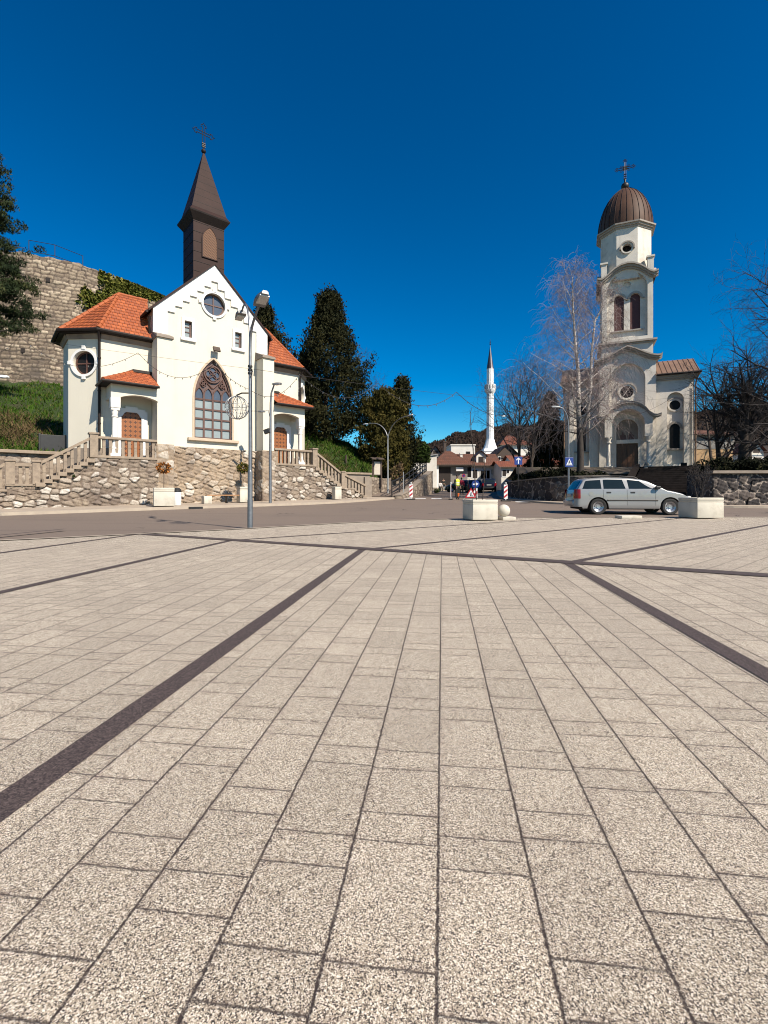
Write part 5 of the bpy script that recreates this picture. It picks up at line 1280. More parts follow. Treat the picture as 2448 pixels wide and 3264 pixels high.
b.build('balcony_grille',M['greywall'],bc)
b=MB(); b.lathe([(.95,zv(1246)),(.90,zv(1175))],12); b.build('upper_shaft',M['minaret'],MN)
b=MB(); b.lathe([(.96,zv(1176)),(.9,zv(1172)),(.02,zv(1100))],12); b.build('cap',M['spire_grey'],MN)
b=MB(); b.lathe([(.05,zv(1101)),(.05,zv(1082))],6)
for v,r in ((1097,.2),(1092,.16),(1087,.13)): b.sphere((0,0,zv(v)),r,10,8)
b.build('finial',M['iron'],MN)
MH=house('grey_roof_house','house with dark grey sheet roof between the minaret and the bare trees',1585,1650,92,10,1450,1424,'boardwood','tile_old','gable',0,0,((1592,1455,1468,.6,'white_paint','glass_dark'),),.5)
HR=house('red_roof_house','white house with red roof glimpsed through the bare street trees',1640,1715,84,9,1478,1452,'whitewall','tile_red','side',0,0,((1711,1480,1505,.7,'white_paint','glass'),),.5)
HP=house('pink_house','sunlit pinkish house low behind the dark conifer',1722,1790,80,9,1482,1462,'tanwall','tile_red','side',0,0,((1738,1486,1500,.9,'boardwood','darkgap'),),.5)
HT=house('tan_building','tan building with wide dark windows right of the grey church',2190,2335,66,12,1386,1372,'tanwall','tile_old','side',0,0,((2268,1396,1424,2.7,'trim','glass_dark'),(2232,1396,1424,1.2,'trim','glass_dark'),(2312,1396,1424,1.2,'trim','glass_dark')),.6,'building')
MB().box(-3.4,3.4,-.06,-.005,EYE+(1571-1431)/1500*66,EYE+(1571-1388)/1500*66).build('grey_storey',M['greywall'],HT)
HW_=house('white_gable_house','little white gabled house at the right edge behind the trees',2386,2434,82,9,1440,1416,'whitewall','tile_red','gable',0,0,((2411,1430,1443,1.1,'boardwood','darkgap'),(2414,1458,1474,1.3,'boardwood','darkgap')),.5)
# ================================================================ street furniture
def lamp_head(name,M4,parent,L=.62,w=.27,h=.12,top='lamp_grey'):
    b=MB(M4); n=10; rows=[]
    for i in range(n+1):
        t=i/n; x=L*t; ww=w/2*(.45+.55*math.sin(math.pi*min(1,.25+t*.72))); hh=h*(.5+.5*math.sin(math.pi*min(1,.2+t*.7)))
        rows.append([(x,-ww,0),(x,-ww*.92,hh*.6),(x,-ww*.5,hh),(x,ww*.5,hh),(x,ww*.92,hh*.6),(x,ww,0)])
    vs=[p for r in rows for p in r]; fs=[(i*6+j,(i+1)*6+j,(i+1)*6+j+1,i*6+j+1) for i in range(n) for j in range(5)]
    fs+=[(i*6,i*6+5,(i+1)*6+5,(i+1)*6) for i in range(n)]+[(0,1,2,3,4,5),tuple(n*6+j for j in range(6))[::-1]]
    b.add(vs,fs); h_=b.build(name,M[top],parent,smooth=35)
    b=MB(M4); b.cbox(L*.28,L*.92,-w*.36,w*.36,-.03,.004,.01); b.build('lens',M['lens'],h_); return h_
def aim(p,d,roll=0):   # frame at p with x along d, z up-ish
    d=Vector(d).normalized(); y=Vector((0,0,1)).cross(d).normalized(); z=d.cross(y)
    return Matrix(((d.x,y.x,z.x,p[0]),(d.y,y.y,z.y,p[1]),(d.z,y.z,z.z,p[2]),(0,0,0,1)))
# main lamp on the edge of the square
LP=Vector((-3.32,11.67,0)); LM=empty('street_lamp',LP,0,'tall galvanised street lamp with two curved arms standing at the edge of the paved square','street lamp')
b=MB(); b.tube([(0,0,-.03),(0,0,.65)],.066,16); b.tube([(0,0,.65),(0,0,1.37)],.060,16); b.tube([(0,0,1.36),(0,0,1.40)],[.060,.041],16); b.tube([(0,0,1.40),(0,0,2.9),(0,0,4.4)],[.041,.040,.036],14); b.lathe([(.068,.63),(.068,.66)],16)
b.build('pole',M['galv'],LM,smooth=35)
d=Vector((.5,-.86,0)).normalized()
def bez(p,n=12):
    p=[Vector(q) for q in p]; out=[]
    for i in range(n+1):
        t=i/n; q=list(p)
        while len(q)>1: q=[a.lerp(c,t) for a,c in zip(q,q[1:])]
        out.append(q[0])
    return out
A_=bez([(0,0,4.4),(0,0,4.9),d*.25+Vector((0,0,5.0)),d*.85+Vector((0,0,5.22))]); b=MB(); b.tube(A_,[.036-.0008*i for i in range(13)],10); b.build('arm',M['galv'],LM,smooth=True)
B_=bez([(0,0,4.35),(0,0,4.75),-d*.05+Vector((0,0,5.9)),-d*.75+Vector((0,0,5.85)),-d*.85+Vector((0,0,5.56))]); b=MB(); b.tube(B_,.024,10); b.build('arm',M['galv'],LM,smooth=True)
lamp_head('lamp_head',aim(d*.78+Vector((0,0,5.19)),d+Vector((0,0,.18))),LM,.56,.31,.13)
lamp_head('lamp_head',aim(-d*.80+Vector((0,0,5.56)),-d+Vector((0,0,-.06))),LM,.50,.26,.11)
b=MB()
for z in (3.78,3.86,3.95): b.lathe([(.055,z),(.06,z+.02),(.055,z+.05)],12)
b.tube([(.03,-.05,3.7),(.07,-.04,3.85),(.0,-.06,3.98)],.012,5); b.tube([(.045,0,1.2),(.052,.0,2.0),(.045,-.02,3.4),(.05,0,3.8)],.007,5); b.build('cable_clamp',M['black_plastic'],LM,smooth=True)
WB=empty('wire_globe',LP+Vector((-.32,-.02,2.95)),0,'open wire globe light ornament hanging beside the tall street lamp','light ornament'); r=.285
b=MB()
for k in range(7):
    a=math.pi*k/7; b.tube([(r*math.sin(t)*math.cos(a),r*math.sin(t)*math.sin(a),r*math.cos(t)) for t in [2*math.pi*i/32 for i in range(32)]],.008,6,closed=True)
b.build('meridian_wire',M['lead'],WB,smooth=True)
b=MB()
for z in (-.09,.05): rr=math.sqrt(r*r-z*z); b.tube([(rr*math.cos(t),rr*math.sin(t),z) for t in [2*math.pi*i/32 for i in range(32)]],.006,6,closed=True)
b.build('ring_wire',M['lead'],WB,smooth=True)
b=MB()
for i in range(46):
    a=math.pi*2*(i*.618%1); t=math.acos(1-2*(i+.5)/46); b.sphere((r*1.03*math.sin(t)*math.cos(a),r*1.03*math.sin(t)*math.sin(a),r*1.03*math.cos(t)),.012,6,4)
b.build('bulb',M['bulb'],WB)
b=MB(); b.tube([(.28,.0,.36),(.12,0,.36),(-.02,0,.30)],.018,6); b.tube([(-.02,0,.31),(-.02,0,-.28)],.008,6); b.tube([(.28,0,-.08),(.6,0,-.09)],.006,5); b.build('bracket',M['iron'],WB)
# garlands
def cable(name,label,pts,r=.009,drops=0,seed=1,group='string lights over the street',cat='string lights',bulb=.045):
    o=MB(); o.tube(pts,r*.68,6); o=o.build(name,M['cable'],None,smooth=True); tag(o,label,cat,group)
    if drops:
        rg=random.Random(seed); n=len(pts); first=None
        for i in range(1,n-1):
            if i%drops==0:
                p=Vector(pts[i]); dz=rg.choice((-1,-1,-1,1))
                if first is None: first=MB().tube([(0,0,0),(rg.uniform(-.02,.02),0,-bulb)],[.010,.013],5).build('bulb',M['bulb'],o,loc=tuple(p))
                else:
                    c_=first.copy(); COL.objects.link(c_); c_.location=p; c_.scale=(1,1,-dz)
    return o
def online(P,Q,u):
    r=(u-1224)/1500; t=(r*P.y-P.x)/((Q.x-P.x)-r*(Q.y-P.y)); return P.lerp(Q,t)
def fest(a,b_,sag,n=26,skew=.5):
    out=[]
    for i in range(n+1):
        t=i/n; p=Vector(a).lerp(Vector(b_),t); s=4*t*(1-t); p.z-=sag*s; out.append(p)
    return out
PL=Vector((-3.32,11.67,3.92)); PLEFT=Vector((-13.4,14.5,5.98)); PR=Vector((10.02,25.55,5.62))
cable('messenger_cable','thin straight cable from the tall street lamp to the upper left over the church',fest(PLEFT,PL,.05),.005,0,1,None,'cable')
cable('messenger_cable','thin straight cable from the tall street lamp across to the curved lamp',fest(PL,PR,.12),.007,0,1,None,'cable')
k1,k2,k3=online(PLEFT,PL,684),online(PLEFT,PL,440),online(PLEFT,PL,63)
LA=LP+Vector((0,0,3.40))
cable('string_lights','light string sagging from the tall lamp to its first peak at the arched window',fest(LA,k1,.09,22),.008,3,1)
cable('string_lights','light string sagging between the arched window and the left porch roof',fest(k1,k2,.50,30),.008,3,2)
cable('string_lights','light string sagging across the round window of the left church wing',fest(k2,k3,.62,40),.008,4,3)
cable('string_lights','light string dropping to the left picture edge before the fortress wall',fest(k3,k3+Vector((-2.2,.6,.1)),.5,20),.008,4,4)
r1,r2,r3,r4,r5=[online(PL,PR,u) for u in (955,1204,1455,1700,1815)]
cable('string_lights','light string from the tall lamp past the slim lamp to the right church wing',fest(LA,r1,.36,30),.009,4,5)
cable('string_lights','light string sagging in front of the big dark conifer',fest(r1,r2,.55,30),.010,4,6)
cable('string_lights','light string sagging from the second conifer into the blue sky',fest(r2,r3,.62,34),.014,4,7,bulb=.07)
sl=cable('string_lights','light string sagging in front of the white minaret',fest(r3,r4,.80,34),.015,4,8,bulb=.07)
MB().cbox(-.06,.06,-.03,.03,-.05,.0,.008).build('connector',M['white_paint'],sl,loc=tuple(fest(r3,r4,.80,34)[19]))
cable('string_lights','light string between the bare street trees and the curved lamp',fest(r4,r5,.5,24),.013,4,9,bulb=.07)
Q0=PR; Q1=Vector((25,21.5,6.2)); q1=online(Q0,Q1,2149)
cable('messenger_cable','thin straight cable in front of the grey church right of the curved lamp',fest(Q0,Q1,.1),.006,0,1,None,'cable')
cable('string_lights','light string from the curved lamp to its peak by the right round window',fest(Q0-Vector((0,0,.4)),q1,.75,34),.010,5,10)
cable('string_lights','light string falling right from the right round window of the grey church',fest(q1,Q1,.8,34),.010,5,11)
# slim lamp on the pavement
SL=Vector((-6.09,25.2,gz(25.2)+.06)); S_=empty('street_lamp',SL,0,'slim grey lamp post with small camera arm before the right church porch','street lamp')
b=MB(); b.tube([(0,0,0),(0,0,2.4),(.02,0,5.4)],[.085,.075,.055],12); b.tube([(.02,0,5.38),(.06,-.02,5.9),(.22,-.1,6.3)],[.05,.045,.04],10); b.build('pole',M['galv'],S_,smooth=35)
lamp_head('lamp_head',aim((.16,-.08,6.32),(.9,-.4,.0)),S_,.55,.26,.10)
b=MB(); b.tube([(0,0,4.5),(-.1,0,4.98),(-.28,-.05,4.93)],.02,6); b.cbox(-.62,-.26,-.12,.0,4.86,4.96,.02); b.build('camera_arm',M['lamp_grey'],S_)
b=MB(Matrix.Translation((-.16,-.05,3.85))@Matrix.Rotation(R(-20),4,'Y')); b.cbox(-.16,.16,-.12,.1,-.12,.12,.02); b.build('floodlight',M['black_plastic'],S_)
# double armed lamp further on
DL=Vector((.29,36,gz(36)+.05)); D_=empty('street_lamp',DL,0,'pale double armed street lamp before the second conifer','street lamp')
b=MB(); b.tube([(0,0,0),(0,0,2.),(0,0,4.4)],[.075,.06,.045],12); b.build('pole',M['lead'],D_,smooth=True)
for tip in (Vector((-1.62,1.55,5.78)),Vector((1.50,-2.3,5.82))):
    pts=bez([(0,0,4.3),(0,0,5.1),tip*.35+Vector((0,0,3.95)),tip]); b=MB(); b.tube(pts,[.034]*8+[.028]*5,8); b.build('arm',M['lead'],D_,smooth=True)
    dd=Vector((tip.x,tip.y,0)).normalized(); lamp_head('lamp_head',aim(tip-dd*.05,dd+Vector((0,0,.05))),D_,.5,.16,.07,'white_paint')
# curved lamp with the crossing sign
CL=Vector((10.02,25.55,gz(25.55)+.05)); C_=empty('street_lamp',CL,0,'curved single arm lamp post carrying the pedestrian crossing sign behind the silver car','street lamp')
b=MB(); b.tube([(0,0,0),(0,0,2.),(0,0,4.1)]+[tuple(p) for p in bez([(0,0,4.1),(0,0,4.8),(-.25,0,5.25),(-.55,0,5.22)],8)[1:]],[.055,.05,.035]+[.028]*8,10); b.build('pole',M['galv'],C_,smooth=True)
lamp_head('lamp_head',aim((-.5,0,5.20),(-1,0,.08)),C_,.42,.16,.07,'lead')
X0=empty('crossing_sign',CL+Vector((0,-.09,2.22)),R(4),'square blue pedestrian crossing sign with white triangle on the curved lamp post','road sign')
MB().cbox(-.23,.23,-.012,.012,-.26,.26,.008).build('plate',M['blue'],X0)
b=MB(); b.xz([(-.175,-.17),(.175,-.17),(.0,.20)],-.017,-.0125); b.build('triangle',M['skyarrow'],X0)
b=MB()
b.sphere((0,-.019,.085),.021,10,6,sc=(1,.2,1)); b.xz([(-.024,.06),(.024,.06),(.028,-.02),(-.022,-.02)],-.022,-.0172); b.xz([(-.02,-.02),(.004,-.02),(-.035,-.11),(-.058,-.105)],-.022,-.0172); b.xz([(.0,-.02),(.026,-.02),(.055,-.105),(.032,-.11)],-.022,-.0172); b.xz([(.02,.055),(.03,.045),(.07,-.02),(.055,-.025)],-.022,-.0172); b.xz([(-.03,.045),(-.02,.055),(-.05,-.03),(-.064,-.025)],-.022,-.0172)
for k in range(5): x=-.12+.06*k; b.xz([(x-.014,-.16),(x+.014,-.16),(x+.01,-.12),(x-.006,-.12)],-.022,-.0172)
b.build('walker_symbol',M['black_plastic'],X0)
# left edge lamp
EL=Vector((-14.95,18.0,gz(18)+.06)); E_=empty('street_lamp',EL,0,'pale lamp head reaching in at the left picture edge over the grass bank','street lamp')
b=MB(); b.tube([(0,0,0),(0,0,3),(0,0,4.9),(.08,0,5.1),(.2,0,5.15)],[.08,.07,.05,.04,.035],10); b.build('pole',M['lead'],E_,smooth=True); lamp_head('lamp_head',aim((.16,0,5.14),(1,0,.02)),E_,.42,.22,.09,'white_paint')
# blue one way sign
BS=Vector((8.99,31.5,gz(31.5)+.03)); B0=empty('one_way_sign',BS,R(6),'square blue sign with white upward arrow before the dark stone wall','road sign')
MB().tube([(0,0.03,0),(0,.03,2.86)],.03,8).build('pole',M['iron'],B0); MB().cbox(-.27,.27,-.015,.01,2.32,2.86,.008).build('plate',M['blue'],B0)
b=MB(); b.box(-.028,.028,-.021,-.0155,2.38,2.76); 
for sg in (-1,1): b.hexa([(sg*.0,-.022,2.80),(sg*.0,-.0157,2.80),(sg*.0,-.0157,2.73),(sg*.0,-.022,2.73)],[(sg*.14,-.022,2.68),(sg*.14,-.0157,2.68),(sg*.14,-.0157,2.60),(sg*.14,-.022,2.60)])
b.build('arrow',M['skyarrow'],B0)
# round prohibition sign and dark red board at the shops
p=at(1478,1516,62); N0=empty('round_sign',(p.x,p.y,gz(62)),0,'round red sign on a pole beside the white shop door','road sign')
MB().tube([(0,0.02,0),(0,.02,p.z-gz(62)+.25)],.03,6).build('pole',M['lead'],N0); MB(Matrix.Translation((0,0,p.z-gz(62)))).xz(circle(0,0,.24,24),-.01,.01).build('plate',M['red'],N0); MB(Matrix.Translation((0,0,p.z-gz(62)))).xz(circle(0,0,.15,20),-.016,-.011).build('disc',M['blue'],N0)
p=at(1478,1504,69.5); o=MB().cbox(-.42,.42,-.04,.04,-.25,.25,.01).build('shop_board',M['redcloth'],loc=tuple(p)); tag(o,'dark red rectangular board hanging at the porch corner above the round sign','sign')
# ---- planters
def planter(name,label,loc,rz,w,h,cat='planter',depth=None,grooves=2,group=None):
    P=empty(name,loc,rz,label,cat,group); d=depth or w; x,y=w/2,d/2
    b=MB(); b.cbox(-x,x,-y,y,.03,h*.78,.02); b.cbox(-x+.015,x-.015,-y+.015,y-.015,h*.78-.01,h*.80,.004); b.cbox(-x,x,-y,y,h*.80,h*.86,.012)
    if grooves>1: b.cbox(-x+.015,x-.015,-y+.015,y-.015,h*.86-.01,h*.885,.004)
    t=.07
    for a in ((-x,x,-y,-y+t),(-x,x,y-t,y),(-x,-x+t,-y+t+.002,y-t-.002),(x-t,x,-y+t+.002,y-t-.002)): b.cbox(*a,h*.885-.004,h,.012)
    b.build('box',M['concrete_white'],P,smooth=30)
    MB().box(-x+t,x-t,-y+t,y-t,h*.87,h*.93).build('soil',M['soil'],P); return P
rzA=math.atan2(.18,.78)
c=Vector((2.65,14.0,0))+Vector((.974,.225,0))*.40+Vector((-.225,.974,0))*.40
PLA=planter('concrete_planter','big square white concrete planter with two thin saplings beside the stone ball',c,rzA,.81,.635)
c2_=Vector((10.07,15.1,0))+Vector((.99,.08,0))*.44+Vector((-.08,.99,0))*.44
PLB=planter('concrete_planter','big square concrete planter with dark bare shrub right of the silver car',c2_,R(4),.90,.685)
slabm='concrete_white'
bs=Vector((3.78,14.62,0)); BO=empty('ball_bollard',bs,R(8),'white concrete ball on a flat slab right of the square planter','bollard')
MB().cbox(-.20,.22,-.28,.28,.0,.105,.015).build('slab',M['concrete_white'],BO,smooth=30); b=MB(); b.sphere((-.06,.0,.29),.19,28,18); b.build('ball',M['concrete_white'],BO,smooth=True)
o=MB().cbox(-.34,.34,-.22,.22,0,.10,.015).build('empty_slab',M['concrete_white'],loc=(8.02,15.45,0),rz=R(3),smooth=30); tag(o,'low empty white slab on the paving in front of the silver car','slab')
gL=lambda y:gz(y)+.08
PLC=planter('tall_planter','white box planter with rusty leaved ball tree by the left church wall',(-10.18,21.75,gL(21.5)),A1-.22,.86,.86)
# litter bin
LB=empty('litter_bin',(-10.02,22.75,gL(22.7)),0,'white cylindrical litter bin with black lid beside the white planter','litter bin')
MB().lathe([(.19,0),(.20,.02),(.205,.62),(.20,.64)],24).build('drum',M['white_paint'],LB,smooth=35); b=MB(); b.lathe([(.215,.64),(.215,.70),(.20,.72),(.20,.76),(.12,.84),(.0,.86)],24); b.build('lid',M['black_plastic'],LB,smooth=35)
# bench with concrete ends
a=Vector((-9.17,24.35,0)); c=Vector((-7.66,25.55,0)); dd=(c-a).normalized(); rzb=math.atan2(dd.y,dd.x); BN=empty('bench',(a.x,a.y,gL(24.5)),rzb,'wooden plank bench on white concrete end blocks by the rubble wall','bench'); Lb=(c-a).length
MB().cbox(-.2,.2,-.22,.22,0,.40,.015).build('end_block',M['concrete_white'],BN,smooth=30)
b=MB(); b.cbox(-.05,Lb-.26,-.20,-.03,.405,.455,.008); b.cbox(-.05,Lb-.26,.0,.17,.405,.455,.008); b.build('seat',M['bench_wood'],BN)
MB().box(Lb*.52,Lb*.52+.07,-.15,.12,0,.40).build('leg',M['iron'],BN)
PLD=planter('tall_planter','narrow tall white planter with green ball tree at the right end of the bench',(c.x,c.y,gL(25.5)),rzb,.52,.86,grooves=1)
PLE=planter('tall_planter','narrow white planter box before the right stairs, with nothing growing in it',(-2.99,29.75,gL(29.7)),A1-.1,.46,.82,grooves=2)
# ---- road works
def delineator(label,u,v,Y,edge=False):
    g=empty('barrier_board',(atx(u,Y),Y,gz(Y)-.05),R(78) if edge else R(4),label,'barrier','striped barrier boards at the road works')
    MB().cbox(-.30,.30,-.14,.14,0,.08,.02).build('rubber_base',M['rubber'],g)
    b=MB(); b.cbox(-.125,.125,-.02,.02,.16,1.08,.012); b.tube([(0,0,.06),(0,0,.17)],.03,8); bd=b.build('board',M['white_paint'],g)
    b=MB()
    for k in range(3):
        z=.20+.30*k; b.xz([(-.11,z),(.11,z+.18),(.11,z+.32 if z+.32<1.06 else 1.06),(-.11,z+.14)],-.0245,-.0205)
    b.build('red_stripe',M['red'],bd)
    b=MB(); b.cbox(-.05,.05,-.035,.035,1.08,1.12,.01); b.lathe([(.055,1.12),(.06,1.2),(.03,1.24)],12); b.build('warning_lamp',M['lens'],g); return g
delineator('red and white striped barrier board before the curved stone wall',1310,1587,33.0)
delineator('pale barrier board seen edge on beside the worker in yellow vest',1437,1587,33.0,True)
delineator('red and white striped barrier board before the dark stone wall',1612,1593,30.2)
Y=31.6; RS=empty('roadworks_sign',(atx(1499,Y),Y,gz(Y)-.05),R(10),'triangular red bordered roadworks sign on folding legs behind the big planter','road sign')
Mt=Matrix.Rotation(R(10),4,'X'); s=.46
def tri(r,cz): return [(-r*.866*1.0,cz-r*.5),(r*.866,cz-r*.5),(0,cz+r)]
b=MB(Mt); b.xz(tri(.46,.42),-.012,.012); b.build('plate',M['red'],RS); b=MB(Mt); b.xz(tri(.31,.42),-.018,-.0125); b.build('face',M['skyarrow'],RS)
b=MB(Mt); b.sphere((.02,-.02,.56),.03,8,6,sc=(1,.2,1)); b.xz([(-.03,.42),(.05,.42),(.05,.54),(-.01,.55)],-.024,-.0185); b.xz([(-.05,.30),(.0,.30),(.03,.42),(-.02,.42)],-.024,-.0185); b.xz([(.02,.30),(.07,.30),(.05,.42),(.01,.42)],-.024,-.0185); b.xz([(-.03,.50),(-.015,.53),(-.14,.40),(-.15,.42)],-.024,-.0185); b.xz([(.07,.30),(.20,.30),(.14,.37)],-.024,-.0185); b.build('digger_symbol',M['black_plastic'],RS)
b=MB(); b.tube([(-.38,.0,.2),(-.55,-.05,0)],.014,6); b.tube([(.38,.0,.2),(.55,-.05,0)],.014,6); b.tube([(-.3,.05,.3),(-.3,.5,0)],.014,6); b.tube([(.3,.05,.3),(.3,.5,0)],.014,6); b.build('leg',M['lead'],RS)
BD=empty('arrow_board',(atx(1516,32.2),32.2,gz(32.2)-.05),R(-2),'round blue sign with white right arrow above a red and white board behind the planter','road sign')
zc=EYE+(1571-1543)/1500*32.2-gz(32.2)+.05
b=MB(Matrix.Translation((0,0,zc))); b.xz(circle(0,0,.265,32),-.012,.012); b.build('plate',M['blue'],BD)
b=MB(Matrix.Translation((0,0,zc))@Matrix.Rotation(R(-5),4,'Y')); b.xz([(-.19,-.045),(.04,-.045),(.04,-.11),(.20,.0),(.04,.11),(.04,.045),(-.19,.045)],-.018,-.0125); b.build('arrow',M['skyarrow'],BD)
b=MB(); b.cbox(-.13,.13,.02,.05,.15,.82,.01); bo=b.build('lower_board',M['white_paint'],BD); b=MB(); b.xz([(-.12,.2),(.12,.42),(.12,.66),(-.12,.44)],.014,.0195); b.xz([(-.12,.62),(.05,.8),(-.12,.8)],.014,.0195); b.build('red_stripe',M['red'],bo)
MB().tube([(0,.06,0),(0,.06,zc+.2)],.022,6).build('pole',M['lead'],BD); MB().cbox(-.3,.3,-.1,.25,0,.07,.02).build('rubber_base',M['rubber'],BD)
# notice board, stake, thin post
p=at(1202,1516,36.2); NB=empty('notice_board',(p.x,p.y,p.z-.6),R(18),'wooden notice board with little roof on the grass bank','notice board')
b=MB(); 
for x in (-.34,.34): b.cbox(x-.05,x+.05,-.05,.05,-.3,1.85,.008)
b.build('post',M['boardwood'],NB); MB().cbox(-.28,.28,-.03,.03,.62,1.72,.01).build('board',M['boardwood'],NB); MB().box(-.24,.24,-.038,-.031,.68,1.66).build('notice',M['paper'],NB); MB().hexa([(-.48,-.34,1.82),(.48,-.34,1.82),(.48,.25,1.95),(-.48,.25,1.95)],[(-.48,-.34,1.88),(.48,-.34,1.88),(.48,.25,2.02),(-.48,.25,2.02)]).build('roof',M['boardwood'],NB)
p=at(1102,1494,37.5); o=MB().tube([(0,0,-.5),(.02,0,1.1)],[.09,.075],8).build('wooden_stake',M['bark'],loc=tuple(p)); tag(o,'short weathered wooden stake standing on the grass bank','stake')
o=MB().tube([(0,0,0),(0,0,1.95)],.03,8).build('thin_post',M['lead'],loc=(atx(1286,35.2),35.2,gz(35.2)+.0)); tag(o,'thin bare metal post at the start of the ramp railing','post')
o=MB().box(-.35,.35,-.18,.18,0,.015).build('drain_grate',M['iron'],loc=(8.55,28.6,gz(28.6)-.05),rz=R(-80)); tag(o,'dark drain grate in the gutter below the dark stone wall','drain')
o=MB().box(-.30,.30,-.02,.02,0,.10).box(-.3,.3,-.14,-.1,0,.1).build('drain_grate',M['iron'],loc=(-8.8,21.95,gz(22)-.05),rz=A1); tag(o,'small dark drain inlet in the kerb before the church','drain')
o=MB().cbox(-.9,.9,-.5,.5,-.2,.42,.03).build('concrete_block',M['kerbstone'],loc=(atx(1397,63),63,gz(63)),rz=R(-8)); tag(o,'low pale concrete ledge under the porch pillar at the street end','ledge')
# ================================================================ cars
def car(name,label,loc,rz,prof,Lc,axles,paintm,W=.855,belt=.98,wins=(),rack=True,rim='alloy',tail=True,group=None,detail=True,sc=1.):
    K=empty(name,loc,rz,label,'car',group); K.scale=(sc,sc,sc)
    ra,fa=axles; top=lambda x:lerp_t(x,prof); RA=.37; zw=.31
    def bot(x):
        z=.24 if .3<x<Lc-.25 else .30
        for a in axles:
            d=abs(x-a)
            if d<RA: z=max(z,zw+math.sqrt(RA*RA-d*d))
        return z
    def plan(x):
        t=abs(x-Lc*.5)/(Lc*.5); k=1-.07*t**3
        e=min(x,Lc-x)
        if e<.22: k*=1-.20*(1-e/.22)**2.2
        return k
    def half(x,z):
        if z<.32: f=.95+.05*(z-.2)/.12
        elif z<belt-.18: f=1.0
        elif z<belt: f=1-.02*(z-belt+.18)/.18
        else: f=.98-.36*(z-belt)
        return W*plan(x)*f
    xs=[0,.015,.04,.08]+[.12+.04*i for i in range(int((Lc-.24)/.04)+1)]+[Lc-.08,Lc-.04,Lc-.015,Lc]
    V=[];ns=14;nt=7
    for x in xs:
        zt=top(x); zb=min(bot(x),zt-.06); sh=min(.07,(zt-zb)*.3); row=[]
        for j in range(ns+1): z=zb+(zt-sh-zb)*j/ns; row.append((x,-half(x,z),z))
        ws=half(x,zt-sh)
        for j in range(1,nt): 
            a=math.pi/2*j/nt; row.append((x,-ws*(1-(1-math.cos(a))*.16) if False else -ws*math.cos(a)**.55,zt-sh+sh*math.sin(a)))
        row.append((x,0,zt)); row+=[(p[0],-p[1],p[2]) for p in reversed(row[:-1])]; V.append(row)
    m=len(V[0]); b=MB(); b.add([p for r in V for p in r],[(i*m+j,(i+1)*m+j,(i+1)*m+j+1,i*m+j+1) for i in range(len(xs)-1) for j in range(m-1)]+[tuple(range(m)),tuple((len(xs)-1)*m+j for j in range(m))[::-1]])
    body=b.build('body',M[paintm],K,smooth=38)
    b=MB(); b.box(.25,Lc-.25,-W*.80,W*.80,.20,.62); b.box(.6,Lc-1.3,-W*.6,W*.6,.6,belt+.05); b.build('underbody',M['darkgap'],K)
    for (x0,x1,x2,x3,za,zb) in wins:     # bottom x0..x1, top x2..x3
        for sg in (-1,1):
            b=MB(); n=8
            def pt(s,t):
                xa=x0+(x2-x0)*t; xb=x1+(x3-x1)*t; x=xa+(xb-xa)*s; z=za+(min(zb,top(x)-.10)-za)*t; return (x,sg*(half(x,z)+.007),z)
            b.grid(pt,[i/n for i in range(n+1)],[i/5 for i in range(6)]); b.build('side_window',M['car_glass'],K,smooth=True)
    def topglass(xa,xb,nm,inset=.86,zmin=None):
        b=MB(); n=10
        def pt(s,t):
            x=xa+(xb-xa)*s; zt=top(x); sh=.07; ws=half(x,zt-sh)*inset; y=-ws+2*ws*t; q=min(1,abs(y)/max(half(x,zt-sh),.01)); return (x,y,zt-.0-sh*(q**3.6)+.010)
        b.grid(pt,[i/n for i in range(n+1)],[i/10 for i in range(11)]); 
        # push outwards along the slope so that the pane lies on the body
        o=b.build(nm,M['car_glass'],K,smooth=True); return o
    ws=[x for x,z in prof]; topglass(prof[-7][0]+.04,prof[-6][0]-.03,'windscreen'); topglass(prof[2][0]+.02,prof[3][0]-.04,'rear_window',.84)
    b=MB()
    for sg in (-1,1):
        b.tube([(1.2+.02*i,sg*(half(1.2,belt-.35)+.004),belt-.42) for i in range(int((fa-RA-1.25)/.02))],.028,6) if detail else None
    if detail: b.build('rub_strip',M['black_plastic'],K)
    if detail:
        for sg in (-1,1):
            for hx in (1.18,2.05):
                MB().cbox(hx,hx+.17,sg*(half(hx,.86)+.0)-.012,sg*(half(hx,.86))+.016,.82,.885,.01).build('door_handle',M['black_plastic'],K)
            mx=prof[-6][0]-.40; b=MB(); b.cbox(mx-.08,mx+.10,sg*(W+.05)-.07,sg*(W+.05)+.07,belt+.0,belt+.12,.03); b.tube([(mx+.02,sg*(W-.06),belt+.02),(mx,sg*(W+.02),belt+.05)],.025,6); b.build('wing_mirror',M['black_plastic'],K)
            for dx in (1.06,1.93,2.96):
                b=MB(); b.tube([(dx,sg*(half(dx,z)+.001),z) for z in [.36+.05*i for i in range(13)]],.005,4); b.build('door_seam',M['dark_trim'],K)
        b=MB(); b.xz(circle(.62,.80,.085,20),-half(.62,.8)-.006,-half(.62,.8)); b.build('fuel_flap',M[paintm],K)
    for sg in (-1,1):
        b=MB(); n=6
        b.grid(lambda s,t:(.03+(.20 if detail else .07)*s,sg*(half(.03+.20*s,.62+.36*t)+.012),.62+.36*t),[i/n for i in range(n+1)],[i/n for i in range(n+1)])
        def rr(s,t):
            z=.62+.33*t; xx=.02
            for xq in [i*.005 for i in range(90)]:
                if top(xq)>=z: xx=xq; break
            return (xx-.014,sg*(half(max(xx,.03),z-.02)*(1-(.27 if detail else .14)*s)),z)
        b.grid(rr,[i/4 for i in range(5)],[i/6 for i in range(7)]); b.build('tail_light',M['taillight'],K,smooth=True)
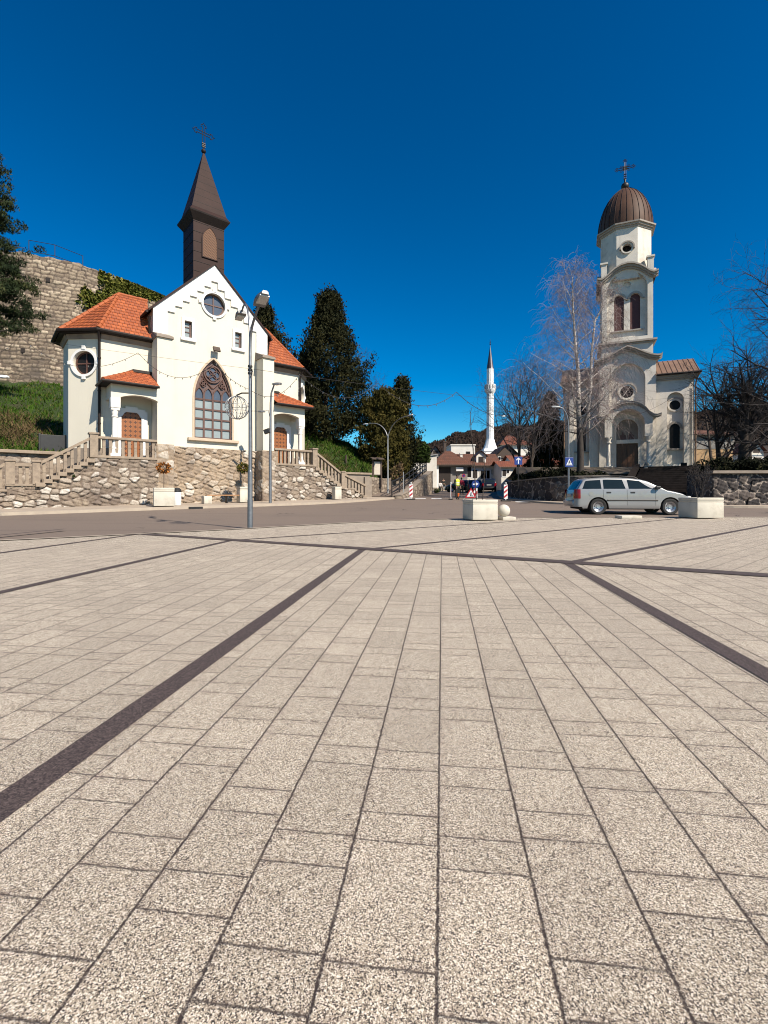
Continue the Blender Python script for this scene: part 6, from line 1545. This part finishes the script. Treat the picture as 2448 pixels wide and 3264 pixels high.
        b=MB(); b.cbox(Lc-.16,Lc-.02,sg*.60-.16,sg*.60+.14,.60,.72,.03); b.build('headlight',M['lens'],K)
    MB(Matrix.Translation((.035,0,.76))@Matrix.Rotation(R(-8),4,'Y')).cbox(-.03,.012,-.26,.26,-.055,.055,.004).build('number_plate',M['plate'],K)
    b=MB(); b.cbox(-.05,.10,-W*.78,W*.78,.34,.56,.05); b.build('rear_bumper',M[paintm] if detail else M['black_plastic'],K,smooth=35)
    if rack:
        for sg in (-1,1):
            b=MB(); b.tube([(x,sg*W*.66,top(x)+(.045 if .7<x<2.35 else .0)) for x in [.6,.75,1.0,1.4,1.8,2.2,2.3,2.42]],.016,6); b.build('roof_rail',M['iron'],K)
    for ax in axles:
        for sg in (-1,1):
            y=sg*(W-.10); wh=empty('wheel',(ax,y,zw)); wh.parent=K
            Mr=Matrix.Rotation(R(-90*sg),4,'X')
            b=MB(Mr); b.lathe([(.20,-.09),(.28,-.10),(.305,-.08),(.31,-.04),(.31,.04),(.305,.08),(.28,.10),(.20,.09)],32,caps=False); b.build('tyre',M['rubber'],wh,smooth=35)
            b=MB(Mr); b.lathe([(.0,.052),(.06,.056),(.075,.03),(.15,.045),(.175,.065),(.205,.088),(.212,.086),(.212,.0)],32,caps=False); ri=b.build('rim',M[rim],wh,smooth=35)
            b=MB(Mr)
            for k in range(12):
                a=2*math.pi*k/12; b.lathe([(.018,.05),(.018,.0565)],10,(.128*math.cos(a),.128*math.sin(a)))
            b.build('rim_hole',M['black_plastic'],ri)
    return K
WAGON=[(0,.50),(.03,.62),(.07,.93),(.36,1.36),(.5,1.415),(1.2,1.455),(2.0,1.44),(2.45,1.385),(2.72,1.31),(3.40,.965),(3.62,.925),(3.95,.84),(4.18,.71),(4.27,.56),(4.29,.46)]
# order used above: prof[-7] = top of the windscreen, prof[-6] = its foot
wagon_w=((.30,1.0,.42,.98,1.0,1.36),(1.08,1.88,1.08,1.78,1.0,1.36),(2.00,2.86,1.96,2.40,1.0,1.36))
hd=math.atan2(-.30,2.62); cd=Vector((math.cos(hd),math.sin(hd),0)); cn=Vector((-cd.y,cd.x,0))
base=Vector((8.257,18.2,0))+cn*.74-cd*.88
car('parked_car','silver estate car with roof rails parked in front of the grey church steps',(base.x,base.y,.0),hd,WAGON,4.29,(.88,3.49),'silver',wins=wagon_w)
HATCH=[(0,.50),(.02,.62),(.06,.92),(.34,1.30),(.5,1.40),(1.0,1.46),(1.7,1.45),(2.05,1.38),(2.25,1.32),(2.95,.98),(3.2,.93),(3.55,.84),(3.85,.70),(3.93,.56),(3.95,.46)]
car('parked_car','black hatchback seen from the side under the dark porch, behind the worker',(atx(1415,57)+3.95,57,gz(57)-.05),R(183),HATCH,3.95,(.75,3.2),'carblack',wins=((.4,1.35,.5,1.3,1.0,1.36),(1.45,2.5,1.42,1.98,1.0,1.36)),rack=False,detail=False)
SUVP=[(0,.50),(.03,.70),(.07,1.0),(.30,1.40),(.45,1.47),(1.2,1.50),(2.1,1.49),(2.5,1.43),(2.7,1.37),(3.35,1.03),(3.6,1.0),(4.0,.92),(4.25,.78),(4.38,.60),(4.4,.48)]
car('parked_car','dark blue off-road car seen from behind, right of the blue arrow sign',(atx(1559,59),59,gz(59)-.05),R(83),SUVP,4.4,(.85,3.5),'carnavy',wins=wagon_w,rack=True,detail=False,sc=1.12)
car('parked_car','dark estate car with pale roof bars seen from behind, behind the roadworks sign',(atx(1515,52),52,gz(52)-.05),R(84),SUVP,4.4,(.85,3.5),'carblack',wins=wagon_w,rack=True,detail=False)
# ================================================================ people
def skin(name,J,E,mat_,parent,sub=2,root=0):
    names=list(J); idx={n:i for i,n in enumerate(names)}
    me=bpy.data.meshes.new(name); me.from_pydata([J[n][:3] for n in names],[(idx[a],idx[b_]) for a,b_ in E],[])
    o=bpy.data.objects.new(name,me); COL.objects.link(o); o.parent=parent; me.materials.append(mat_)
    md=o.modifiers.new('skin','SKIN'); sv=me.skin_vertices[0].data if me.skin_vertices else me.skin_vertices.new(name='s').data if hasattr(me.skin_vertices,'new') else None
    if sv is None:
        bpy.context.view_layer.update(); sv=me.skin_vertices[0].data
    for n in names:
        r=J[n][3]; r2=J[n][4] if len(J[n])>4 else r; sv[idx[n]].radius=(r,r2); sv[idx[n]].use_root=(idx[n]==root)
    md.use_smooth_shade=True; sd=o.modifiers.new('sub','SUBSURF'); sd.levels=sub; sd.render_levels=sub
    return o
def person(label,loc,rz,cloth,trouser,vest=None,orange=False,sit=False,hair='hair',look=0.,bend=0.,scale=1.):
    P=empty('person',loc,rz,label,'person'); P.scale=(scale,)*3
    pz=.94; hip=.10
    if sit: pz=.52
    J={'pelvis':(0,0,pz,.13,.10),'waist':(0,.0,pz+.16,.125,.09),'chest':(0,-.02-bend*.5,pz+.38,.15,.10),'neckb':(0,-.01-bend,pz+.54,.06),'neck':(0,-.015-bend,pz+.60,.052),'head':(0,-.03-bend,pz+.69,.082,.095),'crown':(0,-.025-bend,pz+.79,.06,.07)}
    E=[('pelvis','waist'),('waist','chest'),('chest','neckb'),('neckb','neck'),('neck','head'),('head','crown')]
    legs={}
    for s,sg in (('l',1),('r',-1)):
        fw=.06*sg
        if sit: hipp,kn,an,to=(sg*.10,-.02,pz-.02),(sg*.13,-.42,pz),(sg*.13,-.40,.09),(sg*.14,-.56,.035)
        else: hipp,kn,an,to=(sg*.095,0,pz-.08),(sg*.12,-.03+fw*.3,.50),(sg*.13,.02+fw,.09),(sg*.16,-.15+fw,.035)
        J.update({'hip'+s:(*hipp,.095),'knee'+s:(*kn,.062),'ank'+s:(*an,.045),'toe'+s:(*to,.035)}); E+=[('pelvis','hip'+s),('hip'+s,'knee'+s),('knee'+s,'ank'+s),('ank'+s,'toe'+s)]
        sh,el_,wr=(sg*.19,-.01-bend*.9,pz+.47),(sg*.25,.03-bend,pz+.19),(sg*.21,-.12-bend,pz-.02)
        if sit: wr=(sg*.12,-.30-bend,pz+.10)
        J.update({'sh'+s:(*sh,.055),'el'+s:(*el_,.042),'wr'+s:(*wr,.028),'palm'+s:(wr[0],wr[1]-.03,wr[2]-.07,.036,.02)}); E+=[('chest','sh'+s),('sh'+s,'el'+s),('el'+s,'wr'+s),('wr'+s,'palm'+s)]
        px,py,pzz=wr[0],wr[1]-.03,wr[2]-.07
        for k,(dx,L_) in enumerate(((-.026,.070),(-.009,.082),(.009,.076),(.025,.060))):
            J[f'f{s}{k}a']=(px+dx,py-.012,pzz-.035-L_*.4,.0095); J[f'f{s}{k}b']=(px+dx*.9,py-.026,pzz-.035-L_*.85,.008); E+=[('palm'+s,f'f{s}{k}a'),(f'f{s}{k}a',f'f{s}{k}b')]
        J[f't{s}a']=(px-sg*.035,py-.03,pzz-.015,.011); J[f't{s}b']=(px-sg*.04,py-.05,pzz-.05,.009); E+=[('palm'+s,f't{s}a'),(f't{s}a',f't{s}b')]
    body=skin('body',J,E,M['skin'],P)
    hd=J['head']; b=MB(); b.sphere((0,hd[1]+.02,hd[2]+.055),.098,16,10,sc=(.92,1.03,.92)); b.build('hair',M[hair],P,smooth=True)
    b=MB(); b.sphere((0,hd[1]-.098,hd[2]-.005),.018,8,6,sc=(.8,1,1.3)); b.sphere((.086,hd[1]+.01,hd[2]-.005),.02,8,6,sc=(.4,.8,1.2)); b.sphere((-.086,hd[1]+.01,hd[2]-.005),.02,8,6,sc=(.4,.8,1.2)); b.build('nose_and_ears',M['skin'],P,smooth=True)
    b=MB(); b.sphere((.032,hd[1]-.088,hd[2]+.015),.010,8,6); b.sphere((-.032,hd[1]-.088,hd[2]+.015),.010,8,6); b.box(-.025,.025,hd[1]-.094,hd[1]-.084,hd[2]-.045,hd[2]-.038); b.build('eyes_and_mouth',M['black_plastic'],P)
    def sub(keys,grow,over=None):
        q={}
        for k in keys:
            v=J[k]; q[k]=(v[0],v[1],v[2])+tuple(r+grow for r in (v[3:] if len(v)>3 else (.05,)))
        return q
    tk=['pelvis','waist','chest','neckb']+[a+s for s in 'lr' for a in ('sh','el','wr')]
    skin('jacket',sub(tk,.022),[e for e in E if e[0] in tk and e[1] in tk],M[cloth],P)
    lk=['pelvis']+[a+s for s in 'lr' for a in ('hip','knee','ank')]
    skin('trousers',sub(lk,.022),[e for e in E if e[0] in lk and e[1] in lk],M[trouser],P)
    for s in 'lr':
        bk=['ank'+s,'toe'+s]; skin('shoe',sub(bk,.018),[tuple(bk)],M['black_plastic'],P)
    if vest:
        b=MB(); rows=[]
        for z,w,d in ((pz+.06,.178,.145),(pz+.16,.172,.135),(pz+.30,.185,.14),(pz+.42,.195,.145),(pz+.52,.15,.11)):
            rows.append((z,w,d))
        n=24; vs=[(w*math.cos(2*math.pi*j/n),-.01+d*math.sin(2*math.pi*j/n),z) for z,w,d in rows for j in range(n)]
        b.add(vs,[(i*n+j,i*n+(j+1)%n,(i+1)*n+(j+1)%n,(i+1)*n+j) for i in range(len(rows)-1) for j in range(n)]); vv=b.build('vest',M[vest],P,smooth=True)
        b=MB()
        for z in (pz+.13,pz+.24):
            f=lerp_t(z,[(q[0],q[1]) for q in rows])+.005; d=lerp_t(z,[(q[0],q[2]) for q in rows])+.005
            vs=[(f*math.cos(2*math.pi*j/n),-.01+d*math.sin(2*math.pi*j/n),zz) for zz in (z,z+.045) for j in range(n)]; b.add(vs,[(j,(j+1)%n,n+(j+1)%n,n+j) for j in range(n)])
        b.build('reflective_band',M['reflect'],vv)
    if orange:
        k,a=J['kneel'],J['ankl']; skin('gaiter',{'a':(k[0],k[1],k[2]-.02,.095),'b':((k[0]+a[0])/2,(k[1]+a[1])/2,(k[2]+a[2])/2,.09),'c':(a[0]*.3+k[0]*.7-.0,a[1]*.7+k[1]*.3,a[2]*.8+k[2]*.2,.078)},[('a','b'),('b','c')],M['orange'],P)
    return P
Yp=33.6
person('road worker in yellow high visibility vest and dark work clothes standing at the barriers',(atx(1457,Yp),Yp,gz(Yp)-.05),R(38),'navy','navy','hivis',True)
person('passer-by in red jacket and dark trousers seen behind the worker',(atx(1471,46),46,gz(46)-.05),R(160),'redcloth','navy',None,False,scale=.95)
person('person in white top sitting bent forward on the concrete ledge by the porch',(atx(1402,63),62.8,gz(63)-.05),R(20),'whitecloth','navy',None,False,True,bend=.12)
person('person in dark clothes standing in the shade of the dark porch',(atx(1414,66),66,gz(66)-.05),R(-10),'navy','navy',None,False)
# ================================================================ vegetation
def cards(C,size,rg,updir=None,aspect=.5):
    """leaf cards at centres C (n,3): rhombic quads"""
    n=len(C); d=rg.normal(size=(n,3)); 
    if updir is not None: d=d*.7+updir
    d/=np.linalg.norm(d,axis=1)[:,None]; e=np.cross(d,rg.normal(size=(n,3))); e/=np.linalg.norm(e,axis=1)[:,None]
    s=(size*rg.uniform(.6,1.35,n))[:,None]
    V=np.stack([C-d*s,C+e*s*aspect,C+d*s,C-e*s*aspect],1).reshape(-1,3); F=np.arange(n*4).reshape(n,4); return V,F
def cloud(name,C,size,mat_,parent,seed,updir=None,aspect=.5,clump=None):
    rg=np.random.default_rng(seed); C=np.asarray(C); V,F=cards(C,size,rg,updir,aspect)
    r=rg.uniform(0,1,len(C)) if clump is None else np.clip(np.asarray(clump)*.75+rg.uniform(0,.25,len(C)),0,1)
    return npmesh(name,V,F,mat_,parent,attrs={'rnd':np.repeat(r,4)})
def conifer(name,label,base,H,Rm,prof,mat_,seed,nspray=330,per=55,leaf=.13,lean=(0,0),cat='tree',group=None,up=.9,L=.55,trunk=True,lump=.35,t0=.03):
    T=empty(name,base,0,label,cat,group); rg=np.random.default_rng(seed)
    C=[];cl=[];ph=rg.uniform(0,6.28,4)
    for i in range(nspray):
        t=t0+(1-t0)*rg.uniform()**1.15; a=rg.uniform(0,6.283); r0=lerp_t(t,prof)*Rm*(1+lump*math.sin(a*2+ph[0]+t*9)*.6+lump*math.sin(a*5+ph[1]-t*14)*.5)
        r=r0*rg.uniform(.35,1.06)**.6; c=np.array([r*math.cos(a)+lean[0]*t,r*math.sin(a)+lean[1]*t,t*H])
        out=np.array([math.cos(a)*.7,math.sin(a)*.7,up]); out/=np.linalg.norm(out); l=L*rg.uniform(.6,1.4)*(.5+.6*min(1,r0/Rm+.25)); k=rg.uniform(0,1)
        s=rg.uniform(-.5,1.,per)[:,None]; pts=c+out*l*s+rg.normal(size=(per,3))*(.17*L/.55)*(1.05-.5*np.clip(s,0,1)); C.append(pts); cl+= [k]*per
    C=np.concatenate(C); cloud('crown',C,leaf,mat_,T,seed+1,np.array([0,0,.8]),.45,cl)
    if trunk:
        b=MB(); b.tube([(0,0,-.6),(lean[0]*.1,lean[1]*.1,H*.12),(lean[0]*.5,lean[1]*.5,H*.5),(lean[0],lean[1],H*.93)],[.05*Rm+.14,.04*Rm+.12,.09,.02],8); b.build('trunk',M['bark'],T,smooth=True)
    return T
class Wood:
    def __init__(s,seed): s.rg=random.Random(seed); s.seg=[]
    def grow(s,p,d,L,r,lv,P):
        rg=s.rg; n=P['n'][lv]; pts=[Vector(p)]; rs=[r]; d=Vector(d).normalized(); q=Vector(p)
        r1=r*P['taper'][lv]
        for i in range(n):
            w=P['wob'][lv]; d=(d+Vector((rg.gauss(0,w),rg.gauss(0,w),rg.gauss(0,w)+P['up'][lv]))).normalized()
            q=q+d*(L/n); pts.append(q.copy()); rs.append(r+(r1-r)*(i+1)/n)
        s.seg.append((lv,pts,rs))
        if lv+1<len(P['n']):
            k=P['kids'][lv]
            for j in range(k):
                t=P['start'][lv]+(1-P['start'][lv])*(j+rg.random())/k; i=min(n-1,int(t*n)); f=t*n-i; a=pts[i].lerp(pts[i+1],f); dd=(pts[i+1]-pts[i]).normalized()
                ax=dd.cross(Vector((rg.gauss(0,1),rg.gauss(0,1),rg.gauss(0,1)))).normalized(); ang=R(P['ang'][lv]*rg.uniform(.75,1.25))
                nd=(dd*math.cos(ang)+ax*math.sin(ang)).normalized()
                if P.get('flat') and lv>=1: nd.z*=.7
                s.grow(a,nd,L*P['len'][lv]*rg.uniform(.65,1.2)*(1.15-.55*t if lv==0 else 1),max(P.get('min',.006),(rs[i])*P['rad'][lv]),lv+1,P)
    def mesh(s,name,levels,mat_,parent,sides):
        b=MB()
        for lv,pts,rs in s.seg:
            if lv in levels: b.tube(pts,rs,sides[lv],caps=False)
        V=np.array(b.v,dtype=np.float32); F=[f for f in b.f]
        return b.build(name,mat_,parent,smooth=True,fix=False)
def bare_tree(name,label,base,H,seed,twig='dark_twig',trunkm='bark',r=.16,spread=50,kids=(9,6,5,3),cat='tree',group=None,P=None,start=.28,up=(.0,.05,.05,.03,.02),lens=(.62,.55,.52,.55)):
    T=empty(name,base,0,label,cat,group); w=Wood(seed)
    P=P or dict(n=(7,5,4,3,3),taper=(.25,.25,.3,.4,.5),wob=(.05,.10,.13,.16,.2),up=up,kids=kids,start=(start,.25,.2,.15,.1),ang=(spread,48,45,42,40),len=lens,rad=(.55,.55,.55,.6,.6))
    w.grow((0,0,-.2),(0,0,1),H,r,0,P)
    w.mesh('trunk',(0,),M[trunkm],T,(9,6,4,3,3)); w.mesh('branches',(1,2),M[trunkm if trunkm=='birch' else twig],T,(9,6,4,3,3)); w.mesh('twigs',(3,4),M[twig],T,(9,6,4,3,3)); return T
def bush(name,label,base,rx,ry,rz,mat_,seed,n=2600,leaf=.09,cat='bush',group=None,stems=True,lumps=9):
    T=empty(name,base,0,label,cat,group); rg=np.random.default_rng(seed); C=[];cl=[]
    for i in range(lumps):
        v=rg.normal(size=3); v/=np.linalg.norm(v); v[2]=abs(v[2]); c=v*np.array([rx,ry,rz])*rg.uniform(.35,.72); k=rg.uniform(); m=n//lumps
        q=rg.normal(size=(m,3)); q/=np.linalg.norm(q,axis=1)[:,None]; q*=rg.uniform(.3,1,m)[:,None]**.5; C.append(c+q*np.array([rx,ry,rz])*.45); cl+=[k]*m
    C=np.concatenate(C); C[:,2]=np.maximum(C[:,2],.02); cloud('foliage',C,leaf,mat_,T,seed+1,np.array([0,0,.3]),.5,cl)
    if stems:
        b=MB(); rr=random.Random(seed)
        for k in range(6): b.tube([(rr.uniform(-.1,.1)*rx,rr.uniform(-.1,.1)*ry,-.2),(rr.uniform(-.5,.5)*rx,rr.uniform(-.5,.5)*ry,rz*.8)],[.03,.01],5)
        b.build('stems',M['bark'],T)
    return T
def on_bank(u,Y):
    x=atx(u,Y); s_,q=L1((x,Y)); return (x,Y,max(gz(Y),bank_z(s_,max(1.75,q)))-.05)
# conifers on the bank
PB=[(0,.7),(.1,.95),(.3,1.),(.5,.97),(.62,.84),(.70,.60),(.78,.36),(.87,.25),(.95,.17),(1,.06)]
conifer('conifer_tree','tallest dark conifer right of the white church, broad below with a narrow top',on_bank(1032,42),12.9,3.1,PB,M['conifer'],21,640,78,.125,(.6,0),lump=.36,L=.85,up=1.25)
conifer('conifer_tree','dark conifer tip peeking up behind the right roof slope of the white church',on_bank(838,46),10.6,2.4,PB,M['conifer'],22,480,70,.13,(.2,0),lump=.34,L=.8,up=1.2)
conifer('conifer_tree','low dark conifer between the right church wing and the tallest conifer',on_bank(968,46),6.4,1.7,PB,M['conifer'],27,200,50,.14,(.1,0))
conifer('conifer_tree','thin dark conifer leaning right behind the olive ivy covered tree',on_bank(1262,43),9.9,1.75,[(0,.7),(.2,1.),(.45,.85),(.6,.55),(.72,.36),(.85,.30),(.94,.2),(1,.05)],M['conifer'],23,380,70,.115,(.55,0),lump=.4,L=.7,up=1.0)
conifer('ivy_clad_tree','broad olive green ivy clad tree behind the pale double armed lamp',on_bank(1222,41),7.3,1.85,[(0,.75),(.15,1.),(.5,.98),(.75,.8),(.9,.5),(1,.12)],M['olive'],24,520,80,.11,(.1,0),lump=.2,up=.3)
bush('laurel_bush','bright green pointed laurel bush at the top of the ramp',(atx(1334,44),44,3.75),1.35,1.1,2.3,M['laurel'],25,4200,.13)
bush('rusty_shrub','rusty brown dry shrub between the ivy clad tree and the ramp railing',(atx(1266,38.6),38.6,2.0),.75,.6,1.7,M['dry'],26,1500,.09)
bush('rusty_shrub','small orange brown shrub by the middle post of the right stairs',tuple(W1(7.3,1.9,2.3)),.5,.4,.7,M['rustleaf'],28,500,.06)
bare_tree('bare_tree','thin bare tree between the two tall dark conifers',on_bank(1150,47),7.6,30,'dark_twig','bark',.10,38,(16,7,5,3))
conifer('spruce_tree','dark pointed spruce left of the grey church',(atx(1752,49),49,2.2),8.9,2.0,[(0,1.),(.15,.95),(.4,.72),(.7,.42),(.9,.18),(1,.03)],M['conifer'],31,420,70,.12,up=-.1,lump=.2)
# street trees beyond the side street
bare_tree('bare_tree','left one of two bare street trees behind the blue arrow sign',(atx(1652,43),43,1.7),8.6,41,'dark_twig','bark',.17,36,(18,8,5,3),start=.2)
bare_tree('bare_tree','right one of two bare street trees behind the blue arrow sign, nearest the spruce',(atx(1694,42),42,1.7),8.2,42,'dark_twig','bark',.16,36,(18,8,5,3),start=.2)
# birch
BT=empty('birch_tree',(13.75,33,2.1),0,'large bare white stemmed birch with hanging twigs in front of the grey church tower','tree'); w=Wood(52)
PBi=dict(n=(9,7,5,5),taper=(.18,.2,.3,.5),wob=(.035,.07,.12,.10),up=(.02,.035,-.10,-.34),kids=(0,10,9,0),start=(.2,.18,.08,.1),ang=(45,52,58,40),len=(.5,.42,.85,.5),rad=(.5,.5,.5,.5))
rg_=random.Random(5)
trunk=[Vector((0,0,-.3)),Vector((.03,0,1.3)),Vector((.0,0,2.7)),Vector((-.1,.05,4.6)),Vector((-.12,.0,7.0)),Vector((-.35,.0,9.5)),Vector((-.5,.0,11.7)),Vector((-.55,0,13.9))]
w.seg.append((0,trunk,[.27,.22,.20,.15,.125,.09,.06,.02]))
st2=[Vector((-.02,0,2.7)),Vector((.45,-.1,4.0)),Vector((.75,0,6.2)),Vector((.85,.1,8.6)),Vector((1.1,.1,10.9)),Vector((1.9,.1,12.4))]; w.seg.append((0,st2,[.14,.12,.10,.08,.05,.02]))
def along(pts,t):
    i=min(len(pts)-2,int(t*(len(pts)-1))); return pts[i].lerp(pts[i+1],t*(len(pts)-1)-i)
for stem,k,t0,Lm in ((trunk,46,.27,4.3),(st2,22,.12,3.7)):
    for j in range(k):
        t=t0+(1-t0)*(j+rg_.random())/k; p=along(stem,t); a=j*2.399+rg_.uniform(-.4,.4); q=1-(t-t0)/(1-t0)
        el_=R(rg_.uniform(12,38)+34*(1-q)); L=Lm*(.32+.85*q**.8)*rg_.uniform(.75,1.2); rr=.05*(.3+.7*q)
        w.grow(p,(math.cos(a)*math.cos(el_),math.sin(a)*math.cos(el_),math.sin(el_)),L,rr,1,PBi)
w.mesh('trunk',(0,),M['birch'],BT,(10,5,3,3)); w.mesh('branches',(1,),M['birch'],BT,(10,5,3,3)); w.mesh('twigs',(2,3),M['twig'],BT,(10,5,3,3))
# right-hand trees
bare_tree('bare_tree','large dark bare tree reaching in from the right picture edge',(27.6,30.,1.9),12.6,61,'dark_twig','bark',.26,62,(24,9,6,3),start=.12,up=(.0,.015,.02,.0,-.02),lens=(.44,.50,.50,.5))
bare_tree('bare_tree','pollarded thick trunked tree with bare shoots behind the right wall, before the white gabled house',(atx(2365,35),35,2.1),6.6,62,'dark_twig','bark',.42,30,(22,8,5,3),start=.2,lens=(.8,.5,.5,.5))
bare_tree('bare_tree','bare many stemmed tree right of the grey church before the tan building',(atx(2296,37),37,2.3),5.6,63,'dark_twig','bark',.22,38,(16,8,5,3),start=.12,lens=(.8,.5,.5,.5))
bare_tree('bare_tree','bare spreading tree rising above the tan building right of the grey church',(atx(2272,56),56,3.),10.5,64,'dark_twig','bark',.2,52,(12,6,5,2),start=.3)
bare_tree('bare_tree','bare tree between the tan building and the white gabled house',(atx(2395,62),62,3.),12.0,65,'dark_twig','bark',.2,46,(12,6,5,2),start=.25)
for i,(u,Y,z,rx,rzz,lab) in enumerate(((1655,37,1.45,1.5,.9,'dark bush on the street wall under the bare street trees'),(1705,36,1.45,1.7,.95,'dark bush on the street wall between bare trees and spruce'),(1850,31.5,1.45,1.6,.85,'dark bush at the foot of the birch trunk'),(1905,33,1.5,1.5,.8,'dark bush behind the silver car roof, left of the ledge'),(2300,30.5,2.0,2.2,1.15,'dark low hedge behind the right stone wall, nearest the church steps'),(2385,30,2.0,2.0,1.0,'dark low hedge behind the right stone wall at the pollarded tree'),(2450,29,2.0,2.0,1.3,'dark low hedge behind the right stone wall at the picture edge'),(2222,36,2.2,1.7,.9,'dark bush right of the church steps below the right church wing'),(1745,36.5,1.9,1.6,.95,'dark bush under the spruce left of the birch'),(1795,37.5,2.2,1.2,.75,'small dark bush behind the crossing sign'))):
    bush('dark_bush',lab,(atx(u,Y),Y,z),rx,1.0,rzz,M['hedge'],70+i,3000,.09,'hedge' if 'hedge' in lab else 'bush')
# pine at the left edge
PN=empty('pine_tree',(-27.0,31,5.5),0,'big dark pine with layered branches at the left picture edge','tree'); rg=np.random.default_rng(81); b=MB(); b.tube([(0,0,-1),(0,0,6),(.2,0,14),(.1,0,19)],[.4,.33,.2,.04],10); b.build('trunk',M['bark'],PN,smooth=True)
C=[];cl=[];br=MB()
for k in range(78):
    t=rg.uniform(.30,1); z=17.6*t+.8; a=rg.uniform(0,6.283); Lb=(4.1*(1-t)**.75+.8)*rg.uniform(.6,1.05); e=np.array([math.cos(a)*Lb,math.sin(a)*Lb,z+Lb*rg.uniform(-.12,.14)]); o=np.array([.1,0,z])
    mid=(o+e)/2+np.array([0,0,-.15]); br.tube([tuple(o),tuple(mid),tuple(e)],[.07,.05,.015],5)
    for j in range(10):
        q=.3+.74*(j+rg.uniform())/10; c=o+(e-o)*q+rg.normal(size=3)*np.array([.38,.38,.17]); kk=rg.uniform(); m=64
        v=rg.normal(size=(m,3)); v/=np.linalg.norm(v,axis=1)[:,None]; C.append(c+v*np.array([.42,.42,.26])*rg.uniform(.4,1,m)[:,None]); cl+=[kk]*m
br.build('branches',M['bark'],PN); cloud('needles',np.concatenate(C),.135,M['pine'],PN,82,np.array([0,0,.9]),.22,cl)
# ivy on the fortress
pts=[];rg=np.random.default_rng(91); S_all=[(fn_s,) for fn_s in ()]
fnF,LF=polyline(FP); tabu=[(1224+1500*fnF(LF*i/500)[0].x/fnF(LF*i/500)[0].y,LF*i/500) for i in range(501)]
tabu=[q for q in tabu if -200<q[0]<700]
def wall_at(u,v,off):
    s_=lerp_t(u,tabu); p,nn=fnF(s_); z=EYE+(1571-v)/1500*p.y; return (p.x+nn.x*off,p.y+nn.y*off,min(z,21.9))
for (u0,v0,su,sv,n_) in ((300,958,20,12,520),(330,972,16,12,360),(345,915,8,26,300),(378,918,14,18,380),(425,915,26,14,700),(470,925,26,12,1300),(505,932,18,10,1200),(320,880,5,16,90),(270,935,8,10,120),(395,935,26,12,500)):
    for k in range(n_): pts.append(wall_at(rg.normal(u0,su),rg.normal(v0,sv),rg.uniform(.08,.3)))
IV=empty('ivy',(-25,46,18),0,'green ivy climbing over the fortress wall behind the orange roofed wing','plant'); o=cloud('leaves',np.array(pts),.17,M['ivy'],IV,92,None,.7); o.location=(25,-46,-18)
# small trees in the planters
def ball_tree(label,base,h,r,mat_,seed,n,leaf,name='ball_tree'):
    T=empty(name,base,0,label,'small tree'); b=MB(); b.tube([(0,0,0),(.01,0,h*.5),(0,.01,h)],[.016,.014,.012],6); b.build('trunk',M['bark'],T)
    rg=np.random.default_rng(seed); v=rg.normal(size=(n,3)); v/=np.linalg.norm(v,axis=1)[:,None]; v*=(r*rg.uniform(.25,1,n)**.5)[:,None]*np.array([1.,1.,.85]); cloud('crown',v+np.array([0,0,h+r*.45]),leaf,mat_,T,seed,None,.55)
    rr=random.Random(seed); b=MB()
    for k in range(9):
        a=rr.uniform(0,6.28); b.tube([(0,0,h*.97),(r*.8*math.cos(a),r*.8*math.sin(a),h+r*rr.uniform(.1,1.))],[.008,.004],4)
    b.build('twigs',M['bark'],T)
ball_tree('little ball tree with rusty leaves in the white planter by the left wall',(-10.18,21.75,gL(21.5)+.78),.86,.33,M['rustleaf'],101,330,.055)
ball_tree('little green ball tree in the tall planter at the right end of the bench',(c.x,c.y,gL(25.5)+.78) if False else (-7.66,25.55,gL(25.5)+.78),.95,.34,M['topiary'],103,700,.05)
T=empty('sapling',(PLA.location.x-.05,PLA.location.y,.58),0,'two thin bare sapling stems rising from the big planter with the stone ball','small tree')
w=Wood(7); Ps=dict(n=(10,4),min=.009,taper=(.5,.6),wob=(.035,.12),up=(.03,.1),kids=(9,0),start=(.3,0),ang=(28,30),len=(.16,.5),rad=(.5,.5))
w.grow((-.05,0,0),(-.07,0,1),2.75,.019,0,Ps); w.grow((.14,.03,0),(.03,.02,1),1.5,.014,0,Ps); w.mesh('stems',(0,1),M['bark'],T,(6,4))
T=empty('bare_shrub',(PLB.location.x-.02,PLB.location.y,.62),0,'dark bare twiggy shrub growing in the planter right of the silver car','shrub')
w=Wood(9); Ps=dict(n=(6,4,3),taper=(.4,.4,.5),wob=(.07,.12,.15),up=(.05,.08,.05),kids=(7,4,0),start=(.25,.2,0),ang=(26,32,30),len=(.45,.5,.5),rad=(.6,.6,.6))
for k in range(7): a=k*.9; w.grow((.05*math.cos(a),.05*math.sin(a),0),(.28*math.cos(a),.28*math.sin(a),1),1.0,.012,0,Ps)
w.mesh('stems',(0,1,2),M['dark_twig'],T,(5,4,3))
bush('weed_tuft','small green weed growing from the left stair wall joints',tuple(W1(-6.75,-1.12,1.55)),.12,.1,.16,M['laurel'],111,120,.03,'plant',None,False,3)
bush('weed_tuft','green weed tuft at the foot of the right end of the curved wall',(atx(1392,52),51.5,gz(51.5)),.5,.4,.5,M['laurel'],112,260,.08,'plant',None,False,4)
